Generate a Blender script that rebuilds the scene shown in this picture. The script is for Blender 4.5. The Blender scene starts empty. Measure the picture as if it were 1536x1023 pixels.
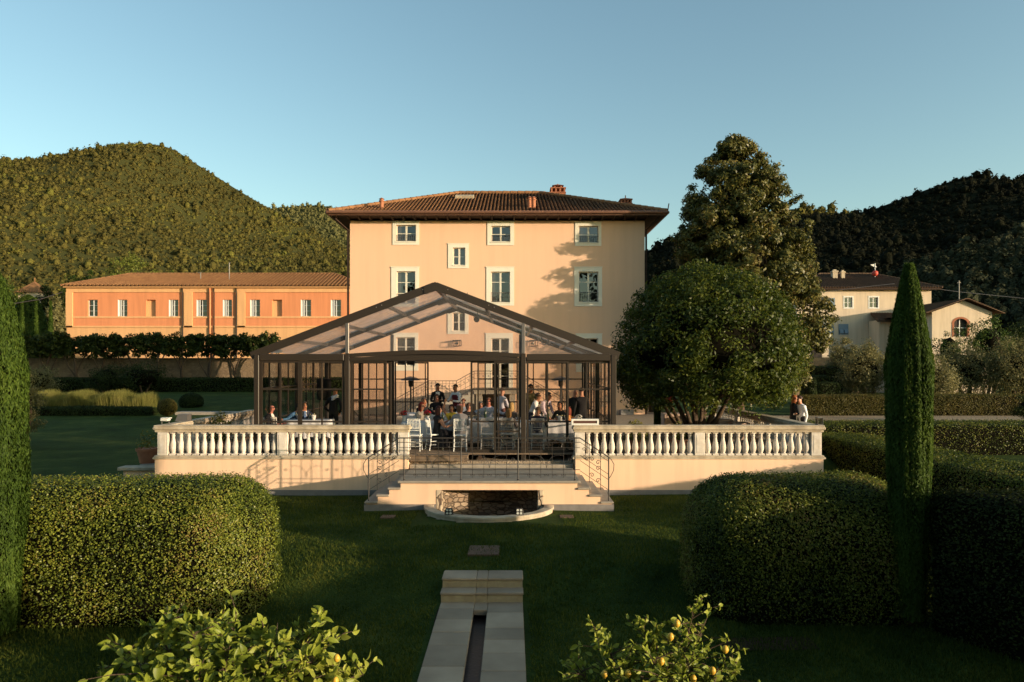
import bpy, math, random
import numpy as np
from mathutils import Vector, Matrix
random.seed(7)
rng = np.random.default_rng(11)
R = math.radians
C = bpy.context.scene.collection
SC = bpy.context.scene
# ---------------------------------------------------------------- camera model
F, CX, HY, ZC = 1050.0, 768.0, 548.0, 3.53        # focal length and horizon of the photograph in its pixels
def X(px, Y): return (px - CX) * Y / F
def Z(py, Y): return ZC - (py - HY) * Y / F

# ---------------------------------------------------------------- materials
MATS = {}
def mat(name, col, rough=.7, var=None, scale=3., col2=None, bump=0., bscale=20., spec=.3, metal=0., detail=4., streak=0.):
    m = bpy.data.materials.new(name); m.use_nodes = True
    nt = m.node_tree; n = nt.nodes; l = nt.links
    b = n['Principled BSDF']
    b.inputs['Base Color'].default_value = (*col, 1); b.inputs['Roughness'].default_value = rough
    b.inputs['Specular IOR Level'].default_value = spec; b.inputs['Metallic'].default_value = metal
    g = n.new('ShaderNodeNewGeometry')
    if var:
        t = n.new('ShaderNodeTexNoise'); t.inputs['Scale'].default_value = scale; t.inputs['Detail'].default_value = detail
        l.new(g.outputs['Position'], t.inputs['Vector'])
        cr = n.new('ShaderNodeValToRGB'); cr.color_ramp.elements[0].position = .5 - var / 2; cr.color_ramp.elements[1].position = .5 + var / 2
        cr.color_ramp.elements[0].color = (*(col2 or tuple(c * .7 for c in col)), 1); cr.color_ramp.elements[1].color = (*col, 1)
        l.new(t.outputs['Fac'], cr.inputs['Fac']); l.new(cr.outputs['Color'], b.inputs['Base Color'])
    if streak:
        mp = n.new('ShaderNodeMapping'); mp.inputs['Scale'].default_value = (2.6, 2.6, .16); l.new(g.outputs['Position'], mp.inputs['Vector'])
        ts = n.new('ShaderNodeTexNoise'); ts.inputs['Scale'].default_value = 1; ts.inputs['Detail'].default_value = 7; ts.inputs['Roughness'].default_value = .65; l.new(mp.outputs[0], ts.inputs['Vector'])
        mr = n.new('ShaderNodeMapRange'); mr.inputs['From Min'].default_value = .34; mr.inputs['From Max'].default_value = .56; mr.inputs['To Min'].default_value = 1 - streak; mr.inputs['To Max'].default_value = 1; l.new(ts.outputs['Fac'], mr.inputs['Value'])
        hs = n.new('ShaderNodeHueSaturation'); l.new(mr.outputs[0], hs.inputs['Value']); src = b.inputs['Base Color'].links[0].from_socket; l.new(src, hs.inputs['Color']); l.new(hs.outputs[0], b.inputs['Base Color'])
    if bump:
        t2 = n.new('ShaderNodeTexNoise'); t2.inputs['Scale'].default_value = bscale; t2.inputs['Detail'].default_value = 6
        l.new(g.outputs['Position'], t2.inputs['Vector'])
        bp = n.new('ShaderNodeBump'); bp.inputs['Strength'].default_value = bump; bp.inputs['Distance'].default_value = .02
        l.new(t2.outputs['Fac'], bp.inputs['Height']); l.new(bp.outputs['Normal'], b.inputs['Normal'])
    MATS[name] = m
    return m

def leafmat(name, cols, transl=.25, rough=.5, spec=.3):
    """Each leaf (mesh island) takes its own tint from a ramp of the plant's leaf colours."""
    m = bpy.data.materials.new(name); m.use_nodes = True
    nt = m.node_tree; n = nt.nodes; l = nt.links
    b = n['Principled BSDF']; out = n['Material Output']
    g = n.new('ShaderNodeNewGeometry'); cr = n.new('ShaderNodeValToRGB')
    e = cr.color_ramp.elements
    while len(e) < len(cols): e.new(.5)
    for i, c in enumerate(cols):
        e[i].position = i / max(1, len(cols) - 1); e[i].color = (*c, 1)
    tn = n.new('ShaderNodeTexNoise'); tn.inputs['Scale'].default_value = 1.1; l.new(g.outputs['Position'], tn.inputs['Vector'])
    ma = n.new('ShaderNodeMath'); ma.operation = 'MULTIPLY_ADD'; ma.inputs[1].default_value = .6
    mb = n.new('ShaderNodeMath'); mb.operation = 'MULTIPLY_ADD'; mb.inputs[1].default_value = 1.2; mb.inputs[2].default_value = -.4
    l.new(tn.outputs['Fac'], mb.inputs[0]); l.new(g.outputs['Random Per Island'], ma.inputs[0]); l.new(mb.outputs[0], ma.inputs[2])
    l.new(ma.outputs[0], cr.inputs['Fac']); l.new(cr.outputs['Color'], b.inputs['Base Color'])
    b.inputs['Roughness'].default_value = rough; b.inputs['Specular IOR Level'].default_value = spec
    tr = n.new('ShaderNodeBsdfTranslucent'); mx = n.new('ShaderNodeMixShader'); mx.inputs['Fac'].default_value = transl
    l.new(cr.outputs['Color'], tr.inputs['Color']); l.new(b.outputs[0], mx.inputs[1]); l.new(tr.outputs[0], mx.inputs[2])
    l.new(mx.outputs[0], out.inputs['Surface'])
    return m

def glassmat(name, tint=(.9, .9, .9), gloss=.12, rough=.02, diffuse=0., dcol=(.8, .8, .8)):
    m = bpy.data.materials.new(name); m.use_nodes = True
    nt = m.node_tree; n = nt.nodes; l = nt.links
    n.remove(n['Principled BSDF']); out = n['Material Output']
    t = n.new('ShaderNodeBsdfTransparent'); t.inputs['Color'].default_value = (*tint, 1)
    gl = n.new('ShaderNodeBsdfGlossy'); gl.inputs['Roughness'].default_value = rough
    fr = n.new('ShaderNodeLayerWeight'); fr.inputs['Blend'].default_value = .3
    mm = n.new('ShaderNodeMath'); mm.operation = 'MULTIPLY_ADD'; mm.inputs[1].default_value = .5; mm.inputs[2].default_value = gloss
    l.new(fr.outputs['Fresnel'], mm.inputs[0])
    mx = n.new('ShaderNodeMixShader'); l.new(mm.outputs[0], mx.inputs['Fac']); l.new(t.outputs[0], mx.inputs[1]); l.new(gl.outputs[0], mx.inputs[2])
    last = mx
    if diffuse:
        d = n.new('ShaderNodeBsdfDiffuse'); d.inputs['Color'].default_value = (*dcol, 1)
        tl = n.new('ShaderNodeBsdfTranslucent'); tl.inputs['Color'].default_value = (*dcol, 1)
        ad = n.new('ShaderNodeMixShader'); ad.inputs['Fac'].default_value = .5; l.new(d.outputs[0], ad.inputs[1]); l.new(tl.outputs[0], ad.inputs[2])
        g = n.new('ShaderNodeNewGeometry'); tn = n.new('ShaderNodeTexNoise'); tn.inputs['Scale'].default_value = 1.3; tn.inputs['Detail'].default_value = 3
        mp = n.new('ShaderNodeMath'); mp.operation = 'MULTIPLY_ADD'; mp.inputs[1].default_value = diffuse * 1.6; mp.inputs[2].default_value = diffuse * .2
        l.new(g.outputs['Position'], tn.inputs['Vector']); l.new(tn.outputs['Fac'], mp.inputs[0])
        m2 = n.new('ShaderNodeMixShader'); l.new(mp.outputs[0], m2.inputs['Fac'])
        l.new(mx.outputs[0], m2.inputs[1]); l.new(ad.outputs[0], m2.inputs[2]); last = m2
    l.new(last.outputs[0], out.inputs['Surface'])
    return m

def rubble(name, cols, mortar, scale=4., stretch=(1, 1, 1.7), bump=.8):
    m = bpy.data.materials.new(name); m.use_nodes = True
    nt = m.node_tree; n = nt.nodes; l = nt.links
    b = n['Principled BSDF']; b.inputs['Roughness'].default_value = .9; b.inputs['Specular IOR Level'].default_value = .15
    g = n.new('ShaderNodeNewGeometry'); mp = n.new('ShaderNodeMapping'); mp.inputs['Scale'].default_value = stretch
    l.new(g.outputs['Position'], mp.inputs['Vector'])
    nz = n.new('ShaderNodeTexNoise'); nz.inputs['Scale'].default_value = 3; l.new(mp.outputs[0], nz.inputs['Vector'])
    av = n.new('ShaderNodeMixRGB'); av.inputs['Fac'].default_value = .12; l.new(mp.outputs[0], av.inputs[1]); l.new(nz.outputs['Color'], av.inputs[2])
    v = n.new('ShaderNodeTexVoronoi'); v.inputs['Scale'].default_value = scale; l.new(av.outputs[0], v.inputs['Vector'])
    v2 = n.new('ShaderNodeTexVoronoi'); v2.feature = 'DISTANCE_TO_EDGE'; v2.inputs['Scale'].default_value = scale; l.new(av.outputs[0], v2.inputs['Vector'])
    cr = n.new('ShaderNodeValToRGB'); e = cr.color_ramp.elements
    while len(e) < len(cols): e.new(.5)
    for i, c in enumerate(cols): e[i].position = i / (len(cols) - 1); e[i].color = (*c, 1)
    sp = n.new('ShaderNodeSeparateColor'); l.new(v.outputs['Color'], sp.inputs[0]); l.new(sp.outputs[0], cr.inputs['Fac'])
    st = n.new('ShaderNodeMapRange'); st.inputs['From Min'].default_value = .02; st.inputs['From Max'].default_value = .09; l.new(v2.outputs['Distance'], st.inputs['Value'])
    mx = n.new('ShaderNodeMixRGB'); mx.inputs[1].default_value = (*mortar, 1); l.new(st.outputs[0], mx.inputs['Fac']); l.new(cr.outputs['Color'], mx.inputs[2])
    l.new(mx.outputs[0], b.inputs['Base Color'])
    ad = n.new('ShaderNodeMath'); ad.operation = 'ADD'; l.new(st.outputs[0], ad.inputs[0]); l.new(nz.outputs['Fac'], ad.inputs[1])
    bp = n.new('ShaderNodeBump'); bp.inputs['Strength'].default_value = bump; bp.inputs['Distance'].default_value = .04
    l.new(ad.outputs[0], bp.inputs['Height']); l.new(bp.outputs['Normal'], b.inputs['Normal'])
    return m

M = dict(
    villa=mat('villa_stucco', (.70, .448, .302), .9, .7, .35, (.665, .428, .285), .15, 60, spec=.1, streak=0.05),
    wall=mat('terrace_stucco', (0.841, 0.567, 0.386), .9, .6, .9, (0.792, 0.523, 0.348), .15, 60, spec=.1, streak=0.12),
    trim=mat('window_trim', (0.688, 0.640, 0.544), .8, .6, 3, (0.640, 0.584, 0.480), spec=.15),
    stone=mat('pale_limestone', (0.710, 0.644, 0.578), .85, .5, 7, (0.538, 0.460, 0.386), .35, 45, spec=.15, streak=0.25),
    stone_cap=mat('capping_limestone', (0.547, 0.459, 0.346), .85, .5, 5, (0.383, 0.300, 0.211), .35, 40, spec=.15, streak=0.3),
    plinth=mat('grey_stone_plinth', (.23, .21, .20), .85, .5, 6, (.16, .145, .135), .2, 40),
    step=mat('step_stone', (0.336, 0.288, 0.232), .85, .5, 6, (0.240, 0.200, 0.160), .3, 40),
    paving=None,
    iron=mat('wrought_iron', (.028, .024, .022), .55, spec=.4),
    bronze=mat('bronze_aluminium', (0.027, 0.019, 0.013), .45, spec=.4),
    steel=mat('grey_aluminium', (.20, .18, .17), .4, spec=.5, metal=.6),
    deck=mat('deck_boards', (.20, .14, .095), .8, .5, 5, (.13, .09, .06), .2, 30),
    tile=mat('clay_tile', (.30, .145, .065), .9, .55, 2.3, (.15, .075, .04), .4, 14, spec=.1, detail=8),
    tile2=mat('weathered_barrel_tile', (0.288, 0.147, 0.067), .9, .6, 1.3, (0.173, 0.082, 0.040), .4, 9, spec=.1, detail=8),
    pan=mat('roof_channel_shade', (.10, .05, .028), .95, .6, 1.3, (.06, .03, .018), .4, 9, spec=.05),  # shade between the tile rolls put into a darker channel colour
    tile3=mat('dark_barrel_tile', (.12, .075, .05), .9, .6, 1.3, (.07, .045, .03), .4, 9, spec=.1, detail=8),
    wood=mat('dark_eave_timber', (0.051, 0.027, 0.017), .8, .5, 5, (0.030, 0.017, 0.011)),
    copper=mat('gutter_copper', (.16, .075, .045), .55, .5, 4, (.11, .05, .03), spec=.4),
    brick=mat('chimney_brick', (.36, .13, .065), .9, .5, 9, (.22, .085, .05), .4, 30),
    terra=mat('terracotta', (.42, .17, .09), .85, .5, 8, (.30, .12, .065)),
    salmon=mat('salmon_stucco', (0.640, 0.254, 0.120), .9, .6, .25, (0.592, 0.225, 0.106), .1, 30, spec=.1, streak=0.12),
    peach=mat('peach_stucco', (0.672, 0.383, 0.188), .9, .6, .3, (0.624, 0.341, 0.161), .1, 30, spec=.1, streak=0.12),
    cream=mat('cream_stucco', (0.594, 0.484, 0.367), .9, .6, .3, (0.534, 0.423, 0.314), .1, 30, spec=.1, streak=0.16),
    white=mat('white_paint', (0.640, 0.624, 0.592), .5, spec=.4),
    blue=mat('blue_shutter', (.15, .20, .25), .7, spec=.2),
    darkroom=mat('room_interior', (.035, .028, .024), .9),
    dark=mat('black_cloth', (.012, .011, .012), .85, spec=.2),
    curtain=mat('net_curtain', (0.496, 0.416, 0.360), .9, .4, 12, (0.400, 0.336, 0.288)),
    bark=mat('tree_bark', (.11, .075, .05), .95, .6, 8, (.05, .035, .025), .8, 25, spec=.1),
    soil=mat('bare_soil', (.05, .032, .02), .95, .6, 4, (.03, .02, .013), .5, 20, spec=.05),
    linen=mat('white_linen', (0.640, 0.632, 0.640), .85, .4, 6, (0.592, 0.584, 0.600), spec=.15),
    chairw=mat('white_lacquer', (0.656, 0.640, 0.608), .4, spec=.4),
    glassware=glassmat('drinking_glass', (.93, .93, .93), .25, .03),
    green_glass=mat('bottle_glass', (.02, .05, .025), .15, spec=.6),
    red=mat('red_petals', (.45, .02, .03), .7),
    lemon=mat('lemon_peel', (.62, .38, .045), .45, .5, 20, (.52, .30, .03), .15, 120, spec=.4),
    lampglass=glassmat('lamp_glass', (.55, .52, .5), .2, .1),
    boxdark=mat('brown_grille', (.09, .04, .03), .6),
    pane=glassmat('window_glass', (.55, .57, .60), .12, .01),
    panel=glassmat('pavilion_glass', (.84, .81, .79), .03, .02),
    film=glassmat('clear_pvc_gable', (.92, .88, .88), .02, .06, .09, (.85, .78, .76)),
    roof_film=glassmat('clear_pvc_roof', (.82, .80, .78), .05, .10, .38, (.80, .78, .75)),
    rubble=rubble('niche_rubble', [(.20, .14, .095), (.30, .215, .15), (.15, .115, .09), (.36, .27, .19), (.24, .19, .14)], (.145, .105, .075), 6.2, (1, 1, 2.0), 1.0),
    rubble_wall=rubble('garden_wall_rubble', [(0.186, 0.130, 0.081), (0.236, 0.167, 0.105), (0.149, 0.105, 0.068)], (0.167, 0.118, 0.074), 3.0, bump=.4),
    jamb=rubble('jamb_stone', [(.45, .36, .26), (.58, .47, .34), (.36, .28, .2)], (.16, .11, .08), 5.0, (1, 1, .9)),
)

# ---------------------------------------------------------------- mesh helpers
class MB:
    def __init__(s): s.v = []; s.f = []; s.m = []; s.cur = 0
    def add(s, vs, fs):
        o = len(s.v); s.v += [tuple(p) for p in vs]
        for f in fs: s.f.append(tuple(i + o for i in f)); s.m.append(s.cur)
        return s
    def quad(s, *p): return s.add(p, [tuple(range(len(p)))])
    def box(s, x0, x1, y0, y1, z0, z1):
        return s.add([(x0, y0, z0), (x1, y0, z0), (x1, y1, z0), (x0, y1, z0), (x0, y0, z1), (x1, y0, z1), (x1, y1, z1), (x0, y1, z1)],
                     [(0, 3, 2, 1), (4, 5, 6, 7), (0, 1, 5, 4), (1, 2, 6, 5), (2, 3, 7, 6), (3, 0, 4, 7)])
    def bbox(s, x0, x1, y0, y1, z0, z1, b=.01):
        """box with chamfered top/bottom and vertical edges"""
        ring = lambda z, i: [(x0 + i + b, y0 + i, z), (x1 - i - b, y0 + i, z), (x1 - i, y0 + i + b, z), (x1 - i, y1 - i - b, z),
                             (x1 - i - b, y1 - i, z), (x0 + i + b, y1 - i, z), (x0 + i, y1 - i - b, z), (x0 + i, y0 + i + b, z)]
        rs = [ring(z0, b), ring(z0 + b, 0), ring(z1 - b, 0), ring(z1, b)]
        vs = sum(rs, []); fs = []
        for k in range(3):
            for i in range(8): j = (i + 1) % 8; fs.append((k * 8 + i, k * 8 + j, k * 8 + 8 + j, k * 8 + 8 + i))
        fs.append(tuple(range(7, -1, -1))); fs.append(tuple(range(24, 32)))
        return s.add(vs, fs)
    def tube(s, pts, r, n=6, cap=True):
        pts = [Vector(p) for p in pts]; L = len(pts)
        rr = r if isinstance(r, (list, tuple)) else [r] * L
        vs = []; fs = []; up = None
        for i, p in enumerate(pts):
            d = (pts[min(i + 1, L - 1)] - pts[max(i - 1, 0)])
            if d.length < 1e-9: d = Vector((0, 0, 1))
            d.normalize()
            if up is None: up = Vector((0, 0, 1)) if abs(d.z) < .9 else Vector((1, 0, 0))
            a = d.cross(up)
            if a.length < 1e-6: a = d.cross(Vector((0, 1, 0)))
            a.normalize(); b = a.cross(d); up = b
            for k in range(n):
                t = 2 * math.pi * k / n; vs.append(p + a * math.cos(t) * rr[i] + b * math.sin(t) * rr[i])
        for i in range(L - 1):
            for k in range(n):
                j = (k + 1) % n; fs.append((i * n + k, i * n + j, (i + 1) * n + j, (i + 1) * n + k))
        if cap: fs.append(tuple(range(n - 1, -1, -1))); fs.append(tuple((L - 1) * n + k for k in range(n)))
        return s.add(vs, fs)
    def beam(s, p0, p1, w, h, up=(0, 0, 1)):
        """rectangular bar from p0 to p1, w across and h along up"""
        p0, p1 = Vector(p0), Vector(p1); d = (p1 - p0).normalized(); a = d.cross(Vector(up)).normalized(); u = a.cross(d).normalized()
        a *= w / 2; u *= h / 2
        vs = [p0 - a - u, p0 + a - u, p0 + a + u, p0 - a + u, p1 - a - u, p1 + a - u, p1 + a + u, p1 - a + u]
        return s.add(vs, [(0, 1, 2, 3), (7, 6, 5, 4), (0, 4, 5, 1), (1, 5, 6, 2), (2, 6, 7, 3), (3, 7, 4, 0)])
    def lathe(s, prof, c=(0, 0, 0), n=12, sx=1, sy=1):
        vs = []; fs = []; P = len(prof)
        for r, z in prof:
            for k in range(n): t = 2 * math.pi * k / n; vs.append((c[0] + r * math.cos(t) * sx, c[1] + r * math.sin(t) * sy, c[2] + z))
        for i in range(P - 1):
            for k in range(n): j = (k + 1) % n; fs.append((i * n + k, i * n + j, (i + 1) * n + j, (i + 1) * n + k))
        fs.append(tuple(range(n - 1, -1, -1))); fs.append(tuple((P - 1) * n + k for k in range(n)))
        return s.add(vs, fs)
    def extrude(s, poly, axis, a, b):
        """polygon of 2-D points swept along an axis ('x': (y,z) points, 'y': (x,z), 'z': (x,y))"""
        def p(q, t): return {'x': (t, q[0], q[1]), 'y': (q[0], t, q[1]), 'z': (q[0], q[1], t)}[axis]
        n = len(poly); vs = [p(q, a) for q in poly] + [p(q, b) for q in poly]
        return s.add(vs, [tuple(range(n - 1, -1, -1)), tuple(range(n, 2 * n))] + [(i, (i + 1) % n, n + (i + 1) % n, n + i) for i in range(n)])
    def build(s, name, m, parent=None, smooth=None, fix=True):
        me = bpy.data.meshes.new(name)
        off = Vector((0, 0, 0)); par = parent
        while par is not None: off += par.location; par = par.parent
        me.from_pydata([(p[0] - off.x, p[1] - off.y, p[2] - off.z) for p in s.v], [], s.f)
        for x in (m if isinstance(m, (list, tuple)) else [m]): me.materials.append(x)
        me.polygons.foreach_set('material_index', s.m)
        if fix:
            import bmesh
            bm = bmesh.new(); bm.from_mesh(me); bmesh.ops.recalc_face_normals(bm, faces=bm.faces); bm.to_mesh(me); bm.free()
        if smooth is not None:
            me.polygons.foreach_set('use_smooth', [True] * len(me.polygons)); me.set_sharp_from_angle(angle=R(smooth))
        o = bpy.data.objects.new(name, me); C.objects.link(o)
        if parent is not None: o.parent = parent
        return o

def build_np(name, V, groups, mats, parent=None, smooth=False):
    """V (n,3) array; groups = list of (faces array (k,m), material index)"""
    V = np.asarray(V, dtype=np.float32); off = Vector((0, 0, 0)); par = parent
    while par is not None: off += par.location; par = par.parent
    V = V - np.array(off[:], dtype=np.float32)
    me = bpy.data.meshes.new(name)
    me.vertices.add(len(V)); me.vertices.foreach_set('co', V.ravel())
    loops = np.concatenate([np.asarray(f, dtype=np.int32).ravel() for f, _ in groups])
    tot = np.concatenate([np.full(len(f), f.shape[1], dtype=np.int32) for f, _ in groups])
    st = np.concatenate([[0], np.cumsum(tot)[:-1]]).astype(np.int32)
    mi = np.concatenate([np.full(len(f), i, dtype=np.int32) for f, i in groups])
    me.loops.add(len(loops)); me.loops.foreach_set('vertex_index', loops)
    me.polygons.add(len(tot)); me.polygons.foreach_set('loop_start', st); me.polygons.foreach_set('material_index', mi)
    if smooth: me.polygons.foreach_set('use_smooth', np.ones(len(tot), dtype=bool))
    for m in mats: me.materials.append(m)
    me.update(calc_edges=True); me.validate()
    o = bpy.data.objects.new(name, me); C.objects.link(o)
    if parent is not None: o.parent = parent
    return o

def tag(o, label=None, cat=None, group=None, kind=None):
    if label: o['label'] = label
    if cat: o['category'] = cat
    if group: o['group'] = group
    if kind: o['kind'] = kind
    return o
def thing(name, label, cat, loc=(0, 0, 0), rz=0., group=None):
    o = bpy.data.objects.new(name, None); C.objects.link(o); o.empty_display_size = .2
    o.location = loc; o.rotation_euler = (0, 0, rz)
    return tag(o, label, cat, group)
def copy_tree(o, parent=None):
    c = o.copy(); C.objects.link(c)
    if parent is not None: c.parent = parent
    for ch in list(o.children): copy_tree(ch, c)
    return c

# ---------------------------------------------------------------- foliage helpers
def leaves(P, N, size, aspect=.5, jit=.6, fold=.25, upbias=0., along=None):
    """One folded kite per point P, its plane turned towards N with random tilt. Returns vertices and quads."""
    n = len(P); size = np.broadcast_to(size, (n,))[:, None]
    N = N + rng.normal(0, jit, (n, 3)); N[:, 2] += upbias
    N /= np.linalg.norm(N, axis=1, keepdims=True) + 1e-9
    T = rng.normal(0, 1, (n, 3)) if along is None else along + rng.normal(0, .35, (n, 3))
    T -= N * np.sum(T * N, axis=1, keepdims=True); T /= np.linalg.norm(T, axis=1, keepdims=True) + 1e-9
    B = np.cross(N, T)
    a = P - T * size * .5; d = P + T * size * .5 - N * size * .08
    b = P - T * size * .05 + B * size * aspect * .5 + N * size * fold * .3; c = P - T * size * .05 - B * size * aspect * .5 + N * size * fold * .3
    V = np.stack([a, b, d, c], axis=1).reshape(-1, 3)
    Fq = np.arange(n * 4, dtype=np.int32).reshape(-1, 4)
    return V, Fq
def ico(sub):
    import bmesh
    bm = bmesh.new(); bmesh.ops.create_icosphere(bm, subdivisions=sub, radius=1)
    V = np.array([v.co[:] for v in bm.verts]); Fc = np.array([[v.index for v in f.verts] for f in bm.faces], dtype=np.int32); bm.free()
    return V, Fc
ICO1, ICO2, ICO3 = ico(1), ico(2), ico(3)
def lownoise(P, s, seed=0):
    """cheap smooth pseudo-noise in about -1..1"""
    r = np.random.default_rng(seed); out = np.zeros(len(P))
    for k in range(6):
        d = r.normal(0, 1, 3); d /= np.linalg.norm(d); ph = r.uniform(0, 6.28); out += np.sin(P @ d * s * (1 + .35 * k) + ph) / (1 + .3 * k)
    return out / 3.2
def join(parts):
    """parts: list of (V, F, mat index) -> V, groups"""
    Vs = []; gs = []; o = 0
    for V, Fc, m in parts: Vs.append(V); gs.append((Fc + o, m)); o += len(V)
    return np.concatenate(Vs), gs
def round_box(x0, x1, y0, y1, z0, z1, r, n):
    """random points and normals on a box with rounded edges"""
    lo = np.array([x0, y0, z0]); hi = np.array([x1, y1, z1]); s = hi - lo
    ar = np.array([s[1] * s[2], s[1] * s[2], s[0] * s[2], s[0] * s[2], s[0] * s[1]])          # -x +x -y +y +z
    fc = rng.choice(5, n, p=ar / ar.sum()); P = lo + rng.random((n, 3)) * s
    for k, (ax, v) in enumerate(((0, x0), (0, x1), (1, y0), (1, y1), (2, z1))): P[fc == k, ax] = v
    lo2 = lo + r; hi2 = hi - r; lo2[2] = z0
    return snap_round(P, lo2, hi2, r)
def snap_round(P, lo2, hi2, r):
    c = np.clip(P, lo2, np.maximum(hi2, lo2)); d = P - c; L = np.linalg.norm(d, axis=1, keepdims=True); Nn = d / (L + 1e-9)
    return c + Nn * r, Nn
def rbox_core(x0, x1, y0, y1, z0, z1, r, k=10):
    """closed lattice of the same rounded box"""
    V = []; Fc = []
    g = np.linspace(0, 1, k)
    def face(f):
        o = len(V)
        for a in g:
            for b in g: V.append(f(a, b))
        for i in range(k - 1):
            for j in range(k - 1): q = o + i * k + j; Fc.append((q, q + k, q + k + 1, q + 1))
    lx, ly, lz = x1 - x0, y1 - y0, z1 - z0
    face(lambda a, b: (x0 + a * lx, y0, z0 + b * lz)); face(lambda a, b: (x0 + a * lx, y1, z0 + b * lz))
    face(lambda a, b: (x0, y0 + a * ly, z0 + b * lz)); face(lambda a, b: (x1, y0 + a * ly, z0 + b * lz)); face(lambda a, b: (x0 + a * lx, y0 + b * ly, z1))
    P = np.array(V); lo2 = np.array([x0 + r, y0 + r, z0]); hi2 = np.array([x1 - r, y1 - r, z1 - r])
    Q, _ = snap_round(P, lo2, hi2, r)
    return Q, np.array(Fc, dtype=np.int32)
# ================================================================ camera, sun and sky
cam_d = bpy.data.cameras.new('camera'); cam = bpy.data.objects.new('camera', cam_d); C.objects.link(cam)
cam.location = (0, 0, ZC); cam.rotation_euler = (R(90), 0, 0)
cam_d.sensor_width = 36; cam_d.lens = 36 * F / 1536; cam_d.shift_y = (HY - 511.5) / 1536; cam_d.clip_end = 9000; cam_d.clip_start = .1
SC.camera = cam
SUN_AZ, SUN_EL = 62.0, 7.4              # degrees: azimuth to the right of straight behind the camera, and height
w = bpy.data.worlds.new('World'); SC.world = w; w.use_nodes = True
nt = w.node_tree; bg = nt.nodes['Background']; sky = nt.nodes.new('ShaderNodeTexSky'); sky.sky_type = 'NISHITA'; sky.sun_disc = False
sky.sun_elevation = R(SUN_EL); sky.sun_rotation = R(180 - SUN_AZ); sky.air_density = 1.0; sky.dust_density = 1.6; sky.ozone_density = .4; sky.altitude = 100
tint = nt.nodes.new('ShaderNodeMixRGB'); tint.blend_type = 'MULTIPLY'; tint.inputs['Fac'].default_value = 1; tint.inputs[2].default_value = (.75, .94, .985, 1)
nt.links.new(sky.outputs[0], tint.inputs[1]); nt.links.new(tint.outputs[0], bg.inputs[0]); bg.inputs[1].default_value = .15
ld = bpy.data.lights.new('sun', 'SUN'); ld.energy = 3.75; ld.angle = R(.55); ld.color = (1.0, .80, .56)
sun = bpy.data.objects.new('sun', ld); C.objects.link(sun)
sdir = Vector((math.sin(R(SUN_AZ)) * math.cos(R(SUN_EL)), -math.cos(R(SUN_AZ)) * math.cos(R(SUN_EL)), math.sin(R(SUN_EL))))
sun.rotation_euler = (-sdir).to_track_quat('-Z', 'Y').to_euler()
SC.view_settings.view_transform = 'Standard'; SC.view_settings.look = 'None'; SC.view_settings.gamma = 1; SC.view_settings.exposure = .95
cy = SC.cycles; SC.render.engine = 'CYCLES'
cy.use_denoising = True; cy.max_bounces = 8; cy.transparent_max_bounces = 24; cy.diffuse_bounces = 3; cy.glossy_bounces = 3; cy.sample_clamp_indirect = 6
cy.caustics_reflective = False; cy.caustics_refractive = False

# ================================================================ ground, path
TX0, TX1, TY, TZ = -9.75, 8.5, 19.1, .87          # terrace: left, right, front, level
def ground_z(x, y):
    def ss(a, b, t): t = np.clip((t - a) / (b - a), 0, 1); return t * t * (3 - 2 * t)
    z = -.34 * (1 - ss(11.2, 12.5, y)) + 1.1 * ss(32, 56, y) * ss(-8, -14, x) + .5 * ss(40, 70, y) * ss(5, 14, x)
    z = z + .9 * ss(20.5, 23.5, y) * ss(7.8, 8.6, x) * ss(11.0, 9.9, x)
    return z + .025 * np.sin(x * .9 + y * .5) * ss(9, 14, y) * ss(21, 18, y)
gx = np.unique(np.concatenate([np.linspace(-12, 12.5, 99), np.linspace(-60, 60, 61), np.array([-3000, -1500, -700, -300, -150, -90, 90, 150, 300, 700, 1500, 3000])]))
gy = np.unique(np.concatenate([np.linspace(-10, 30, 121), np.linspace(30, 80, 51), np.array([-300, -100, -40, 100, 140, 200, 300, 500, 800, 1400, 3000])]))
GX, GY = np.meshgrid(gx, gy); PV = np.stack([GX.ravel(), GY.ravel(), ground_z(GX.ravel(), GY.ravel())], 1)
nx, ny = len(gx), len(gy); ii, jj = np.meshgrid(np.arange(nx - 1), np.arange(ny - 1)); q = (jj * nx + ii).ravel()
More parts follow.
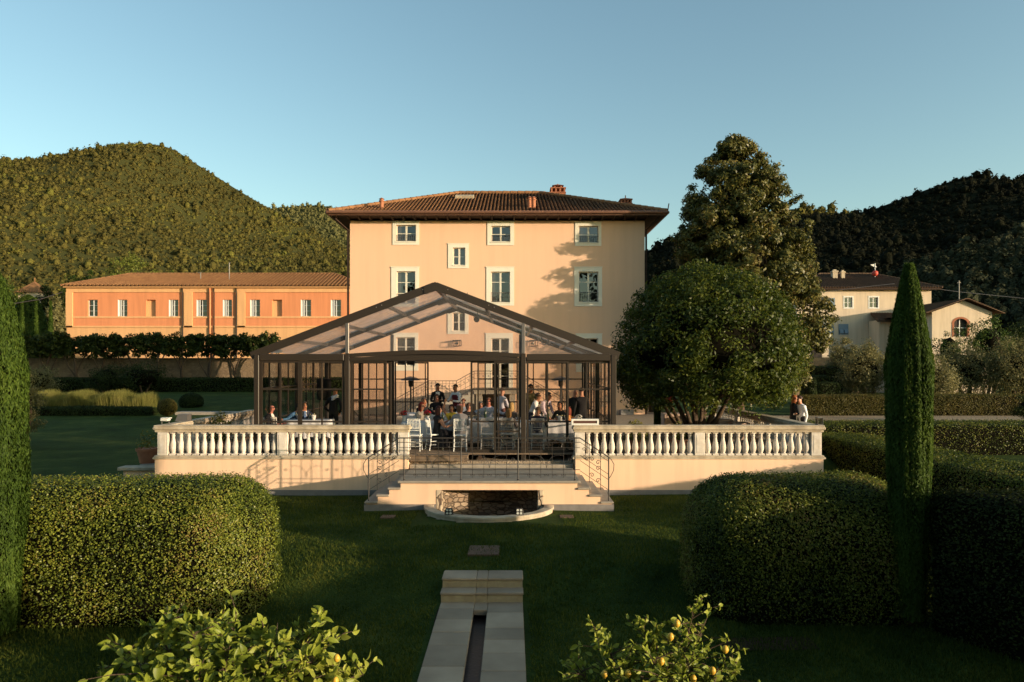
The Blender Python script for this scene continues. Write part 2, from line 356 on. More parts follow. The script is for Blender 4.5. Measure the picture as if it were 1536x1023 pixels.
# the path bed is cut out of the lawn sheet
cxm = (gx[ii.ravel()] + gx[ii.ravel() + 1]) / 2; cym = (gy[jj.ravel()] + gy[jj.ravel() + 1]) / 2
keep = ~((abs(cxm + .49) < .6) & (cym > 3) & (cym < 11.9)) & ~((np.hypot(cxm - X(733.5, 17.08), (cym - 17.05) / .92) < 1.47) & (cym < 17.9))
GF = np.stack([q, q + 1, q + nx + 1, q + nx], 1)[keep]
def lawn_mat():
    m = bpy.data.materials.new('lawn'); m.use_nodes = True; n = m.node_tree.nodes; l = m.node_tree.links; b = n['Principled BSDF']
    g = n.new('ShaderNodeNewGeometry'); t = n.new('ShaderNodeTexNoise'); t.inputs['Scale'].default_value = .55; t.inputs['Detail'].default_value = 8; t.inputs['Roughness'].default_value = .7
    l.new(g.outputs['Position'], t.inputs['Vector']); cr = n.new('ShaderNodeValToRGB'); e = cr.color_ramp.elements
    e[0].position = .32; e[0].color = (.020, .034, .007, 1); e[1].position = .68; e[1].color = (.078, .095, .019, 1); e.new(.52).color = (.038, .060, .012, 1)
    l.new(t.outputs['Fac'], cr.inputs['Fac']); l.new(cr.outputs['Color'], b.inputs['Base Color']); b.inputs['Roughness'].default_value = .95; b.inputs['Specular IOR Level'].default_value = .08
    t2 = n.new('ShaderNodeTexNoise'); t2.inputs['Scale'].default_value = 30; t2.inputs['Detail'].default_value = 5; l.new(g.outputs['Position'], t2.inputs['Vector'])
    bp = n.new('ShaderNodeBump'); bp.inputs['Strength'].default_value = .8; bp.inputs['Distance'].default_value = .05; l.new(t2.outputs['Fac'], bp.inputs['Height']); l.new(bp.outputs['Normal'], b.inputs['Normal'])
    return m
LAWN = lawn_mat()
lawn = build_np('lawn', PV, [(GF, 0)], [LAWN], smooth=True); tag(lawn, 'dark green clipped lawn of the garden', 'lawn', kind='structure')

# short grass blades where the lawn is close enough to show them
n = 230000
yy = 7.2 + 12.0 * rng.random(n) ** 1.25; xx = (rng.random(n) - .5) * 1.56 * yy
m_ = ((abs(xx + .49) > .72 + .05 * rng.random(n)) | (yy > 12.2)) & (yy < 18.9) & ~((abs(xx + .55) < 1.7) & (yy > 15.4)) & ~((xx > -3.7) & (xx < 2.5) & (yy > 16.9))
xx, yy = xx[m_], yy[m_]; n = len(xx); zz = ground_z(xx, yy)
h = (.03 + .04 * rng.random(n)) * (1 + .5 * lownoise(np.stack([xx, yy, 0 * xx], 1), 1.1, 5)); a = rng.random(n) * 6.283; wd = .006 + .006 * rng.random(n)
bx, by = np.cos(a) * wd, np.sin(a) * wd; tx, ty = rng.normal(0, .02, n), rng.normal(0, .02, n)
GV = np.stack([np.stack([xx - bx, yy - by, zz - .005], 1), np.stack([xx + bx, yy + by, zz - .005], 1), np.stack([xx + tx, yy + ty, zz + h], 1)], 1).reshape(-1, 3)
GRASS = leafmat('grass_blade', [(.028, .050, .008), (.065, .090, .014), (.16, .16, .026)], .5, .7, .1)
tag(build_np('grass', GV, [(np.arange(n * 3).reshape(-1, 3), 0)], [GRASS]), 'short grass blades of the front lawn', 'grass', kind='stuff')

# stone path with its water channel and the two steps up to the lawn
def slab_mat():
    m = mat('path_slabs', (.47, .355, .25), .8, .7, 1.6, (.24, .175, .12), .25, 35, spec=.2); n = m.node_tree.nodes; l = m.node_tree.links; b = n['Principled BSDF']
    rp = n.new('ShaderNodeNewGeometry'); hs = n.new('ShaderNodeHueSaturation'); mr = n.new('ShaderNodeMapRange'); mr.inputs['To Min'].default_value = .78; mr.inputs['To Max'].default_value = 1.15
    l.new(rp.outputs['Random Per Island'], mr.inputs['Value']); src = b.inputs['Base Color'].links[0].from_socket; l.new(src, hs.inputs['Color']); l.new(mr.outputs[0], hs.inputs['Value']); l.new(hs.outputs[0], b.inputs['Base Color'])
    return m
SLAB = slab_mat()
PXc = -.49
path = thing('garden_path', 'pale stone slab path with a narrow central water channel', 'path', (PXc, 8, -.31)); path['kind'] = 'structure'
b = MB(); y = 3.0
while y < 11.36:
    d = .42 + .3 * random.random(); y1 = min(y + d, 11.36)
    b.bbox(PXc - .665, PXc - .115, y + .004, y1 - .004, -.40, -.31 + random.uniform(-.003, .003), .008)
    y = y1
y = 3.0
while y < 11.36:
    d = .42 + .3 * random.random(); y1 = min(y + d, 11.36)
    b.bbox(PXc + .10, PXc + .665, y + .004, y1 - .004, -.40, -.31 + random.uniform(-.003, .003), .008)
    y = y1
b.bbox(PXc - .111, PXc + .096, 11.0, 11.36, -.40, -.315, .006)
b.build('slab', SLAB, path)
b = MB(); b.box(PXc - .70, PXc + .70, 3.0, 11.4, -.60, -.47); b.build('channel_bed', mat('wet_channel_bed', (.055, .035, .028), .35, .6, 5, (.035, .022, .018), .2, 20), path)
b = MB(); b.box(PXc - .69, PXc - .667, 3, 11.36, -.47, -.345); b.box(PXc + .667, PXc + .69, 3, 11.36, -.47, -.345); b.build('side_bed', MATS['bare_soil'] if 'bare_soil' in MATS else M['soil'], path)
stp = thing('garden_steps', 'two low pale stone steps at the top of the slab path', 'steps', (PXc, 11.6, -.31)); stp['kind'] = 'structure'
for (ya, yb, za, zb) in ((11.63, 12.07, -.34, 0.), (11.36, 11.63, -.5, -.155)):
    b = MB()
    for xa, xb in ((-.665, -.10), (-.095, .085), (.09, .665)): b.bbox(PXc + xa, PXc + xb, ya, yb, za, zb - .045, .004)
    b.build('riser', mat('riser_stone', (.42, .33, .20), .9, .5, 7, (.30, .22, .13), .3, 30), stp)
    b = MB()
    for xa, xb in ((-.675, -.10), (-.095, .085), (.09, .675)): b.bbox(PXc + xa, PXc + xb, ya - .02, yb - .002, zb - .043, zb, .01)
    b.build('tread', SLAB, stp)
b = MB(); b.bbox(X(703, 13.3), X(749, 13.3), 12.95, 13.6, -.08, .035, .008)
tag(b.build('stone_slab', mat('brown_slab', (.16, .095, .06), .9, .5, 9, (.11, .065, .045), .3, 30)), 'brown stone slab set in the lawn above the garden steps', 'stone slab')
for (xc, yc, lb) in ((X(582, 16.3), 16.3, 'small flat stone in the grass before the stair foot with the curled shadow behind'), (X(850, 16.3), 16.3, 'small flat stone in the grass beside the fountain kerb under the lawn-side stair end')):
    b = MB(); b.bbox(xc - .16, xc + .16, yc - .15, yc + .15, -.06, .02, .008); tag(b.build('lawn_stone', MATS['brown_slab']), lb, 'stone')
# bare strip under the clipped hedge on the right
b = MB(); zz_ = -.325
b.add([(X(1075, 9.6), 9.45, zz_), (X(1225, 9.6), 9.5, zz_), (X(1215, 9.9), 9.95, zz_), (X(1085, 9.9), 9.9, zz_)], [(0, 1, 2, 3)])
tag(b.build('bare_earth', M['soil']), 'bare brown earth at the foot of the hedge', 'earth', kind='structure')

# ================================================================ terrace
def gravel_mat(name, c1, c2, sc=28):
    m = mat(name, c1, .95, .6, 1.2, tuple(c * .8 for c in c1), 0, spec=.1); n = m.node_tree.nodes; l = m.node_tree.links; b = n['Principled BSDF']
    g = n.new('ShaderNodeNewGeometry'); v = n.new('ShaderNodeTexVoronoi'); v.inputs['Scale'].default_value = sc; l.new(g.outputs['Position'], v.inputs['Vector'])
    bp = n.new('ShaderNodeBump'); bp.inputs['Strength'].default_value = 1; bp.inputs['Distance'].default_value = .03; l.new(v.outputs['Distance'], bp.inputs['Height']); l.new(bp.outputs['Normal'], b.inputs['Normal'])
    mx = n.new('ShaderNodeMixRGB'); sp = n.new('ShaderNodeSeparateColor'); l.new(v.outputs['Color'], sp.inputs[0]); l.new(sp.outputs[0], mx.inputs['Fac'])
    src = b.inputs['Base Color'].links[0].from_socket; l.new(src, mx.inputs[1]); mx.inputs[2].default_value = (*c2, 1); l.new(mx.outputs[0], b.inputs['Base Color'])
    return m
GRAVEL = gravel_mat('gravel_bed', (.40, .32, .24), (.24, .18, .13))
b = MB(); b.box(TX0 + .05, TX1 - .05, TY + .34, 60, .02, TZ); tag(b.build('terrace', GRAVEL), 'gravel terrace in front of the villa', 'terrace', kind='structure')
SY0 = 17.08
GL, GR = X(612, TY), X(862, TY)                 # the gap where the staircase comes up
rw = thing('retaining_wall', 'ochre plastered terrace retaining wall with grey stone foot', 'wall', (-.6, TY, 0))
b = MB(); b.box(TX0, GL, TY, TY + .3, .0, .965); b.box(GR, TX1, TY, TY + .3, .0, .965); b.box(GL, GR, TY, TY + .3, 0, .655); b.box(TX0, TX0 + .3, TY + .3, 30, 0, .965); b.box(TX1 - .3, TX1, TY + .3, 30, 0, .965); b.build('wall', M['wall'], rw)
for xa, xb in ((TX0 - .025, X(546, SY0) + .0), (X(920, SY0), TX1 + .025)):
    b = MB(); b.box(xa, xb, TY - .025, TY - .001, -.1, .13); b.build('plinth', M['plinth'], rw)

BAL = [(.075, 0), (.075, .05), (.055, .055), (.052, .075), (.062, .09), (.085, .17), (.088, .22), (.076, .30), (.052, .40), (.042, .47), (.040, .50), (.055, .515), (.055, .53), (.043, .54), (.046, .57), (.066, .60), (.066, .63)]
bal_me = None
def balustrade(name, label, p0, ang, length, posts, per_bay):
    """posts: centres along the run (width .27); balusters spaced between"""
    global bal_me
    t = thing(name, label, 'balustrade', p0, ang)
    def loc(bm_, nm, mt, sm=None):
        o = bm_.build(nm, mt, None, sm); o.parent = t; return o
    b = MB(); b.bbox(-.06, length + .06, -.17, .17, .965, 1.02, .012); b.bbox(-.03, length + .03, -.145, .145, 1.02, 1.065, .012); loc(b, 'base_rail', M['stone_cap'])
    b = MB(); b.bbox(-.02, length + .02, -.13, .13, 1.70, 1.765, .012); b.bbox(-.06, length + .06, -.17, .17, 1.765, 1.85, .02); b.bbox(-.04, length + .04, -.15, .15, 1.85, 1.89, .012); loc(b, 'top_rail', M['stone_cap'])
    for c in posts:
        b = MB(); b.bbox(c - .14, c + .14, -.11, .11, 1.066, 1.699, .008)
        b.bbox(c - .09, c + .09, -.118, -.109, 1.14, 1.63, .004); b.bbox(c - .09, c + .09, .109, .118, 1.14, 1.63, .004)
        loc(b, 'pier', M['stone'])
    # half balusters hug each pier, whole ones fill the bays
    for a, c in zip(posts[:-1], posts[1:]):
        s0, s1 = a + .14, c - .14; step = (s1 - s0) / per_bay
        for k in range(per_bay):
            if bal_me is None:
                b = MB(); b.lathe(BAL, (0, 0, 0), 12); b.box(-.082, .082, -.082, .082, .0, .045); b.box(-.07, .07, -.07, .07, .60, .634)
                o = b.build('baluster', M['stone'], None, 50); bal_me = o.data
            else:
                o = bpy.data.objects.new('baluster', bal_me); C.objects.link(o)
            o.parent = t; o.location = (s0 + step * (k + .5), 0, 1.066); o.rotation_euler = (0, 0, random.uniform(-.1, .1))
    return t
Lf = GL - TX0
balustrade('stone_balustrade', 'pale stone balustrade along the terrace front beside the seated man in sunglasses', (TX0, TY + .15, 0), 0, Lf, [.19, X(422.5, TY) - TX0, Lf - .14], 14)
Lr = TX1 - GR
balustrade('stone_balustrade', 'pale stone balustrade along the terrace front below the round tree', (GR, TY + .15, 0), 0, Lr, [.14, X(1050.5, TY) - GR, Lr - .17], 14)
balustrade('stone_balustrade', 'stone balustrade running back along the terrace edge towards the couple', (TX1 - .15, TY + .35, 0), R(90), 9.4, [.14, 3.2, 6.3, 9.26], 14)
balustrade('stone_balustrade', 'stone balustrade running back along the terrace edge beside the dark lawn', (TX0 + .15, TY + .35, 0), R(90), 6.4, [.14, 3.2, 6.26], 14)

# ================================================================ staircase, niche and basin
SY = 17.08                                     # front face
st = thing('stone_staircase', 'double-sided stone staircase with ochre plastered front', 'staircase', (X(733, SY), SY, 0))
LX0, LX1 = X(601, SY), X(866, SY)
NX0, NX1 = X(654, SY), X(815, SY); NZ = Z(735, SY)
b = MB()
prof = lambda s: None
zt = [.715 - .055, .55 - .05, .38 - .05, .20 - .05]
# body under the landing, left and right of the niche, and the lintel over it
b.box(LX0, NX0, SY, TY - .03, .14, .66); b.box(NX1, LX1, SY, TY - .03, .14, .66); b.box(NX0, NX1, SY, SY + .25, NZ, .66); b.box(NX0, NX1, SY + .25, TY - .03, .60, .66)
for k in range(3):
    b.box(LX0 - .28 * (k + 1), LX0 - .28 * k, SY, TY - .03, .14, .50 - .17 * k if k < 2 else .155); b.box(LX1 + .28 * k, LX1 + .28 * (k + 1), SY, TY - .03, .14, .50 - .17 * k if k < 2 else .155)
b.build('body', M['wall'], st)
for xa, xb in ((LX0 - .89, NX0 - .001), (NX1 + .001, LX1 + .89)):
    b = MB(); b.box(xa, xb, SY - .025, TY - .03, -.1, .138); b.build('plinth', M['plinth'], st)
b = MB(); b.bbox(LX0 - .07, LX1 + .07, SY - .06, TY + .13, .66, .715, .012); b.build('landing', M['step'], st)
for k in range(3):
    zt = .55 - .17 * k
    for sgn in (-1, 1):
        xa, xb = (LX0 - .28 * (k + 1) - .04, LX0 - .28 * k) if sgn < 0 else (LX1 + .28 * k, LX1 + .28 * (k + 1) + .04)
        b = MB(); b.bbox(xa, xb, SY - .045, TY - .04, zt - .05, zt, .012); b.build('step', M['step'], st)
b = MB(); b.bbox(GL + .02, GR - .02, TY + .13, TY + .34, .66, .80, .012); b.build('step', M['step'], st)
ni = thing('fountain_niche', 'rubble stone niche under the staircase landing', 'niche', (X(733, SY), SY, 0))
b = MB(); cxn = (NX0 + NX1) / 2; rad = (NX1 - NX0) / 2 - .13; seg = 16
pts = [(cxn + rad * math.cos(math.pi * k / seg), SY + .28 + .75 * math.sin(math.pi * k / seg)) for k in range(seg + 1)]
for (xa, ya), (xb, yb) in zip(pts[:-1], pts[1:]): b.quad((xa, ya, -.75), (xb, yb, -.75), (xb, yb, .60), (xa, ya, .60))
b.build('back_wall', M['rubble'], ni, fix=False)
for xa, xb in ((NX0 + .002, NX0 + .14), (NX1 - .14, NX1 - .002)):
    b = MB(); b.bbox(xa, xb, SY - .012, SY + .35, -.05, NZ - .002, .012); b.build('jamb', M['jamb'], ni)
bs = thing('fountain_basin', 'half-round low stone basin kerb in front of the niche', 'basin', (X(733, SY), SY, 0))
b = MB(); ro, ri = 1.58, 1.34; K = 40; xc = X(733.5, SY); ph = lambda t: (math.cos(math.pi + math.pi * t / K), math.sin(math.pi + math.pi * t / K) * .92)
for z0, z1, r0, r1 in ((-.08, .085, ro - .03, ri + .02), (.085, .135, ro, ri)):
    vs = []; fs = []
    for k in range(K + 1):
        c_, s_ = ph(k); yb = SY - .03
        for r_, z_ in ((r0, z0), (r0, z1 - .01), (r0 - .012, z1), (r1 + .012, z1), (r1, z1 - .01), (r1, z0)): vs.append((xc + r_ * c_, yb + r_ * s_, z_))
    for k in range(K):
        for j in range(5): fs.append((k * 6 + j, k * 6 + j + 1, k * 6 + 7 + j, k * 6 + 6 + j))
    fs += [tuple(range(6)), tuple(K * 6 + j for j in range(5, -1, -1))]
    b.add(vs, fs)
b.build('kerb', M['stone_cap'], bs, 40)
b = MB(); pts_ = [(xc + (ri + .01) * ph(k)[0], SY - .03 + (ri + .01) * ph(k)[1]) for k in range(K + 1)]
for (xa, ya), (xb, yb) in zip(pts_[:-1], pts_[1:]): b.quad((xa, ya, -.72), (xb, yb, -.72), (xb, yb, .09), (xa, ya, .09))
for sx in (-1, 1):
    xa = xc + sx * (ri + .01); xb = cxn + sx * rad; b.quad((xa, SY - .03, -.72), (xb, SY + .28, -.72), (xb, SY + .28, .0), (xa, SY - .03, .0))
b.build('inner_wall', M['rubble'], bs, fix=False)
b = MB(); vs = [(xc, SY + 1.2, -.7)] + [(xc + 1.5 * ph(k)[0], SY + .5 + 2.0 * ph(k)[1], -.7) for k in range(K + 1)]
b.add(vs, [(0, k + 1, k + 2) for k in range(K)]); b.build('floor', mat('basin_floor', (.07, .048, .034), .8, .6, 6, (.04, .03, .022), .4, 20), bs)
for px, lb in ((673.5, 'small black spotlight on the basin kerb facing the lawn beneath the redhead woman'), (779, 'small black spotlight on the basin kerb beneath the tent post')):
    Yl = 15.9; xl = X(px, Yl); t = thing('garden_spotlight', lb, 'spotlight', (xl, Yl, .135))
    b = MB(); b.bbox(xl - .08, xl + .08, Yl - .05, Yl + .05, .145, .285, .012); b.build('body', M['iron'], t)
    b = MB(); b.tube([(xl - .09, Yl, .136), (xl - .09, Yl, .24), (xl - .07, Yl, .24)], .008); b.tube([(xl + .09, Yl, .136), (xl + .09, Yl, .24), (xl + .07, Yl, .24)], .008); b.build('bracket', M['iron'], t)
    b = MB()
    for ix in (-.037, .037):
        for iz in (.18, .25): b.lathe([(.028, 0), (.028, .004), (.0, .006)], (0, 0, 0), 10); b.v[-30:] = [(xl + ix + p[0], Yl - .051 - p[2], iz + p[1]) for p in b.v[-30:]]
    b.build('lens', mat('spot_lens', (.55, .55, .5), .2, spec=.6), t, fix=False)

# ---------------------------------------------------------------- wrought iron
def scroll(b, x, y, z, s, r, flip=1, turns=1.25, horiz=(1, 0)):
    """spiral of size s in the vertical plane along horiz, starting at (x,y,z) and curling upwards"""
    pts = []; K = 16
    for k in range(K + 1):
        t = k / K; rad = s * (1 - .8 * t); a = t * turns * 2 * math.pi
        u = flip * (s - rad * math.cos(a)) ; v = rad * math.sin(a)
        pts.append((x + horiz[0] * u, y + horiz[1] * u, z + v))
    b.tube(pts, r, 4)
def railing_panel(b, q0, q1, r=.0065):
    """lyre motif between bottom points q0 and q1 of a panel 1 m high"""
    q0, q1 = Vector(q0), Vector(q1); d = q1 - q0
    P = lambda u, v: tuple(q0 + d * u + Vector((0, 0, v)))
    for s in (-1, 1):
        b.tube([P(.5, .30), P(.5 + s * .02, .45), P(.5 + s * .10, .58), P(.5 + s * .22, .62), P(.5 + s * .30, .60)], r, 4)
    hz = Vector((d.x, d.y, 0)).normalized(); hz = (hz.x, hz.y)
    for u, v, f in ((.5, .86, 1), (.5, .86, -1), (.06, .50, 1), (.94, .50, -1)): scroll(b, *P(u, v), .05, r, f, 1.25, hz)
    for u in (.2, .35, .5, .65, .8):
        for f in (1, -1): scroll(b, *P(u, .12), .032, r * .8, f, 1.1, hz)
ir = thing('iron_railing', 'black wrought iron railing with scrolls around the stair landing', 'railing', (X(733, SY), SY + .07, .715))
YR = SY + .07; zb = .715; pxs = [606, 691.5, 777, 862.5]; xs = [X(p, YR) for p in pxs]
for x in xs:
    b = MB(); b.tube([(x, YR, zb), (x, YR, zb + 1.05)], .016, 6); b.lathe([(.03, 0), (.03, .015), (.016, .03)], (x, YR, zb + .001), 8); b.build('post', M['iron'], ir)
for v, r in ((1.035, .017), (.93, .009), (.80, .007), (.26, .009), (.15, .009)):
    b = MB(); b.beam((xs[0] - .12, YR, zb + v), (xs[-1] + .12, YR, zb + v), r * 2, r * 1.6); b.build('rail', M['iron'], ir)
for i in range(3):
    for k in range(1, 5):
        x = xs[i] + (xs[i + 1] - xs[i]) * k / 5
        b = MB(); b.tube([(x, YR, zb + .06), (x, YR, zb + .93)], .0065, 5); b.build('bar', M['iron'], ir)
    b = MB(); railing_panel(b, (xs[i], YR, zb), (xs[i + 1], YR, zb)); b.build('scrollwork', M['iron'], ir)
for sgn, x0, pn in ((-1, xs[0] - .12, 553), (1, xs[-1] + .12, 913)):
    x1 = X(pn, YR); zt0, zt1 = zb + 1.035, Z(686, YR); dz = zt1 - zt0; dx = x1 - x0
    b = MB(); b.tube([(x1, YR, .20), (x1, YR, zt1 + .02)], .018, 6); b.build('newel', M['iron'], ir)
    b = MB(); b.beam((x0, YR, zt0), (x1 + sgn * .02, YR, zt1 - .01), .03, .026)
    for v in (.1, .42, .55, .80): b.beam((x0, YR, zt0 - v), (x1, YR, zt1 - v), .014, .012)
    b.build('sloping_rail', M['iron'], ir)
    for u in (.33, .72):
        xm = x0 + dx * u; zm = zt0 + dz * u
        b = MB(); b.tube([(xm, YR, zm - .93), (xm, YR, zm)], .008, 5); b.build('bar', M['iron'], ir)
    b = MB()
    for u, v, f in ((.33, -.36, 1), (.33, -.36, -1), (.72, -.26, -1), (.72, -.40, -1), (.08, -.25, 1), (.08, -.45, 1), (.33, -.75, 1), (.72, -.70, -1)):
        b = MB(); scroll(b, x0 + dx * u, YR, zt0 + dz * u + v, .06, .008, f * sgn, 1.2); b.build('scroll', M['iron'], ir)
    b = MB()
    b.tube([(x1 + sgn * .0, YR, zt1), (x1 + sgn * .07, YR, zt1 - .06), (x1 + sgn * .13, YR, zt1 - .17), (x1 + sgn * .12, YR, zt1 - .32), (x1 + sgn * .05, YR, zt1 - .46), (x1, YR, zt1 - .53)], .009, 5)
    b.build('scrollwork', M['iron'], ir)

# side steps with planter at the terrace's left end
ss_ = thing('side_steps', 'short stone-capped steps at the terrace corner beside the dark lawn', 'steps', (-11, 21, 0))
b = MB(); b.box(X(185, 20.2), TX0 - .03, 20.2, 21.4, 0, .5); b.build('wall', M['wall'], ss_)
b = MB(); b.bbox(X(180, 20.2) - .03, TX0 - .03, 20.1, 20.55, .5, .60, .015); b.build('cap', M['stone_cap'], ss_)
b = MB(); b.bbox(X(213, 20.7), TX0 - .03, 20.56, 21.4, .5, .62, .012); b.build('step', M['step'], ss_)
def pot(x, y, z, r, h, label, leafy):
    t = thing('potted_plant', label, 'potted plant', (x, y, z))
    b = MB(); b.lathe([(r * .68, 0), (r * .72, .03), (r * .95, h * .8), (r * 1.05, h * .82), (r * 1.08, h), (r * .95, h), (r * .9, h * .93), (0, h * .93)], (x, y, z), 18); b.build('pot', M['terra'], t, 40)
    n = leafy; d = rng.normal(0, 1, (n, 3)); d /= np.linalg.norm(d, axis=1, keepdims=True); d[:, 2] = abs(d[:, 2])
    P = np.array([x, y, z + h]) + d * np.array([r * 1.1, r * 1.1, r * 1.9]) * rng.random((n, 1)) ** .5
    V, Fq = leaves(P, d, .09, .5, .6); build_np('foliage', V, [(Fq, 0)], [LEAF['shrub']], t)
    return t
# ================================================================ buildings
def facade(b, x0, x1, z0, z1, Y, ops, depth=.18):
    """wall face at Y (towards the viewer) with rectangular openings and their reveals"""
    zs = sorted({z0, z1, *[o[2] for o in ops], *[o[3] for o in ops]})
    for za, zb in zip(zs[:-1], zs[1:]):
        cut = sorted((o[0], o[1]) for o in ops if o[2] < (za + zb) / 2 < o[3]); x = x0
        for a, c in cut:
            if a > x: b.quad((x, Y, za), (a, Y, za), (a, Y, zb), (x, Y, zb))
            x = c
        if x < x1: b.quad((x, Y, za), (x1, Y, za), (x1, Y, zb), (x, Y, zb))
    for a, c, za, zb in ops:
        d = Y + depth
        b.quad((a, Y, za), (a, Y, zb), (a, d, zb), (a, d, za)); b.quad((c, Y, za), (c, d, za), (c, d, zb), (c, Y, zb))
        b.quad((a, Y, zb), (c, Y, zb), (c, d, zb), (a, d, zb)); b.quad((a, Y, za), (a, d, za), (c, d, za), (c, Y, za))
def hip_roof_tiles(b, corners, ridge, pitch=.24, amp=.06, seglen=.42, thick=.05):
    """corrugated barrel tile sheet on one roof plane; corners = eave ends (left,right), ridge = (left,right) points above"""
    e0, e1, r0, r1 = [Vector(p) for p in (*corners, *ridge)]
    u = (e1 - e0).normalized(); Lw = (e1 - e0).length
    nrm = (e1 - e0).cross(r0 - e0).normalized()
    if nrm.z < 0: nrm = -nrm
    v = nrm.cross(u).normalized()
    if v.z < 0: v = -v
    H = (r0 - e0).dot(v); a0 = (r0 - e0).dot(u); a1 = (r1 - e0).dot(u)
    ncol = max(4, int(Lw / pitch)); w = Lw / ncol; prof = [(0., 0.), (.2, 0.), (.3, .8), (.5, 1.), (.7, .8), (.8, 0.)]
    for c in range(ncol):
        um = (c + .5) * w
        top = H * min(1, um / a0 if a0 > 1e-6 else 9, (Lw - um) / (Lw - a1) if Lw - a1 > 1e-6 else 9)
        nseg = max(1, int(top / seglen)); ht = top / nseg
        off = [(p * w, q * amp) for p, q in prof] + [(w, 0.)]
        for s in range(nseg):
            lift0, lift1 = .035 + random.uniform(0, .012), .0
            vs = [e0 + u * (c * w + p) + v * (s * ht) + nrm * (q + lift0) for p, q in off] + [e0 + u * (c * w + p) + v * ((s + 1) * ht + .02) + nrm * (q + lift1) for p, q in off]
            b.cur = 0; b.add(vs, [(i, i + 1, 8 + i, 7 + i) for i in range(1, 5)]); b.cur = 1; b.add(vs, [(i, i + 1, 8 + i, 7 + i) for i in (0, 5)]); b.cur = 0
            if s == 0: b.add(vs[:7] + [e0 + u * (c * w + w / 2) + nrm * .0], [(0, 7, 6, 5, 4, 3, 2, 1)])
def ridge_tiles(b, p0, p1, r=.12, n=None):
    p0, p1 = Vector(p0), Vector(p1); L = (p1 - p0).length; n = n or max(2, int(L / .42)); d = (p1 - p0) / n
    for k in range(n): b.tube([p0 + d * k, p0 + d * (k + 1.04)], [r * 1.12, r * .92], 8)
def roof(name, par, x0, x1, y0, y1, z, inset, rz, m, pitch=.24, amp=.06, ry=None):
    """hipped roof over a rectangle; returns the object"""
    ym = (y0 + y1) / 2; A, B_, Cc, D = (x0, y0, z), (x1, y0, z), (x1, y1, z), (x0, y1, z); r0, r1 = (x0 + inset, ym, rz), (x1 - inset, ym, rz)
    b = MB(); b.cur = 1; b.add([A, B_, Cc, D, r0, r1], [(0, 1, 5, 4), (1, 2, 5), (2, 3, 4, 5), (3, 0, 4), (0, 3, 2, 1)])
    b.v[-6:] = [(p[0], p[1], p[2] - .03) for p in b.v[-6:]]
    b.cur = 0; hip_roof_tiles(b, (A, B_), (r0, r1), pitch, amp); hip_roof_tiles(b, (B_, Cc), (r1, r1), pitch, amp); hip_roof_tiles(b, (D, A), (r0, r0), pitch, amp)
    for p, q_ in ((A, r0), (B_, r1), (r0, r1)): ridge_tiles(b, Vector(p) + Vector((0, 0, .06)), Vector(q_) + Vector((0, 0, .06)))
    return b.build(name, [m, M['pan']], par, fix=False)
def window(par, Y, op, trim=None, tw=.17, rows=3, cols=2, leaf_open=False, frame=None, curtain=True, guard=False, head=None, sill=True, m_trim='trim', light=None):
    """casing > sash, pane, curtain, guard; op = opening (x0,x1,z0,z1) in a wall at Y"""
    x0, x1, z0, z1 = op; fm = M[frame or 'trim']
    b = MB(); p = .035
    if trim:
        a, c, d, e = trim
        b.box(a, x0, Y - p, Y - .001, d, e); b.box(x1, c, Y - p, Y - .001, d, e); b.box(x0, x1, Y - p, Y - .001, z1, e); b.box(x0, x1, Y - p, Y - .001, d, z0)
        b.box(a - .03, c + .03, Y - p - .02, Y - .002, e - .001, e + .035)
    if sill: b.box(x0 - .03, x1 + .03, Y - .07, Y + .16, z0 - .035, z0 + .004)
    w = b.build('window', M[m_trim], par)
    b = MB(); Yf = Y + .13; f = .045; xm = (x0 + x1) / 2
    for a, c in ((x0, xm - .003), (xm + .003, x1)) if cols == 2 else ((x0, x1),):
        b.box(a, a + f, Yf - .025, Yf + .025, z0, z1); b.box(c - f, c, Yf - .025, Yf + .025, z0, z1); b.box(a + f, c - f, Yf - .025, Yf + .025, z0, z0 + f * 1.3); b.box(a + f, c - f, Yf - .025, Yf + .025, z1 - f, z1)
        for k in range(1, rows): zz = z0 + (z1 - z0) * k / rows; b.box(a + f, c - f, Yf - .015, Yf + .015, zz - .014, zz + .014)
    b.build('sash', fm, w)
    b = MB(); b.quad((x0 + .02, Yf + .004, z0 + .02), (x1 - .02, Yf + .004, z0 + .02), (x1 - .02, Yf + .004, z1 - .02), (x0 + .02, Yf + .004, z1 - .02)); b.build('pane', M['pane'], w)
    b = MB(); b.box(x0, x1, Yf + .05, Yf + 1.6, z0, z1); b.f = [f_ for i, f_ in enumerate(b.f) if i != 2]; b.m = b.m[:len(b.f)]; b.build('room', M['darkroom'], w, fix=False)
    if curtain:
        b = MB(); K = 14; xe = xm if curtain == 'half' else x1
        for k in range(K):
            a, c = x0 + (xe - x0) * k / K, x0 + (xe - x0) * (k + 1) / K
            b.quad((a, Yf + .10 + .02 * (k % 2), z0 + .02), (c, Yf + .10 + .02 * ((k + 1) % 2), z0 + .02), (c, Yf + .10 + .02 * ((k + 1) % 2), z1), (a, Yf + .10 + .02 * (k % 2), z1))
        b.build('curtain', M['curtain'], w, fix=False)
    if guard:
        g0 = z0 + .05; b = MB(); h = guard
        for zz in (g0, g0 + h): b.beam((x0, Y - .02, zz), (x1, Y - .02, zz), .02, .02)
        K = 9
        for k in range(K + 1): xx_ = x0 + (x1 - x0) * k / K; b.tube([(xx_, Y - .02, g0), (xx_, Y - .02, g0 + h)], .009, 4)
        for k in range(K): xx_ = x0 + (x1 - x0) * (k + .5) / K; scroll(b, xx_, Y - .02, g0 + h * .5, .04, .006, 1)
        b.build('guard_rail', M['iron'], w)
    return w
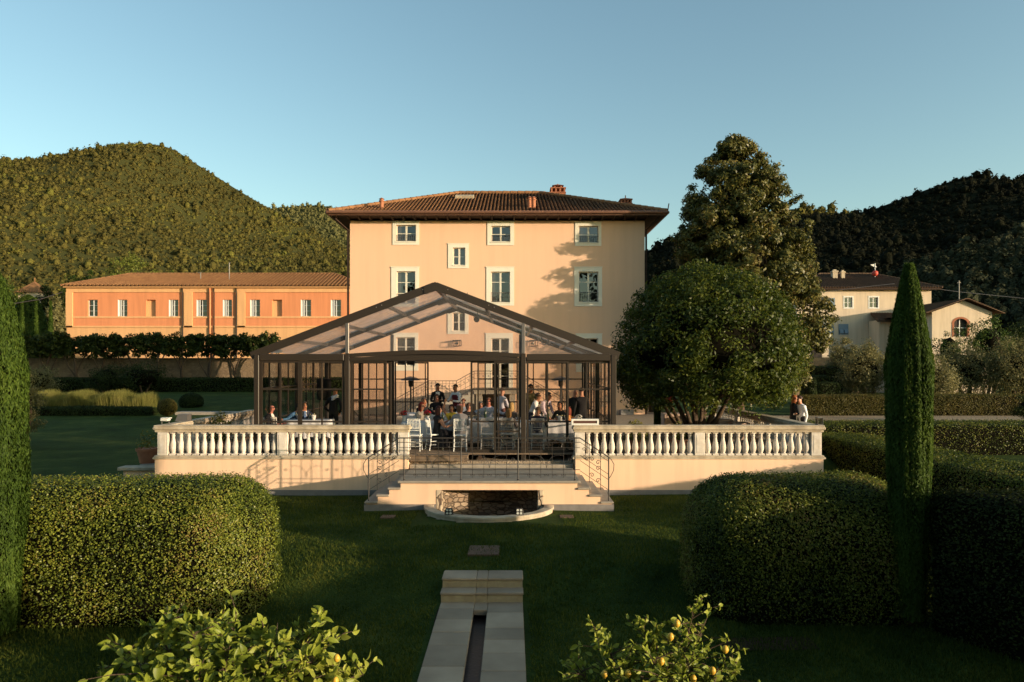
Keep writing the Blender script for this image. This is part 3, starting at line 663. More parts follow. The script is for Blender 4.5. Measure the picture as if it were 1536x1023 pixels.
# ---------------------------------------------------------------- villa
VY = 38.0; vx0, vx1 = X(525, VY), X(967, VY); vz1 = Z(331, VY)
villa = thing('villa', 'three-storey apricot plastered villa with hipped tile roof', 'villa', ((vx0 + vx1) / 2, VY, TZ))
def pr(a, c, d, e): return (X(a, VY), X(c, VY), Z(e, VY), Z(d, VY))      # pixel rectangle left,right,top,bottom
W = [ # opening, trim, rows, curtain, guard
    ((594.5, 624, 337.5, 362.5), (589, 628.7, 333, 367.5), 2, 'half', .30), ((737, 765.5, 339, 363), (731, 771, 333, 368), 2, False, .30), ((868, 897.5, 339, 364.5), (862.5, 902, 333.5, 369), 2, 'half', .30),
    ((679.5, 698, 371.5, 398), (672, 703, 366, 402.5), 2, True, 0), ((595, 623, 407, 456), (587, 628.5, 401, 460), 3, 'half', .5), ((736.5, 765, 407.5, 454), (729.5, 771, 401, 458.5), 3, 'half', .5),
    ((868, 897.5, 407.5, 453.5), (861.5, 903, 401, 459.5), 3, False, .5), ((679, 697.5, 469, 497), (671.5, 703, 465, 501), 2, True, 0),
    ((594.5, 622.5, 506, 549), (587, 627.5, 500, 556), 3, 'half', 0), ((737, 763.5, 507.5, 583), (728.5, 769.5, 500.5, 583), 4, False, 0), ((872, 897, 507.5, 552), (864, 903, 501, 558), 3, False, 0)]
ops = [pr(*w_[0]) for w_ in W]
b = MB(); facade(b, vx0, vx1, TZ - .1, vz1, VY, ops); b.box(vx0, vx1, VY + 2.0, VY + 11, TZ - .1, vz1)
b.quad((vx0, VY, TZ - .1), (vx0, VY, vz1), (vx0, VY + 2, vz1), (vx0, VY + 2, TZ - .1)); b.quad((vx1, VY, TZ - .1), (vx1, VY + 2, TZ - .1), (vx1, VY + 2, vz1), (vx1, VY, vz1))
b.build('wall', M['villa'], villa, fix=False)
for w_, o in zip(W, ops):
    wd = window(villa, VY, o, pr(*w_[1]), rows=w_[2], curtain=w_[3], guard=w_[4])
ez = Z(318, 37.05); ex0, ex1 = X(492, 37.05), X(1000, 37.05); eY0, eY1 = 37.05, 37.05 + 12.9
rf = roof('roof', villa, ex0, ex1, eY0, eY1, ez, 6.45, ez + 2.55, M['tile'], .20, .05)
b = MB()
b.box(ex0 + .05, ex1 - .05, eY0 + .05, VY - .002, ez - .16, ez - .10); b.box(ex0 + .05, vx0 - .002, VY, eY1 - .05, ez - .16, ez - .10); b.box(vx1 + .002, ex1 - .05, VY, eY1 - .05, ez - .16, ez - .10); b.build('soffit', M['wood'], villa)
for k in range(30):
    x = ex0 + .35 + (ex1 - ex0 - .7) * k / 29
    b = MB(); b.extrude([(eY0 + .10, ez - .161), (VY - .003, ez - .161), (VY - .003, ez - .28), (eY0 + .42, ez - .27), (eY0 + .16, ez - .21)], 'x', x - .045, x + .045); b.build('rafter_end', M['wood'], villa)
b = MB(); K = 8
for x0_, x1_, y0_, y1_ in ((ex0 - .06, ex1 + .06, eY0 - .07, eY0 - .07),): b.tube([(x0_, y0_, ez - .02), (x1_, y1_, ez - .02)], .085, 10)
b.tube([(ex0 - .07, eY0 - .02, ez - .02), (ex0 - .07, eY1, ez - .02)], .085, 10); b.tube([(ex1 + .07, eY0 - .02, ez - .02), (ex1 + .07, eY1, ez - .02)], .085, 10)
b.box(ex0, ex1, eY0 + .012, eY0 + .045, ez - .16, ez + .03); b.build('gutter', M['copper'], villa, 40)
for x, y in ((vx0 - .13, VY + .1), (vx1 + .10, VY + .1)):
    b = MB(); sgn = -1 if x < 0 else 1; b.tube([(x + sgn * .55, eY0 + .3, ez - .1), (x + sgn * .5, eY0 + .4, ez - .3), (x, y, ez - .75), (x, y, TZ)], .055, 8); b.build('downpipe', M['wood'], villa, 40)
for x, y in ((X(686, VY), 0), (X(800, VY), 0)):     # box lanterns on the wall
    z = Z(515, VY); b = MB(); a = .22
    for sx in (-a, a):
        for yy_ in (VY - .38, VY - .06): b.tube([(x + sx, yy_, z - .14), (x + sx, yy_, z + .14)], .012, 4)
    for zz in (z - .14, z + .14):
        b.beam((x - a, VY - .38, zz), (x + a, VY - .38, zz), .024, .024); b.beam((x - a, VY - .06, zz), (x + a, VY - .06, zz), .024, .024); b.beam((x - a, VY - .38, zz), (x - a, VY - .06, zz), .024, .024); b.beam((x + a, VY - .38, zz), (x + a, VY - .06, zz), .024, .024)
    b.box(x - a, x + a, VY - .38, VY - .06, z + .152, z + .17); b.box(x - .05, x + .05, VY - .06, VY - .002, z - .05, z + .05)
    wl = b.build('wall_lantern', M['iron'], villa); b = MB(); b.lathe([(.02, -.1), (.05, -.02), (.05, .04), (.02, .08)], (x, VY - .22, z), 10); b.build('bulb', M['lampglass'], wl, 40)
def roof_pt(px, py):
    """point of the villa's front roof plane seen at a pixel"""
    s = 2.55 / 6.45
    for k in range(4000):
        Y = eY0 + k * .002
        if Z(py, Y) <= ez + (Y - eY0) * s: return X(px, Y), Y, ez + (Y - eY0) * s
    return X(px, 43), 43, ez + 2.3
for px, py, lb in ((572.5, 313, None), (794.5, 312, None), (800.5, 312, None)):
    x, y, z = roof_pt(px, py); h = Y_h = (14 if px < 600 else 15) * y / F; b = MB(); b.lathe([(.11, -.1), (.11, h - .12), (.15, h - .12), (.15, h - .07), (.10, h - .06), (.10, h), (.16, h + .01), (.03, h + .09), (0, h + .1)], (x, y, z), 12); b.build('flue_pipe', M['terra'], rf, 40)
def chimney(px0, px1, pyb, pyt, Yc, stacked):
    x0, x1 = X(px0, Yc), X(px1, Yc); zb_, zt_ = Z(pyb, Yc), Z(pyt, Yc); H = zt_ - zb_; w_ = x1 - x0; xm = (x0 + x1) / 2; b = MB()
    b.box(x0 + .04, x1 - .04, Yc, Yc + w_ - .08, zb_ - .8, zb_ + H * .30); b.box(x0, x1, Yc - .04, Yc + w_ - .04, zb_ + H * .30, zb_ + H * .36)
    for i in range(4):
        for yy_ in (Yc, Yc + w_ - .2): xx_ = x0 + .04 + (w_ - .18) * i / 3; b.box(xx_, xx_ + .10, yy_, yy_ + .10, zb_ + H * .36, zb_ + H * .60)
    b.box(x0, x1, Yc - .04, Yc + w_ - .04, zb_ + H * .60, zb_ + H * .66)
    c0 = (xm, Yc + w_ / 2 - .04)
    if stacked:
        for sx in (-1, 1):
            for yy_ in (-.2, .2): b.box(c0[0] + sx * .2 - .05, c0[0] + sx * .2 + .05, c0[1] + yy_ - .05, c0[1] + yy_ + .05, zb_ + H * .66, zb_ + H * .82)
        z2 = zb_ + H * .82
    else: z2 = zb_ + H * .66
    k = .36 if stacked else w_ / 2
    b.add([(c0[0] - k, c0[1] - k, z2), (c0[0] + k, c0[1] - k, z2), (c0[0] + k, c0[1] + k, z2), (c0[0] - k, c0[1] + k, z2), (c0[0], c0[1], z2 + H * .16)], [(0, 1, 4), (1, 2, 4), (2, 3, 4), (3, 0, 4), (3, 2, 1, 0)])
    b.tube([(c0[0], c0[1], z2 + H * .1), (c0[0], c0[1], zt_)], .03, 6); b.build('chimney', M['brick'], rf)
chimney(825.5, 849, 296, 273, 43.5, True); chimney(930, 949, 312, 291, 40.2, False)
x, y, z = roof_pt(697, 298); s = 2.55 / 6.45; b = MB(); b.beam((x - .55, y, z + .12), (x + .55, y, z + .12), .5, .16, (0, -s, 1)); b.build('skylight', M['stone_cap'], rf)
b = MB(); b.tube([(ex1 + .05, eY0, ez), (ex1 + .12, eY0, ez + .45)], .03, 5); b.tube([(ex0 - .05, eY0, ez), (ex0 - .10, eY0, ez + .2)], .03, 5); b.build('eave_spike', M['copper'], rf)
# dark head of someone at the top middle window
# entrance porch with stairs down both sides
po = thing('entrance_stairs', 'double stone entrance stairs with iron railing before the villa door', 'stairs', (X(746, 36), 36, TZ))
zP = Z(583, 37.2); px0, px1 = X(712, 36.2), X(776, 36.2)
b = MB(); b.box(px0, px1, 35.6, VY - .06, zP - .22, zP); b.box(px0 - .04, px1 + .04, 35.55, VY - .07, zP - .05, zP + .012); b.box(px0 + .1, px0 + .4, 35.7, VY - .06, TZ, zP - .22); b.box(px1 - .4, px1 - .1, 35.7, VY - .06, TZ, zP - .22)
b.build('landing', M['step'], po)
b = MB(); n_ = 8; xl = px0; dz = (zP - TZ) / n_
mid = X(697, 36.0); zm = zP - .55
for k in range(3): b.box(px0 - .30 * (k + 1), px0 - .30 * k - .001, 35.65, 36.9, zm - .15, zP - (k + 1) * .14)
xm1 = px0 - .9; xm0 = X(644, 36.0); b.box(xm0, xm1 - .001, 35.65, 36.9, zm - .2, zm)
for k in range(5): b.box(xm0 - .32 * (k + 1), xm0 - .32 * k - .001, 35.65, 36.9, TZ, zm - .17 * (k + 1) + .05)
for k in range(8): b.box(px1 + .30 * k + .001, px1 + .30 * (k + 1), 35.65, 36.9, max(TZ, zP - dz * (k + 1) - .35), zP - dz * (k + 1) + .02)
b.build('flight', M['step'], po)
b = MB(); Yr = 35.68
def rail(p, q_, h=.95, n=8):
    p, q_ = Vector(p), Vector(q_); u = Vector((0, 0, 1))
    for v in (h, h * .85, h * .6, h * .35, .1): b.beam(p + u * v, q_ + u * v, .03 if v == h else .016, .03 if v == h else .016)
    for k in range(n + 1): t = p + (q_ - p) * (k / n); b.tube([t, t + u * h], .014 if k in (0, n) else .009, 4)
    for k in range(n): t = p + (q_ - p) * ((k + .5) / n); scroll(b, t.x, t.y, t.z + h * .72, .05, .008, 1)
rail((px0, Yr, zP), (px1, Yr, zP), .95, 8); rail((px0, Yr, zP), (xm1, Yr, zm + .05), .95, 4); rail((xm1, Yr, zm), (xm0, Yr, zm), 1.0, 8); rail((xm0, Yr, zm), (xm0 - 1.6, Yr, TZ), 1.0, 6); rail((px1, Yr, zP), (px1 + 2.4, Yr, TZ), .95, 9)
b.build('handrail', M['iron'], po)
b = MB(); b.bbox(X(930, 37.5), X(950, 37.5), 37.3, 37.8, TZ + .01, TZ + .28, .02); tag(b.build('stone_block', M['plinth']), 'low grey stone block at the foot of the villa wall beside the round tree', 'block')

# ---------------------------------------------------------------- long salmon building
OY = 76.0; ox0, ox1 = X(100, OY), X(545, OY); oz1 = Z(431.5, OY)
lo = thing('salmon_building', 'long low salmon plastered building with barrel tile roof', 'building', ((ox0 + ox1) / 2, OY, 1))
def po_(a, c, d, e): return (X(a, OY), X(c, OY), Z(e, OY), Z(d, OY))
OW = [(131.5, 146.5, 0), (176.5, 191, 1), (253, 267.5, 2), (294.5, 310.5, 3), (334, 348, 4), (375, 390, 1), (451, 466.5, 2), (496, 511.5, 2)]; BL = [(219, 233.5), (408, 423)]
ops = [po_(a, c, 449.5, 474.5) for a, c, _ in OW]; bl = [po_(a, c, 449.5, 474.5) for a, c in BL]
zb1 = Z(491, OY); zs0, zs1 = Z(477, OY), Z(474.6, OY)
b = MB(); facade(b, ox0, ox1, zb1, oz1, OY, ops + bl, .35); b.build('wall', M['salmon'], lo, fix=False)
b = MB(); facade(b, ox0, ox1, .5, zb1 - .001, OY - .02, []); b.box(ox0 + .01, ox1 - .01, OY + 1.8, OY + 13, .5, oz1); b.quad((ox0, OY, .5), (ox0, OY, oz1), (ox0, OY + 2, oz1), (ox0, OY + 2, .5))
for px_a, px_b in ((99.5, 109.5), (276.5, 289), (356.5, 368)): b.box(X(px_a, OY), X(px_b, OY), OY - .12, OY - .002, zb1, oz1 - .5)
b.box(ox0, ox1, OY - .10, OY - .003, oz1 - .5, oz1 - .02); b.box(ox0, ox1, OY - .07, OY - .003, zs0, zs1); b.box(ox0 - .05, ox1, OY - .12, OY - .021, zb1 - .02, zb1 + .16); b.box(ox0 - .15, ox1, OY - .42, OY - .003, oz1 - .02, oz1 + .12)
for o in bl: b.quad((o[0], OY + .34, o[2]), (o[1], OY + .34, o[2]), (o[1], OY + .34, o[3]), (o[0], OY + .34, o[3]))
b.build('band', M['peach'], lo, fix=False)
for (a, c, kind), o in zip(OW, ops):
    w_ = window(lo, OY + .12, o, None, rows=3, curtain=False, frame='white', m_trim='white')
    if kind:    # inward-opened white shutter leaf on the lit jamb
        b = MB(); b.box(o[0] + .005, o[0] + .06, OY + .02, OY + .20, o[2], o[3]); b.beam((o[0] + .03, OY + .20, (o[2] + o[3]) / 2), (o[0] + .42, OY + .06, (o[2] + o[3]) / 2), .04, o[3] - o[2] - .04); b.build('shutter', M['white'], w_)
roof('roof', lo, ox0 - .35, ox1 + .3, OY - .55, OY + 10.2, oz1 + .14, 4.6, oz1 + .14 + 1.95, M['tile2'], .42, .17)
for px_, m_n in ((316, 'salmon'), (322, 'bronze'), (355.5, 'bronze'), (275, 'bronze')):
    b = MB(); x = X(px_, OY); b.tube([(x, OY - .25, oz1 - .1), (x, OY - .16, oz1 - .7), (x, OY - .16, 1)], .10 if m_n == 'salmon' else .07, 8); b.build('downpipe', M[m_n], lo, 40)
b = MB()
for px_, hy, kk in ((301, 409, 0), (344, 394, 1)):
    x = X(px_, OY + 2); zt_ = Z(hy, OY + 2); b.tube([(x, OY + 2, oz1 + .5), (x, OY + 2, zt_)], .05, 6); b.tube([(x - .3 + kk * .25, OY + 2, zt_), (x + .12, OY + 2, zt_)], .05, 6)
b.build('roof_pipe', M['steel'], lo)
b = MB(); b.tube([(X(97, OY), OY - .3, oz1 - .5), (X(60, OY - 8), OY - 8, Z(449, OY - 8)), (X(-20, OY - 20), OY - 20, Z(462, OY - 20))], .035, 5)
tag(b.build('power_cable', M['iron']), 'thin overhead cable running from the salmon building past the small cypresses', 'cable')
# ---------------------------------------------------------------- cream house on the right
HY_ = 80.0; hx0, hx1 = X(1195, HY_), X(1397, HY_); hz1 = Z(434, HY_)
ch = thing('cream_house', 'cream plastered two-storey house with dark tile roof and blue shutters', 'house', ((hx0 + hx1) / 2, HY_, .4))
def ph_(a, c, d, e): return (X(a, HY_), X(c, HY_), Z(e, HY_), Z(d, HY_))
HW = [ph_(1234, 1245.5, 447, 463), ph_(1266.5, 1278.5, 446, 461.5), ph_(1304, 1317, 446, 461.5), ph_(1235, 1244, 486.5, 503), ph_(1259, 1271, 486, 502), ph_(1305, 1317, 486, 502)]
b = MB(); facade(b, hx0, hx1, .3, hz1, HY_, HW, .2); b.box(hx0 + .01, hx1 - .01, HY_ + 1.9, HY_ + 9, .3, hz1); b.quad((hx0, HY_, .3), (hx0, HY_, hz1), (hx0, HY_ + 2, hz1), (hx0, HY_ + 2, .3)); b.build('wall', M['cream'], ch, fix=False)
for i, o in enumerate(HW):
    w_ = window(ch, HY_, o, (o[0] - .12, o[1] + .12, o[2] - .12, o[3] + .12) if i in (1, 2) else None, rows=2, curtain=False, frame='white', m_trim='white')
    if i in (0, 3): 
        b = MB(); b.bbox(o[1] + .02, o[1] + .5, HY_ - .06, HY_ - .015, o[2], o[3], .006); b.bbox(o[0] - .5, o[0] - .02, HY_ - .06, HY_ - .015, o[2], o[3], .006); b.build('shutter', M['blue'], w_)
    if i in (4, 5):
        for s in (-1, 1):
            xm = (o[0] + o[1]) / 2; b = MB(); b.box(min(xm, xm + s * .55), max(xm, xm + s * .55), HY_ - .07, HY_ - .02, o[2], o[3]); b.beam((xm + s * .28, HY_ - .28, o[2] + .15), (xm + s * .28, HY_ - .08, o[2] + .62), .42, .03, (0, 1, .4)); b.build('shutter', M['blue'], w_)
hr = roof('roof', ch, hx0 - .6, hx1 + .8, HY_ - .8, HY_ + 9.6, hz1 + .1, 5.2, hz1 + .1 + 2.2, M['tile3'], .30, .08)
b = MB(); b.box(hx0 - .5, hx1 + .7, HY_ - .7, HY_ - .003, hz1 - .08, hz1 + .05); b.build('soffit', M['wood'], ch)
for px_, top, bot, wpx in ((1253, 404, 420, 7), (1265, 405, 416, 5)):
    Yc = HY_ + 2.6; x = X(px_, Yc); w_ = wpx * Yc / F; b = MB(); b.box(x - w_ / 2, x + w_ / 2, Yc, Yc + w_, Z(bot, Yc) - .8, Z(top + 4, Yc)); b.box(x - w_ * .62, x + w_ * .62, Yc - .06, Yc + w_ + .06, Z(top + 4, Yc), Z(top + 2, Yc)); b.box(x - w_ * .3, x + w_ * .3, Yc + .1, Yc + w_ - .1, Z(top + 2, Yc), Z(top, Yc)); b.build('chimney', M['stone_cap'], hr)
Yc = HY_ + 3; x = X(1312.5, Yc); z0 = Z(415, Yc); b = MB(); b.tube([(x, Yc, z0 - .8), (x, Yc, Z(395, Yc))], .05, 6)
b.add([(x - .55, Yc, Z(397, Yc)), (x - .1, Yc, Z(396, Yc)), (x + .25, Yc, Z(401, Yc)), (x - .15, Yc, Z(400, Yc))], [(0, 1, 2, 3)]); wv = b.build('weather_vane', M['white'], hr)
b = MB(); V, Fc = ICO2; b.add([tuple(np.array([x, Yc, Z(410, Yc)]) + v * .36) for v in V], [tuple(f) for f in Fc]); b.build('ball', mat('red_ball', (.45, .06, .04), .5), wv, 60)
b = MB(); a0 = X(1215, 74), Z(535, 74)
b.box(X(1205, 73), X(1243, 73), 73, 75, .5, Z(517, 73)); b.box(X(1203, 73), X(1246, 73), 72.8, 75.2, Z(517, 73), Z(514.5, 73)); sh = b.build('shed', M['cream']); tag(sh, 'small cream outbuilding with an arched opening below the house', 'outbuilding')
b = MB(); xc_, zc_ = X(1225, 72.97), Z(524, 72.97); b.add([(xc_ - .55, 72.97, zc_ - 1.2), (xc_ + .55, 72.97, zc_ - 1.2)] + [(xc_ + .55 * math.cos(math.pi * k / 10), 72.97, zc_ - .2 + .55 * math.sin(math.pi * k / 10)) for k in range(11)], [tuple(range(13))]); b.build('doorway', M['darkroom'], sh)
b = MB(); b.box(X(1190, 66), X(1300, 66), 66, 66.4, .3, Z(536, 66)); tag(b.build('brick_wall', M['rubble_wall']), 'low brown rubble wall in front of the cream house', 'wall')
# side wing and gabled barn
GYb = 70.0; g0, g1 = X(1398, GYb), X(1488, GYb); gm = X(1446, GYb); ze, zr = Z(468, GYb), Z(451, GYb)
gb = thing('gabled_house', 'cream gable-fronted house with brick arched window', 'house', (gm, GYb, .4))
b = MB(); aw = (X(1431, GYb), X(1451, GYb), Z(505, GYb), Z(478, GYb))
b.add([(g0, GYb, .3), (aw[0], GYb, .3), (aw[0], GYb, Z(462, GYb) if 0 else ze), (g0, GYb, ze)], [(0, 1, 2, 3)]); b.add([(aw[1], GYb, .3), (g1, GYb, .3), (g1, GYb, ze), (aw[1], GYb, ze)], [(0, 1, 2, 3)])
b.quad((aw[0], GYb, .3), (aw[1], GYb, .3), (aw[1], GYb, aw[2]), (aw[0], GYb, aw[2])); b.quad((aw[0], GYb, aw[3]), (aw[1], GYb, aw[3]), (aw[1], GYb, ze), (aw[0], GYb, ze)); b.add([(g0, GYb, ze), (g1, GYb, ze), (gm, GYb, zr)], [(0, 1, 2)])
b.quad((g0, GYb, .3), (g0, GYb, ze), (g0, GYb + 9, ze), (g0, GYb + 9, .3)); b.quad((g1, GYb, .3), (g1, GYb + 9, .3), (g1, GYb + 9, ze), (g1, GYb, ze)); b.build('wall', M['cream'], gb, fix=False)
b = MB(); b.quad((aw[0] - .1, GYb + .25, aw[2]), (aw[1] + .1, GYb + .25, aw[2]), (aw[1] + .1, GYb + .25, aw[3] + .1), (aw[0] - .1, GYb + .25, aw[3] + .1)); wo = b.build('window', M['darkroom'], gb)
b = MB(); xm = (aw[0] + aw[1]) / 2; rr_ = (aw[1] - aw[0]) / 2; zc_ = aw[3] - rr_ * .75; N_ = 12
for k in range(N_):
    t0, t1 = math.pi * k / N_, math.pi * (k + 1) / N_; P = lambda t, r_: (xm + r_ * math.cos(t), zc_ + r_ * .75 * math.sin(t))
    (a, b0), (c, d), (e, f_), (g, h_) = P(t0, rr_), P(t1, rr_), P(t1, rr_ + .25), P(t0, rr_ + .25)
    b.add([(a, GYb - .03, b0), (c, GYb - .03, d), (e, GYb - .03, f_), (g, GYb - .03, h_)], [(0, 1, 2, 3)])
b.box(aw[0] - .2, aw[0], GYb - .04, GYb + .2, aw[2], zc_); b.box(aw[1], aw[1] + .2, GYb - .04, GYb + .2, aw[2], zc_); b.build('brick_arch', M['brick'], wo, fix=False)
b = MB(); b.beam((xm, GYb + .2, aw[2]), (xm, GYb + .2, aw[3]), .08, .05, (0, 1, 0)); b.beam((aw[0], GYb + .2, (aw[2] + aw[3]) / 2), (aw[1], GYb + .2, (aw[2] + aw[3]) / 2), .06, .06); b.build('frame', M['white'], wo)
b = MB(); sl = (zr - ze) / (g1 - gm); sl2 = (zr - ze) / (gm - g0)
for (xa, za), (xb, zb_) in (((gm, zr + .12), (g0 - .9, ze - .9 * sl2 + .12)), ((gm, zr + .12), (g1 + .9, ze - .9 * sl + .12))):
    for k in range(14):
        t0, t1 = k / 14, (k + 1) / 14
        p = lambda t: (xa + (xb - xa) * t, za + (zb_ - za) * t)
        b.add([(p(t0)[0], GYb - .6, p(t0)[1]), (p(t1)[0], GYb - .6, p(t1)[1] + .06), (p(t1)[0], GYb + 9, p(t1)[1] + .06), (p(t0)[0], GYb + 9, p(t0)[1]), (p(t0)[0], GYb - .6, p(t0)[1] + .1), (p(t1)[0], GYb - .6, p(t1)[1] + .16), (p(t1)[0], GYb + 9, p(t1)[1] + .16), (p(t0)[0], GYb + 9, p(t0)[1] + .1)], [(0, 3, 2, 1), (4, 5, 6, 7), (0, 1, 5, 4), (1, 2, 6, 5)])
b.build('roof', M['tile3'], gb)
wx0, wx1 = X(1319, 77.6), X(1397, 77.6); b = MB(); b.box(wx0, wx1, 77.6, 79.9, .3, Z(480, 77.6)); wg = b.build('house_wing', M['cream']); tag(wg, 'low cream wing with lean-to tile roof between the cream house and gabled house', 'building')
za_, zb_ = Z(481, 77), Z(470, 79.9)
b = MB(); b.add([(wx0 - .5, 77, za_), (wx1 + .3, 77, za_), (wx1 + .3, 79.9, zb_), (wx0 + .2, 79.9, zb_)], [(0, 1, 2, 3)]); b.add([(wx0 - .5, 77, za_ - .15), (wx1 + .3, 77, za_ - .15), (wx1 + .3, 79.9, zb_ - .15), (wx0 + .2, 79.9, zb_ - .15)], [(3, 2, 1, 0)])
b.quad((wx0 - .5, 77, za_ - .15), (wx1 + .3, 77, za_ - .15), (wx1 + .3, 77, za_), (wx0 - .5, 77, za_)); b.quad((wx0 - .5, 77, za_ - .15), (wx0 + .2, 79.9, zb_ - .15), (wx0 + .2, 79.9, zb_), (wx0 - .5, 77, za_))
hip_roof_tiles(b, ((wx0 - .5, 77, za_ + .02), (wx1 + .3, 77, za_ + .02)), ((wx0 + .2, 79.9, zb_ + .02), (wx1 + .29, 79.9, zb_ + .02)), .3, .08); b.build('roof', [M['tile3'], M['pan']], wg, fix=False)
b = MB(); b.box(X(1384, 77.57), X(1395, 77.57), 77.5, 77.58, Z(508, 77.6), Z(474, 77.6)); b.build('door', M['boxdark'], wg)
b = MB(); b.tube([(X(1438.5, 72), 72, Z(462, 72)), (X(1438.5, 72), 72, Z(421, 72))], .05, 6); b.beam((X(1436, 72), 72, Z(424, 72)), (X(1441, 72), 72, Z(424, 72)), .04, .04); tag(b.build('roof_antenna', M['steel']), 'thin antenna mast above the gabled house roof', 'antenna')
b = MB()
for pts_ in ([(1190, 443), (1240, 437.5), (1300, 430), (1342, 425.5)],): b.tube([(X(p, 68), 68, Z(q_, 68)) for p, q_ in pts_], .025, 4)
tag(b.build('power_cable', M['steel']), 'pale overhead cable crossing the cream house roof', 'cable')
b = MB(); b.tube([(X(p, 82), 82, Z(q_, 82)) for p, q_ in ((1395, 432), (1440, 438), (1490, 443), (1560, 450))], .03, 4); tag(b.build('power_cable', M['steel']), 'pale overhead cable in front of the dark hillside', 'cable')
# small tower far left
b = MB(); Yt = 120; xt = X(42, Yt); b.box(xt - 1.7, xt + 1.7, Yt, Yt + 3.4, 0, Z(438.5, Yt)); tw_ = b.build('tower', M['cream']); tag(tw_, 'small tower with pyramid tile roof behind the ivy', 'tower')
b = MB(); z0, z1 = Z(438.5, Yt), Z(420, Yt); k = 2.1; b.add([(xt - k, Yt - .4, z0), (xt + k, Yt - .4, z0), (xt + k, Yt + 3.8, z0), (xt - k, Yt + 3.8, z0), (xt, Yt + 1.7, z1)], [(0, 1, 4), (1, 2, 4), (2, 3, 4), (3, 0, 4), (3, 2, 1, 0)]); b.tube([(xt, Yt + 1.7, z1 - .3), (xt, Yt + 1.7, z1 + .6)], .08, 5); b.build('roof', M['tile2'], tw_)
# rubble garden wall behind the left lawn
b = MB(); b.box(X(20, 68), X(560, 68), 68, 68.45, .9, Z(537, 68)); tag(b.build('garden_wall', M['rubble_wall']), 'long rubble stone wall behind the hedge below the salmon building', 'wall')
# ================================================================ glass pavilion
PF, PM, PB = 19.62, 23.3, 27.0
DZ = 1.08                                           # deck level
QL, QR = X(386, PF), X(920, PF); QC = (QL + QR) / 2; EZ = 3.86; RZ = 5.76
pv = thing('glass_pavilion', 'bronze framed glass pavilion with clear gabled roof', 'pavilion', (QC, PF, TZ))
def roof_z(x): return RZ - (RZ - EZ) * abs(x - QC) / (QR - QC)
XI0, XI1 = X(521, PF), X(785, PF)
for Yf in (PF, PM, PB):
    mt = M['bronze']
    for xx_ in (QL, QR):
        b = MB(); w_ = .14; b.bbox(xx_ - w_ / 2, xx_ + w_ / 2, Yf - .09, Yf + .09, TZ, EZ - .04, .012); b.build('post', mt, pv)
    for s, xe in ((-1, QL), (1, QR)):
        b = MB(); ov = .16; xo = xe + s * ov; zo = roof_z(xe) - (RZ - EZ) / (QR - QC) * ov
        hgt = .21 if Yf == PF else .16
        b.beam((QC + s * .02, Yf, RZ - .008), (xo, Yf, zo), .10, hgt, (0, 0, 1)); b.build('rafter', mt, pv)
    b = MB(); b.extrude([(QC - .32, RZ - .02), (QC, RZ + .10), (QC + .32, RZ - .02), (QC + .30, RZ - .24), (QC, RZ - .14), (QC - .30, RZ - .24)], 'y', Yf - .075, Yf + .075); b.build('ridge_plate', mt, pv)
    if Yf != PM:
        for xx_ in ((XI0, XI1)):
            b = MB(); b.bbox(xx_ - .07, xx_ + .07, Yf - .06, Yf + .06, TZ, EZ, .012); b.build('post', mt, pv)
            b = MB(); b.bbox(xx_ - .05, xx_ + .05, Yf - .05, Yf + .05, EZ + .001, roof_z(xx_) - .1, .01); b.build('gable_post', M['steel'], pv)
        b = MB(); b.bbox(QL + .09, XI0 - .09, Yf - .07, Yf + .07, EZ - .20, EZ - .01, .012); b.bbox(XI1 + .09, QR - .09, Yf - .07, Yf + .07, EZ - .20, EZ - .01, .012)
        # slightly bowed middle beam
        K = 12; x0, x1 = XI0 + .09, XI1 - .09; bow = lambda t: .10 * math.sin(math.pi * t)
        for k in range(K):
            t0, t1 = k / K, (k + 1) / K; a, c = x0 + (x1 - x0) * t0, x0 + (x1 - x0) * t1
            for za, zb_ in ((EZ - .20, EZ - .12), (EZ - .10, EZ)):
                vs = [(a, Yf - .07, za + (0 if za < EZ - .15 else bow(t0) * .6)), (c, Yf - .07, za + (0 if za < EZ - .15 else bow(t1) * .6)), (c, Yf - .07, zb_ + bow(t1)), (a, Yf - .07, zb_ + bow(t0))]
                b.add(vs + [(p[0], Yf + .07, p[2]) for p in vs], [(0, 1, 2, 3), (7, 6, 5, 4), (0, 4, 5, 1), (3, 2, 6, 7)])
        b.build('beam', mt, pv)
for xx_ in (QL, QR):
    for ya, yb in ((PF + .1, PM - .1), (PM + .1, PB - .1)):
        b = MB(); b.bbox(xx_ - .08, xx_ + .08, ya, yb, EZ - .17, EZ - .005, .012); b.build('eave_beam', M['bronze'], pv)
        for s_ in ((ya, yb),):
            pass
for s, xe in ((-1, QL), (1, QR)):
    for t in (.28, .55, .8):
        xx_ = QC + (xe - QC) * t; zz = roof_z(xx_) - .02
        b = MB(); b.beam((xx_, PF + .06, zz), (xx_, PM - .06, zz), .08, .09); b.beam((xx_, PM + .06, zz), (xx_, PB - .06, zz), .08, .09); b.build('purlin', M['steel'], pv)
    for ya, yb in ((PF + .06, PM - .06), (PM + .06, PB - .06)):
        b = MB(); n_ = 10
        for k in range(n_):
            for j in range(6):
                f = lambda k_, j_: (QC + (xe - QC) * k_ / n_, ya + (yb - ya) * j_ / 6, roof_z(QC + (xe - QC) * k_ / n_) + .04 + .015 * math.sin(k_ * 1.9 + j_ * 2.3))
                b.quad(f(k, j), f(k + 1, j), f(k + 1, j + 1), f(k, j + 1))
        b.build('roof_film', M['roof_film'], pv, 180, fix=False)
b = MB(); b.beam((QC, PF + .08, RZ - .03), (QC, PB - .08, RZ - .03), .10, .10); b.build('ridge_beam', M['steel'], pv)
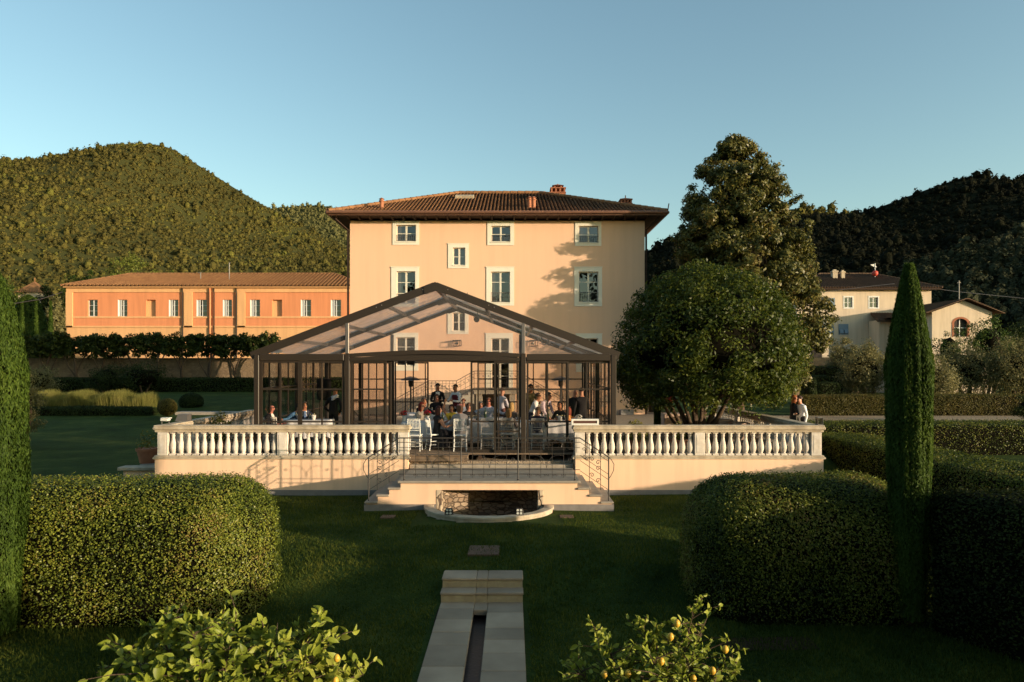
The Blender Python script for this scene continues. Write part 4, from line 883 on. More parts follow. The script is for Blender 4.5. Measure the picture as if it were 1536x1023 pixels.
for Yf in (PF + .03, PB - .03):
    b = MB(); b.add([(QL, Yf, EZ - .01), (QR, Yf, EZ - .01), (QC, Yf, RZ - .02)], [(0, 1, 2)]); b.build('gable_film', M['film'], pv, fix=False)
for s in (-1, 1):                                   # rows of bolts along the front rafters
    b = MB()
    for t in (.035, .07, .3, .33):
        xx_ = QC + s * (QR - QC) * t; zz = roof_z(xx_) + .02; vs = [(xx_ + .018 * math.cos(k), PF - .058 - .0, zz + .018 * math.sin(k)) for k in np.linspace(0, 6.283, 7)[:-1]]; b.add(vs + [(xx_, PF - .072, zz)], [(i, (i + 1) % 6, 6) for i in range(6)])
    b.build('bolt', M['steel'], pv)
def glass_panel(x0, x1, Y, z0, z1, vs, hs, fw=.055, solid_foot=.0, axis='y'):
    """framed glazed leaf; vs, hs = glazing bar positions; axis 'x' makes it stand in a side wall at x = Y"""
    T = (lambda a, c, d, e, f_, g: (a, c, d, e, f_, g)) if axis == 'y' else (lambda a, c, d, e, f_, g: (d, e, a, c, f_, g))
    b = MB(); y0, y1 = Y - .025, Y + .025
    b.box(*T(x0, x0 + fw, y0, y1, z0, z1)); b.box(*T(x1 - fw, x1, y0, y1, z0, z1)); b.box(*T(x0 + fw, x1 - fw, y0, y1, z0, z0 + fw * 1.3)); b.box(*T(x0 + fw, x1 - fw, y0, y1, z1 - fw, z1))
    for v in vs: b.box(*T(v - .019, v + .019, y0 + .006, y1 - .006, z0 + fw * 1.3, z1 - fw))
    for h_ in hs:
        e = [x0 + fw] + [q_ for v in sorted(vs) for q_ in (v - .0195, v + .0195)] + [x1 - fw]
        for a, c in zip(e[::2], e[1::2]): b.box(*T(a, c, y0 + .006, y1 - .006, h_ - .022, h_ + .022))
    p = b.build('glass_panel', M['bronze'], pv)
    b = MB()
    if axis == 'y': b.quad((x0 + .03, Y, z0 + .03), (x1 - .03, Y, z0 + .03), (x1 - .03, Y, z1 - .03), (x0 + .03, Y, z1 - .03))
    else: b.quad((Y, x0 + .03, z0 + .03), (Y, x1 - .03, z0 + .03), (Y, x1 - .03, z1 - .03), (Y, x0 + .03, z1 - .03))
    b.build('pane', M['panel'], p); return p
fp = lambda px: X(px, PF)
ZT = EZ - .205; H1, H2, H3 = 2.86, 1.95, 1.45
glass_panel(QL + .09, fp(450), PF, DZ + .01, ZT, [fp(421)], [H1, H2]); glass_panel(fp(450) + .003, XI0 - .09, PF, DZ + .01, ZT, [fp(483)], [H1, H2])
glass_panel(XI0 + .09, fp(580), PF, DZ + .01, ZT, [fp(553)], [H1, H2]); glass_panel(fp(527), fp(587), PF + .07, DZ + .01, ZT, [fp(543), fp(576)], [2.55])
glass_panel(fp(705.5), fp(746), PF + .07, DZ + .01, ZT, [fp(717)], [H1, H2]); glass_panel(fp(741), XI1 - .09, PF, DZ + .01, ZT, [fp(748)], [H1, H2, 1.68])
glass_panel(XI1 + .09, fp(853), PF, DZ + .01, ZT, [fp(821)], [H1, H2]); glass_panel(fp(849), QR - .09, PF + .06, DZ + .01, ZT, [fp(880)], [H1, H2])
bp_ = lambda px: X(px, PB)
ZTB = EZ - .205; HB1, HB2 = 3.0, 2.12
for a, c, vs in ((QL + .09, bp_(540), [bp_(515)]), (bp_(540) + .003, XI0 - .09, [bp_(565)]), (XI0 + .09, bp_(643), [bp_(608), bp_(620), bp_(638)]), (bp_(716), XI1 - .09, [bp_(728), bp_(742)]), (XI1 + .09, bp_(820), [bp_(800)]), (bp_(820) + .003, QR - .09, [bp_(843)])):
    glass_panel(a, c, PB, DZ + .01, ZTB, vs, [HB1, HB2])
for xx_ in (QL, QR):
    for ya, yb in ((PF + .1, PM - .1), (PM + .1, PB - .1)):
        m_ = (ya + yb) / 2
        glass_panel(ya, m_, xx_, DZ + .01, EZ - .175, [(ya + m_) / 2], [H1, H2], axis='x'); glass_panel(m_ + .003, yb, xx_, DZ + .01, EZ - .175, [(yb + m_) / 2], [H1, H2], axis='x')
# raised timber deck
dk = thing('timber_deck', 'low brown timber deck under the glass pavilion', 'deck', (QC, PF, TZ))
b = MB(); y = PF - .1; 
while y < PB + .1: b.bbox(QL - .05, QR + .05, y, min(y + .135, PB + .12), DZ - .04, DZ, .005); y += .142
b.build('boards', M['deck'], dk)
b = MB()
for k in range(9): xx_ = QL + (QR - QL) * k / 8; b.box(xx_ - .04, xx_ + .04, PF - .02, PB, TZ + .02, DZ - .042)
b.build('joist', M['wood'], dk)
b = MB(); b.bbox(fp(613), fp(703), PF - .42, PF - .11, TZ + .02, DZ - .045, .01); b.bbox(fp(612), fp(704), PF - .45, PF - .105, DZ - .044, DZ - .01, .008); b.build('front_step', M['deck'], dk)
# lamps hung from the frame
def stage_lamp(x, y, z, label):
    t = thing('stage_lamp', label, 'lamp', (x, y, z)); b = MB()
    b.tube([(x, y, z + .22), (x, y, z + .1)], .012, 5); b.tube([(x - .11, y, z), (x - .11, y, z + .1), (x + .11, y, z + .1), (x + .11, y, z)], .011, 5); b.build('yoke', M['iron'], t)
    b = MB(); b.tube([(x - .02, y - .12, z - .06), (x, y, z), (x + .01, y + .1, z + .04)], [.10, .085, .06], 10); b.build('housing', M['iron'], t, 40)
for px_, py_, lb in ((701, 449, 'dark stage lamp hung from the rafter nearest the pavilion ridge'), (716, 477, 'dark stage lamp hung lower on the rafter, over the small villa window'), (813, 499, 'dark stage lamp hung from the rafter beside the chandelier')):
    Yl = PM - .25; stage_lamp(X(px_, Yl), Yl, Z(py_, Yl), lb)
Yc = PM + .6; xc = X(823, Yc); zc = Z(512, Yc); cd = thing('chandelier', 'small dark chandelier hung under the pavilion roof by the middle post', 'chandelier', (xc, Yc, zc))
b = MB(); b.tube([(xc, Yc, zc), (xc, Yc, roof_z(xc) - .2)], .012, 5)
for k in range(8):
    a = k * math.pi / 4; b.tube([(xc, Yc, zc - .05), (xc + .18 * math.cos(a), Yc + .18 * math.sin(a), zc - .13), (xc + .34 * math.cos(a), Yc + .34 * math.sin(a), zc - .04), (xc + .34 * math.cos(a), Yc + .34 * math.sin(a), zc + .06)], .012, 4)
b.lathe([(.01, .06), (.06, .0), (.06, -.08), (.01, -.14)], (xc, Yc, zc), 8); b.build('frame', M['steel'], cd)
for k in range(8):
    a = k * math.pi / 4; b = MB(); b.lathe([(.018, 0), (.03, .03), (.02, .08), (0, .1)], (xc + .34 * math.cos(a), Yc + .34 * math.sin(a), zc + .065), 6); b.build('bulb', M['lampglass'], cd, 40)
# ---------------------------------------------------------------- standing equipment
def heater(x, y, z, label):
    t = thing('patio_heater', label, 'patio heater', (x, y, z)); b = MB()
    b.lathe([(.24, 0), (.24, .55), (.22, .58), (.05, .60), (.035, .62), (.035, 1.72), (.09, 1.74), (.11, 1.98), (.09, 2.0)], (x, y, z), 16); b.build('body', M['bronze'], t, 40)
    b = MB(); b.lathe([(.42, 2.01), (.40, 2.05), (.24, 2.13), (.06, 2.18), (0, 2.185)], (x, y, z), 24); b.build('reflector', M['steel'], t, 40)
heater(X(616, 30.5), 30.5, TZ, 'mushroom patio heater behind the rear glass near the waiter in a dinner jacket'); heater(X(841, 30.5), 30.5, TZ, 'mushroom patio heater behind the rear glass near the pair in black')
heater(X(979, 40), 40, TZ - .15, 'pale mushroom heater standing past the corner of the villa')
def speaker(x, y, z, label):
    t = thing('loudspeaker', label, 'loudspeaker', (x, y, z)); b = MB()
    b.tube([(x, y, z + .5), (x, y, z + 1.75)], .022, 6)
    for k in range(3): a = k * 2.09 + .4; b.tube([(x, y, z + .55), (x + .42 * math.cos(a), y + .42 * math.sin(a), z)], .015, 5)
    b.build('stand', M['iron'], t); b = MB(); b.bbox(x - .30, x + .12, y - .22, y + .2, z + 1.25, z + 1.98, .03); b.build('cabinet', M['dark'], t); b = MB(); b.lathe([(.0, 0), (.13, .0), (.15, .02)], (0, 0, 0), 14); b.v = [(x - .09 + p[0], y - .225 - p[2], z + 1.45 + p[1]) for p in b.v]; b.build('cone', M['bronze'], t, fix=False)
speaker(X(490, 24.5), 24.5, DZ, 'black loudspeaker on a tripod inside the glass behind the diners in dark suits')
t = thing('microphone_stand', 'black microphone stand with boom arm beside the pavilion post', 'microphone stand', (X(533, 22), 22, DZ)); x = X(531, 22); b = MB()
b.tube([(x, 22, DZ), (x, 22, DZ + 1.0)], .014, 5); b.tube([(x - .25, 21.9, DZ + 1.3), (x, 22, DZ + 1.02), (x + .32, 22.05, DZ + .62)], .011, 5)
for k in range(3): a = k * 2.09; b.tube([(x, 22, DZ + .12), (x + .3 * math.cos(a), 22 + .3 * math.sin(a), DZ)], .011, 4)
b.build('stand', M['iron'], t); b = MB(); b.tube([(x - .25, 21.9, DZ + 1.3), (x - .31, 21.88, DZ + 1.38)], [.02, .03], 8); b.build('microphone', M['iron'], t)
# white framed box lying on the balustrade end
Yb = TY + .15; t = thing('framed_box', 'white framed box with brown grille on the balustrade end', 'box', (X(877, Yb), Yb, 1.89)); x0, x1 = X(857, Yb), X(898, Yb)
b = MB(); z0, z1 = 1.892, Z(629, TY); b.box(x0, x1, Yb - .06, Yb + .1, z0, z0 + .045); b.box(x0, x1, Yb - .06, Yb + .1, z1 - .045, z1); b.box(x0, x0 + .05, Yb - .06, Yb + .1, z0 + .0451, z1 - .0451); b.box(x1 - .05, x1, Yb - .06, Yb + .1, z0 + .0451, z1 - .0451); b.build('frame', M['white'], t)
b = MB(); b.box(x0 + .05, x1 - .05, Yb - .04, Yb + .09, z0 + .045, z1 - .045); b.build('grille', M['boxdark'], t)
def flood(px, Y, z, label, s=1.):
    x = X(px, Y); t = thing('floodlight', label, 'floodlight', (x, Y, z)); b = MB(); b.bbox(x - .19 * s, x + .19 * s, Y - .09, Y + .09, z + .08, z + .19 * s + .03, .02); b.bbox(x - .16 * s, x + .24 * s, Y - .1, Y + .1, z + .19 * s + .031, z + .24 * s + .03, .01); b.build('housing', M['white'], t)
    b = MB(); b.tube([(x - .1, Y, z), (x - .1, Y, z + .1), (x + .1, Y, z + .1), (x + .1, Y, z)], .02, 5); b.build('bracket', M['steel'], t)
flood(248, 19.6, 1.892, 'small white floodlight on the balustrade corner by the dark lawn', .6); 
b = MB(); x = X(273, 20.6); b.add([(x - .16, 20.5, 1.892), (x + .2, 20.5, 1.892), (x + .2, 20.8, 1.892), (x - .16, 20.8, 1.892), (x - .08, 20.52, 2.10), (x + .2, 20.52, 2.10), (x + .2, 20.78, 2.10), (x - .08, 20.78, 2.10)], [(0, 3, 2, 1), (4, 5, 6, 7), (0, 1, 5, 4), (1, 2, 6, 5), (2, 3, 7, 6), (3, 0, 4, 7)]); 
tag(b.build('grey_case', M['steel']), 'grey wedge-shaped case resting on the side balustrade', 'case')
t = thing('glass_lantern', 'small clear glass lantern on the balustrade corner near the couple', 'lantern', (X(1229, 19.3), 19.3, 1.892)); x = X(1229, 19.3); b = MB(); b.bbox(x - .08, x + .08, 19.22, 19.38, 1.893, 1.91, .005); b.bbox(x - .08, x + .08, 19.22, 19.38, 2.08, 2.10, .005)
for sx in (-.07, .07):
    for sy in (19.23, 19.37): b.tube([(x + sx, sy, 1.91), (x + sx, sy, 2.08)], .006, 4)
b.build('frame', M['steel'], t); b = MB(); b.box(x - .068, x + .068, 19.235, 19.365, 1.912, 2.079); b.build('pane', M['lampglass'], t)
b = MB(); b.lathe([(.05, 0), (.05, .85), (.06, .86), (.06, .95), (0, .96)], (X(1224.5, 25), 25, ground_z(np.array([X(1224.5, 25)]), np.array([25.]))[0]), 10); tag(b.build('path_bollard', M['bronze'], None, 40), 'dark bollard light on the gravel path behind the man in white', 'bollard')
# pink low parapet and cactus by the round tree
b = MB(); b.bbox(X(996, 26.5), X(1030, 26.5), 26.5, 27.3, TZ + .01, Z(621, 26.5), .03); tag(b.build('stone_planter', mat('pink_stone', (.50, .36, .28), .9, .5, 5, (.42, .29, .22))), 'pinkish stone block beneath the round tree beside the slim green column', 'planter')
b = MB(); b.bbox(X(1078, 24.3), X(1101, 24.3), 24.3, 24.8, TZ + .01, Z(630, 24.3), .02); b.bbox(X(1095, 23.8), X(1121, 23.8), 23.5, 24.0, TZ + .01, Z(633, 23.8), .02); tag(b.build('stone_bench', MATS['pink_stone']), 'low stone bench under the round tree by the side balustrade', 'bench')
# ================================================================ vegetation
LEAF = dict(
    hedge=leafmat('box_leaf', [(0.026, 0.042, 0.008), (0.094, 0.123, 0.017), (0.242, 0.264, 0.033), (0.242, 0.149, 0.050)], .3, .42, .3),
    hedge4=leafmat('half_shade_box_leaf', [(.014, .024, .005), (.050, .068, .010), (.17, .19, .025), (.16, .10, .035)], .3, .45, .2),  # box leaf with darkened colours, deepens the shade on partly lit hedges
    hedge3=leafmat('deep_shade_box_leaf', [(.010, .015, .004), (.022, .030, .007), (.06, .072, .014)], .25, .55, .12),  # same box leaf, hedge shade painted in as near-black greens
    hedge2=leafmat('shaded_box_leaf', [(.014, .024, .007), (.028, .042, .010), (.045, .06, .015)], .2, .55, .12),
    beech=leafmat('copper_box_leaf', [(.05, .05, .012), (.10, .09, .02), (.15, .105, .03)], .3, .5, .15),
    cypress=leafmat('cypress_spray', [(0.025, 0.048, 0.009), (0.055, 0.094, 0.014), (0.098, 0.144, 0.021)], .35, .6, .12),
    round=leafmat('glossy_leaf', [(.018, .032, .005), (.052, .072, .010), (.14, .15, .018)], .38, .4, .2),
    magnolia=leafmat('magnolia_leaf', [(0.032, 0.039, 0.010), (0.069, 0.073, 0.017), (0.138, 0.127, 0.030), (0.173, 0.115, 0.040)], .25, .4, .22),
    lemon=leafmat('lemon_leaf', [(0.101, 0.135, 0.016), (0.216, 0.257, 0.030), (0.405, 0.405, 0.068)], .35, .45, .25),
    olive=leafmat('olive_leaf', [(.10, .095, .036), (.17, .155, .06), (.24, .21, .09)], .3, .5, .2),
    shrub=leafmat('shrub_leaf', [(.07, .08, .016), (.14, .14, .025), (.22, .17, .04)], .3, .5, .2),
    vine=leafmat('vine_leaf', [(.018, .030, .007), (.034, .048, .010), (.055, .07, .015)], .3, .5, .15),
    ivy=leafmat('ivy_leaf', [(.03, .055, .012), (.055, .09, .016), (.09, .12, .022)], .25, .5, .15),
    bright=leafmat('spring_leaf', [(.08, .10, .016), (.13, .15, .025), (.18, .19, .04)], .3, .5, .15),
    straw=leafmat('tall_grass', [(0.096, 0.108, 0.024), (0.204, 0.192, 0.048), (0.336, 0.288, 0.096)], .4, .7, .1),
)
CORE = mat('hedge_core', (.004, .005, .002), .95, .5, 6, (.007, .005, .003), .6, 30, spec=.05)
def hedge(name, label, box, r, n, size, lm='hedge', cat='hedge', wob=.05, group=None, kind=None, shear=0.):
    x0, x1, y0, y1, z0, z1 = box
    P, N = round_box(*box, r, n); wv = lownoise(P, 1.7, 3)[:, None] * wob + rng.normal(0, .032, (n, 1)) - .02
    low = (P[:, 2] - z0) / (z1 - z0)
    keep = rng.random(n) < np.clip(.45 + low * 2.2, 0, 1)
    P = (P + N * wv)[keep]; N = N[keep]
    V, Fq = leaves(P, N, size * rng.uniform(.7, 1.25, len(P)), .62, .55, .35, .15)
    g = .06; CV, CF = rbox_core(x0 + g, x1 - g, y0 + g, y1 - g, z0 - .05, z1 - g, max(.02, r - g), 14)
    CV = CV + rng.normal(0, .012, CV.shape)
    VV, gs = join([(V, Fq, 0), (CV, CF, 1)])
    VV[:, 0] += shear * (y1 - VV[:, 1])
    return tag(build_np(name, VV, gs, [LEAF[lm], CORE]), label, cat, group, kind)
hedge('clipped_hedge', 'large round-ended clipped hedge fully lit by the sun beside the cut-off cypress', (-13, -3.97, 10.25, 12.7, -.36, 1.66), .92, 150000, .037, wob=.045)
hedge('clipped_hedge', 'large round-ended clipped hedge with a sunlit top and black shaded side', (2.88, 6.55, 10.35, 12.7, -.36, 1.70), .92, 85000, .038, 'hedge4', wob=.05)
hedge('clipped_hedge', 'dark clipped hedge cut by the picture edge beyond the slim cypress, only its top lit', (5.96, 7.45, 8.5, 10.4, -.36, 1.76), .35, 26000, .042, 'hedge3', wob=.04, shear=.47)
hedge('garden_hedge', 'unseen lower clipped hedge added beyond the picture edge to shade the lawn', (6.95, 8.6, 4.2, 8.4, -.36, 1.50), .35, 12000, .07, 'hedge3', wob=.04, shear=.3)  # added out of view, low enough to let sun streaks reach the lawn
hedge('garden_hedge', 'unseen taller clipped hedge added nearest the viewpoint to shade the foreground', (8.3, 10.2, -6, 4.1, -.36, 2.05), .35, 16000, .08, 'hedge3', wob=.04, shear=.3)  # added out of view, its height keeps sun off the near lawn
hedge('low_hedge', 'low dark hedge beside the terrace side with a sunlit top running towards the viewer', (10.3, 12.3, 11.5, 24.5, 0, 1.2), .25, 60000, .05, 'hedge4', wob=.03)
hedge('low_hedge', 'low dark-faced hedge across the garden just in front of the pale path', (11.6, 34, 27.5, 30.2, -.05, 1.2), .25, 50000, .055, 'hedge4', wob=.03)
hedge('path_hedge', 'low bronze-green clipped hedge behind the pale path, lit by the sun', (X(1205, 42), X(1380, 42), 42, 43.2, .5, Z(593.5, 42)), .15, 26000, .07, 'beech', wob=.05)
hedge('path_hedge', 'low bronze-green clipped hedge behind the pale path past the slim cypress', (X(1383, 42), X(1640, 42), 42, 43.2, .5, Z(592.5, 42)), .15, 30000, .07, 'beech', wob=.05)
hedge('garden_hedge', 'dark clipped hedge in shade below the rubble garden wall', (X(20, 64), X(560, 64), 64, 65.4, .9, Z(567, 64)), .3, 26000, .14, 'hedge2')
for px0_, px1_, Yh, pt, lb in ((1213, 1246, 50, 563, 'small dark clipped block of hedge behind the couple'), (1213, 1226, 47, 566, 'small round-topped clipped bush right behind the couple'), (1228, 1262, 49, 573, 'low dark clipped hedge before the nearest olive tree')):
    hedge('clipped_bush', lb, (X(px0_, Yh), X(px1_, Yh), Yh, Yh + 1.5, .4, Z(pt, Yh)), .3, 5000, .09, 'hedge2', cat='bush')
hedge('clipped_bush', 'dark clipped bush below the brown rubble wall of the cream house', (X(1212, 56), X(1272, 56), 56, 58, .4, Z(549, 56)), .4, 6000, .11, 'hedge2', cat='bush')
path2 = MB(); path2.add([(8.6, 33.5, .52), (60, 33.5, .52), (60, 41.9, .52), (8.6, 41.9, .52)], [(0, 1, 2, 3)])
PATHM = gravel_mat('dirt_path', (.36, .28, .19), (.26, .19, .12), 12)
tag(path2.build('gravel_path', PATHM), 'pale gravel path in front of the bronze-green hedges', 'path', kind='structure')
b = MB(); b.bbox(X(262, 43), X(385, 43), 43, 43.9, .3, .66, .02); tag(b.build('stone_edging', M['step']), 'pale stone edging strip behind the topiary balls', 'edging', kind='structure')

def ball(name, label, c, r, n, size, lm, sq=1., cat='topiary ball'):
    d = rng.normal(0, 1, (n, 3)); d /= np.linalg.norm(d, axis=1, keepdims=True); P = np.array(c) + d * r * np.array([1, 1, sq]) * (1 + rng.normal(0, .02, (n, 1)))
    V, Fq = leaves(P, d, size * rng.uniform(.7, 1.3, n), .6, .5, .3); V0, F0 = ICO2
    VV, gs = join([(V, Fq, 0), (np.array(c) + V0 * r * .94 * np.array([1, 1, sq]), F0, 1)]); return tag(build_np(name, VV, gs, [LEAF[lm], CORE]), label, cat)
ball('topiary_ball', 'golden-lit clipped topiary ball beside the tall grass', (X(251, 41.5), 41.5, Z(611, 41.5)), .53, 6000, .06, 'beech', .95)
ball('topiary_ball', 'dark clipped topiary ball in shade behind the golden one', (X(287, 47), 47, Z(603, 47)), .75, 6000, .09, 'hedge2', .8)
# terracotta ring under the lit ball
# tall grass border
n = 30000; u = rng.random(n); gx_ = X(36, 44) + (X(222, 44) - X(36, 44)) * u; gy_ = 44 + 2.0 * rng.random(n); hh = (.95 + .25 * np.sin(u * 21) + .2 * rng.random(n)) * np.clip((1 - u) * 14, .3, 1); a = rng.random(n) * 6.28; w_ = .02
zg = ground_z(gx_, gy_); lx, ly = rng.normal(0, .16, n), rng.normal(0, .16, n)
V = np.stack([np.stack([gx_ - w_ * np.cos(a), gy_ - w_ * np.sin(a), zg], 1), np.stack([gx_ + w_ * np.cos(a), gy_ + w_ * np.sin(a), zg], 1), np.stack([gx_ + lx, gy_ + ly, zg + hh], 1)], 1).reshape(-1, 3)
tag(build_np('tall_grass', V, [(np.arange(n * 3).reshape(-1, 3), 0)], [LEAF['straw']]), 'border of tall feathery grass with sunlit tips on the dark lawn', 'grass', kind='stuff')
hedge('garden_hedge', 'low dark bedding hedge along the foot of the tall grass', (X(36, 43), X(232, 43), 42.6, 43.7, .3, .98), .3, 12000, .08, 'hedge2')

def cypress(name, label, x, y, z0, h, r, n=26000, size=.15, group=None, prof=None, lean=0, lm='cypress'):
    t = thing(name, label, 'cypress', (x, y, z0), group=group)
    u = rng.random(n) ** .9; a = rng.random(n) * 6.283
    f = prof or (lambda q: np.clip(.72 + .5 * q, 0, 1) * np.clip((1.015 - q) / .30, 0, 1) ** .62)
    P0 = np.stack([np.cos(a), np.sin(a), u], 1); lump = 1 + .10 * lownoise(np.stack([np.cos(a) * 2, np.sin(a) * 2, u * h * 1.5], 1), 1.5, int(abs(x) * 7) + 2) + .16 * lownoise(np.stack([np.cos(a) * 5, np.sin(a) * 5, u * h * .9], 1), 1.6, int(abs(x) * 5) + 3)
    rad = r * f(u) * lump * (1 - .28 * rng.random(n) ** 2.5)
    P = np.stack([x + np.cos(a) * rad + lean * u, y + np.sin(a) * rad, z0 + .12 + u * (h - .12)], 1)
    N = np.stack([np.cos(a), np.sin(a), .1 * np.ones(n)], 1); al = np.tile(np.array([[0, 0, 1.]]), (n, 1)) + N * .25
    V, Fq = leaves(P, N, size * rng.uniform(.6, 1.4, n), .26, .5, .2, 0, al)
    K = 20; vs = []; 
    for k in range(K + 1):
        q = k / K
        for j in range(12): aa = j * math.pi / 6; rr_ = r * float(f(np.array([q]))[0]) * .80; vs.append((x + rr_ * math.cos(aa) + lean * q, y + rr_ * math.sin(aa), z0 + .15 + q * (h - .25)))
    fs = np.array([(k * 12 + j, k * 12 + (j + 1) % 12, (k + 1) * 12 + (j + 1) % 12, (k + 1) * 12 + j) for k in range(K) for j in range(12)], dtype=np.int32)
    VV, gs = join([(V, Fq, 0), (np.array(vs), fs, 1)]); build_np('foliage', VV, gs, [LEAF[lm], CORE], t)
    b = MB(); b.tube([(x, y, z0 - .1), (x, y, z0 + h * .5)], [r * .25, r * .08], 8); b.build('trunk', M['bark'], t, 60)
    return t
cypress('slim_cypress', 'slim dark cypress standing in front of the shaded clipped hedge', X(1363.5, 10.45), 10.45, -.34, Z(397, 10.45) + .34, .305, 60000, .07)
cypress('slim_cypress', 'sunlit cypress cut by the picture edge at the end of the lit hedge', X(-8, 10), 9.9, -.34, Z(404, 10) + .34, .47, 60000, .07)
for px_, pt, lb in ((33, 446, 'small cone cypress nearest the picture edge before the ivy'), (54, 449, 'small cone cypress in the middle before the ivy'), (76, 452, 'small cone cypress next to the salmon building')):
    cypress('cone_cypress', lb, X(px_, 72), 72, 1.0, Z(pt, 72) - 1.0, .42, 5000, .3, 'small cypresses before the ivy', prof=lambda q: np.clip((1.01 - q) / .9, 0, 1) ** .8)
cypress('column_shrub', 'slim green column shrub standing in front of the pinkish block', X(986, 25.5), 25.5, TZ, Z(601, 25.5) - TZ, .115, 4000, .07, prof=lambda q: np.clip((1.01 - q) / .2, 0, 1) ** .5)['category'] = 'shrub'

def limb(b, p0, p1, r0, r1, bend=.12, n=7, sides=7):
    p0, p1 = Vector(p0), Vector(p1); L = (p1 - p0).length; o = Vector((random.uniform(-1, 1), random.uniform(-1, 1), random.uniform(-.3, .6))) * L * bend
    pts = [p0.lerp(p1, k / n) + o * math.sin(math.pi * k / n) + Vector((random.gauss(0, .012), random.gauss(0, .012), 0)) * L * .4 for k in range(n + 1)]
    b.tube(pts, [r0 + (r1 - r0) * k / n for k in range(n + 1)], sides); return pts
def clumps(cent, nor, cr, per, size, aspect=.5, squash=.75, jit=.7, upb=.3):
    k = len(cent); m_ = np.repeat(np.arange(k), per); d = rng.normal(0, 1, (len(m_), 3)); d /= np.linalg.norm(d, axis=1, keepdims=True)
    rad = rng.random((len(m_), 1)) ** .45; crr = np.broadcast_to(np.asarray(cr), (k,))[m_][:, None]
    P = cent[m_] + d * rad * crr * np.array([1, 1, squash]); N = nor[m_] * .6 + d * .7
    return leaves(P, N, size * rng.uniform(.65, 1.25, len(m_)), aspect, jit, .3, upb)
# ---- round multi-stemmed tree on the terrace
rx, ry_ = X(1059, 24.2), 24.2; rt = thing('round_tree', 'broad round-crowned tree with many stems on the terrace', 'tree', (X(1042, 24.2), 24.2, TZ))
K = 900; d = rng.normal(0, 1, (K, 3)); d /= np.linalg.norm(d, axis=1, keepdims=True)
Rx, Rz = X(1196, 24.2) - rx, 3.3; zc = Z(540, 24.2)
d = d[(d[:, 2] > -.60)]; up = d[:, 2:3]
ctr = np.array([rx, ry_, zc]); Pz = np.where(d[:, 2] > 0, d[:, 2] * (Z(402, 24.2) - zc), d[:, 2] * 2.6)
lump = 1 + .055 * lownoise(d * 3, 1.6, 9) + rng.normal(0, .025, len(d))
cen = np.stack([ctr[0] + d[:, 0] * (Rx - .25) * lump, ctr[1] + d[:, 1] * (Rx - .22) * lump, ctr[2] + Pz * .95 * lump], 1)
shrink = np.where(rng.random(len(d)) < .3, .8, 1.)[:, None]; cen = ctr + (cen - ctr) * shrink
V, Fq = clumps(cen, d, rng.uniform(.3, .55, len(cen)), 78, .135, .42, .7, .7, .25)
V0, F0 = ICO3; CVt = V0.copy(); CVt = np.stack([ctr[0] + CVt[:, 0] * Rx * .76, ctr[1] + CVt[:, 1] * Rx * .76, ctr[2] + np.where(CVt[:, 2] > 0, CVt[:, 2] * (Z(402, 24.2) - zc) * .78, CVt[:, 2] * .5)], 1) + rng.normal(0, .05, V0.shape)
VV, gs = join([(V, Fq, 0), (CVt, F0, 1)]); build_np('crown', VV, gs, [LEAF['round'], CORE], rt)
b = MB(); bx_ = X(1042, 24.2)
for k in range(10):
    a = random.uniform(0, 6.28); e = random.uniform(.8, 2.2); sx = -2.0 + 4.0 * k / 9
    limb(b, (bx_ + sx * .11, 24.2 + random.uniform(-.25, .25), TZ), (bx_ + sx * random.uniform(.6, .95), 24.2 + random.uniform(-1, .9), Z(585, 24.2) + random.uniform(0, .5)), random.uniform(.07, .13), .05, .08)
b.build('trunk', M['bark'], rt, 60)
# ---- tall magnolia behind
mx_, my_ = X(1109, 36.6), 36.6; mg = thing('magnolia_tree', 'tall dense magnolia beside the villa rising above the roof', 'tree', (mx_, my_, TZ))
prof_pts = [(0, .55), (.1, .86), (.22, 1.0), (.34, 1.0), (.48, .92), (.62, .76), (.74, .63), (.84, .57), (.92, .42), (.97, .27), (1.0, .10)]
pu, pw = np.array([p[0] for p in prof_pts]), np.array([p[1] for p in prof_pts])
H0, H1m = 2.0, Z(195, 36.6); Rm = 4.0
KB = 460; ub = rng.random(KB) ** 1.05; ab = rng.random(KB) * 6.283; wdb = np.interp(ub, pu, pw)
lump = 1 + .16 * lownoise(np.stack([np.cos(ab) * 2.4, np.sin(ab) * 2.4, ub * 13], 1), 1.5, 21) + rng.normal(0, .07, KB)
axb = mx_ + np.interp(ub, [0, .5, 1], [.15, .1, -.35]); radb = np.maximum(.1, Rm * wdb * lump - .3) * np.where(rng.random(KB) < .32, .6, 1.)
bough = np.stack([axb + np.cos(ab) * radb * .93, my_ + np.sin(ab) * radb * .85, H0 + ub * (H1m - H0 - .6)], 1)
nb = 9; qb = np.repeat(np.arange(KB), nb); dd = rng.normal(0, 1, (KB * nb, 3)); dd /= np.linalg.norm(dd, axis=1, keepdims=True)
cen = bough[qb] + dd * (rng.uniform(.35, .85, KB) * np.interp(ub, [0, .8, 1], [1, .8, .45]))[qb][:, None] * np.array([1, 1, .7]); nor = dd * .6 + np.stack([np.cos(ab), np.sin(ab), .3 + 0 * ab], 1)[qb]; K = len(cen)
V, Fq = clumps(cen, nor, rng.uniform(.2, .38, K), 36, .20, .42, .8, .75, .2)
xs_, zs_ = X(1192, 36.6), Z(296, 36.6); tw = np.array([[xs_ + .25 * k * .6 - .5, my_, zs_ + .11 * k - .5] for k in range(6)]); V2, F2 = clumps(tw, np.tile([[.5, 0, .8]], (6, 1)), .22, 34, .2, .42)
V0, F0 = ICO3; uu = (V0[:, 2] + 1) / 2; Rr = np.interp(uu, pu, pw) * Rm * .40; nn = np.linalg.norm(V0[:, :2], axis=1) + 1e-6
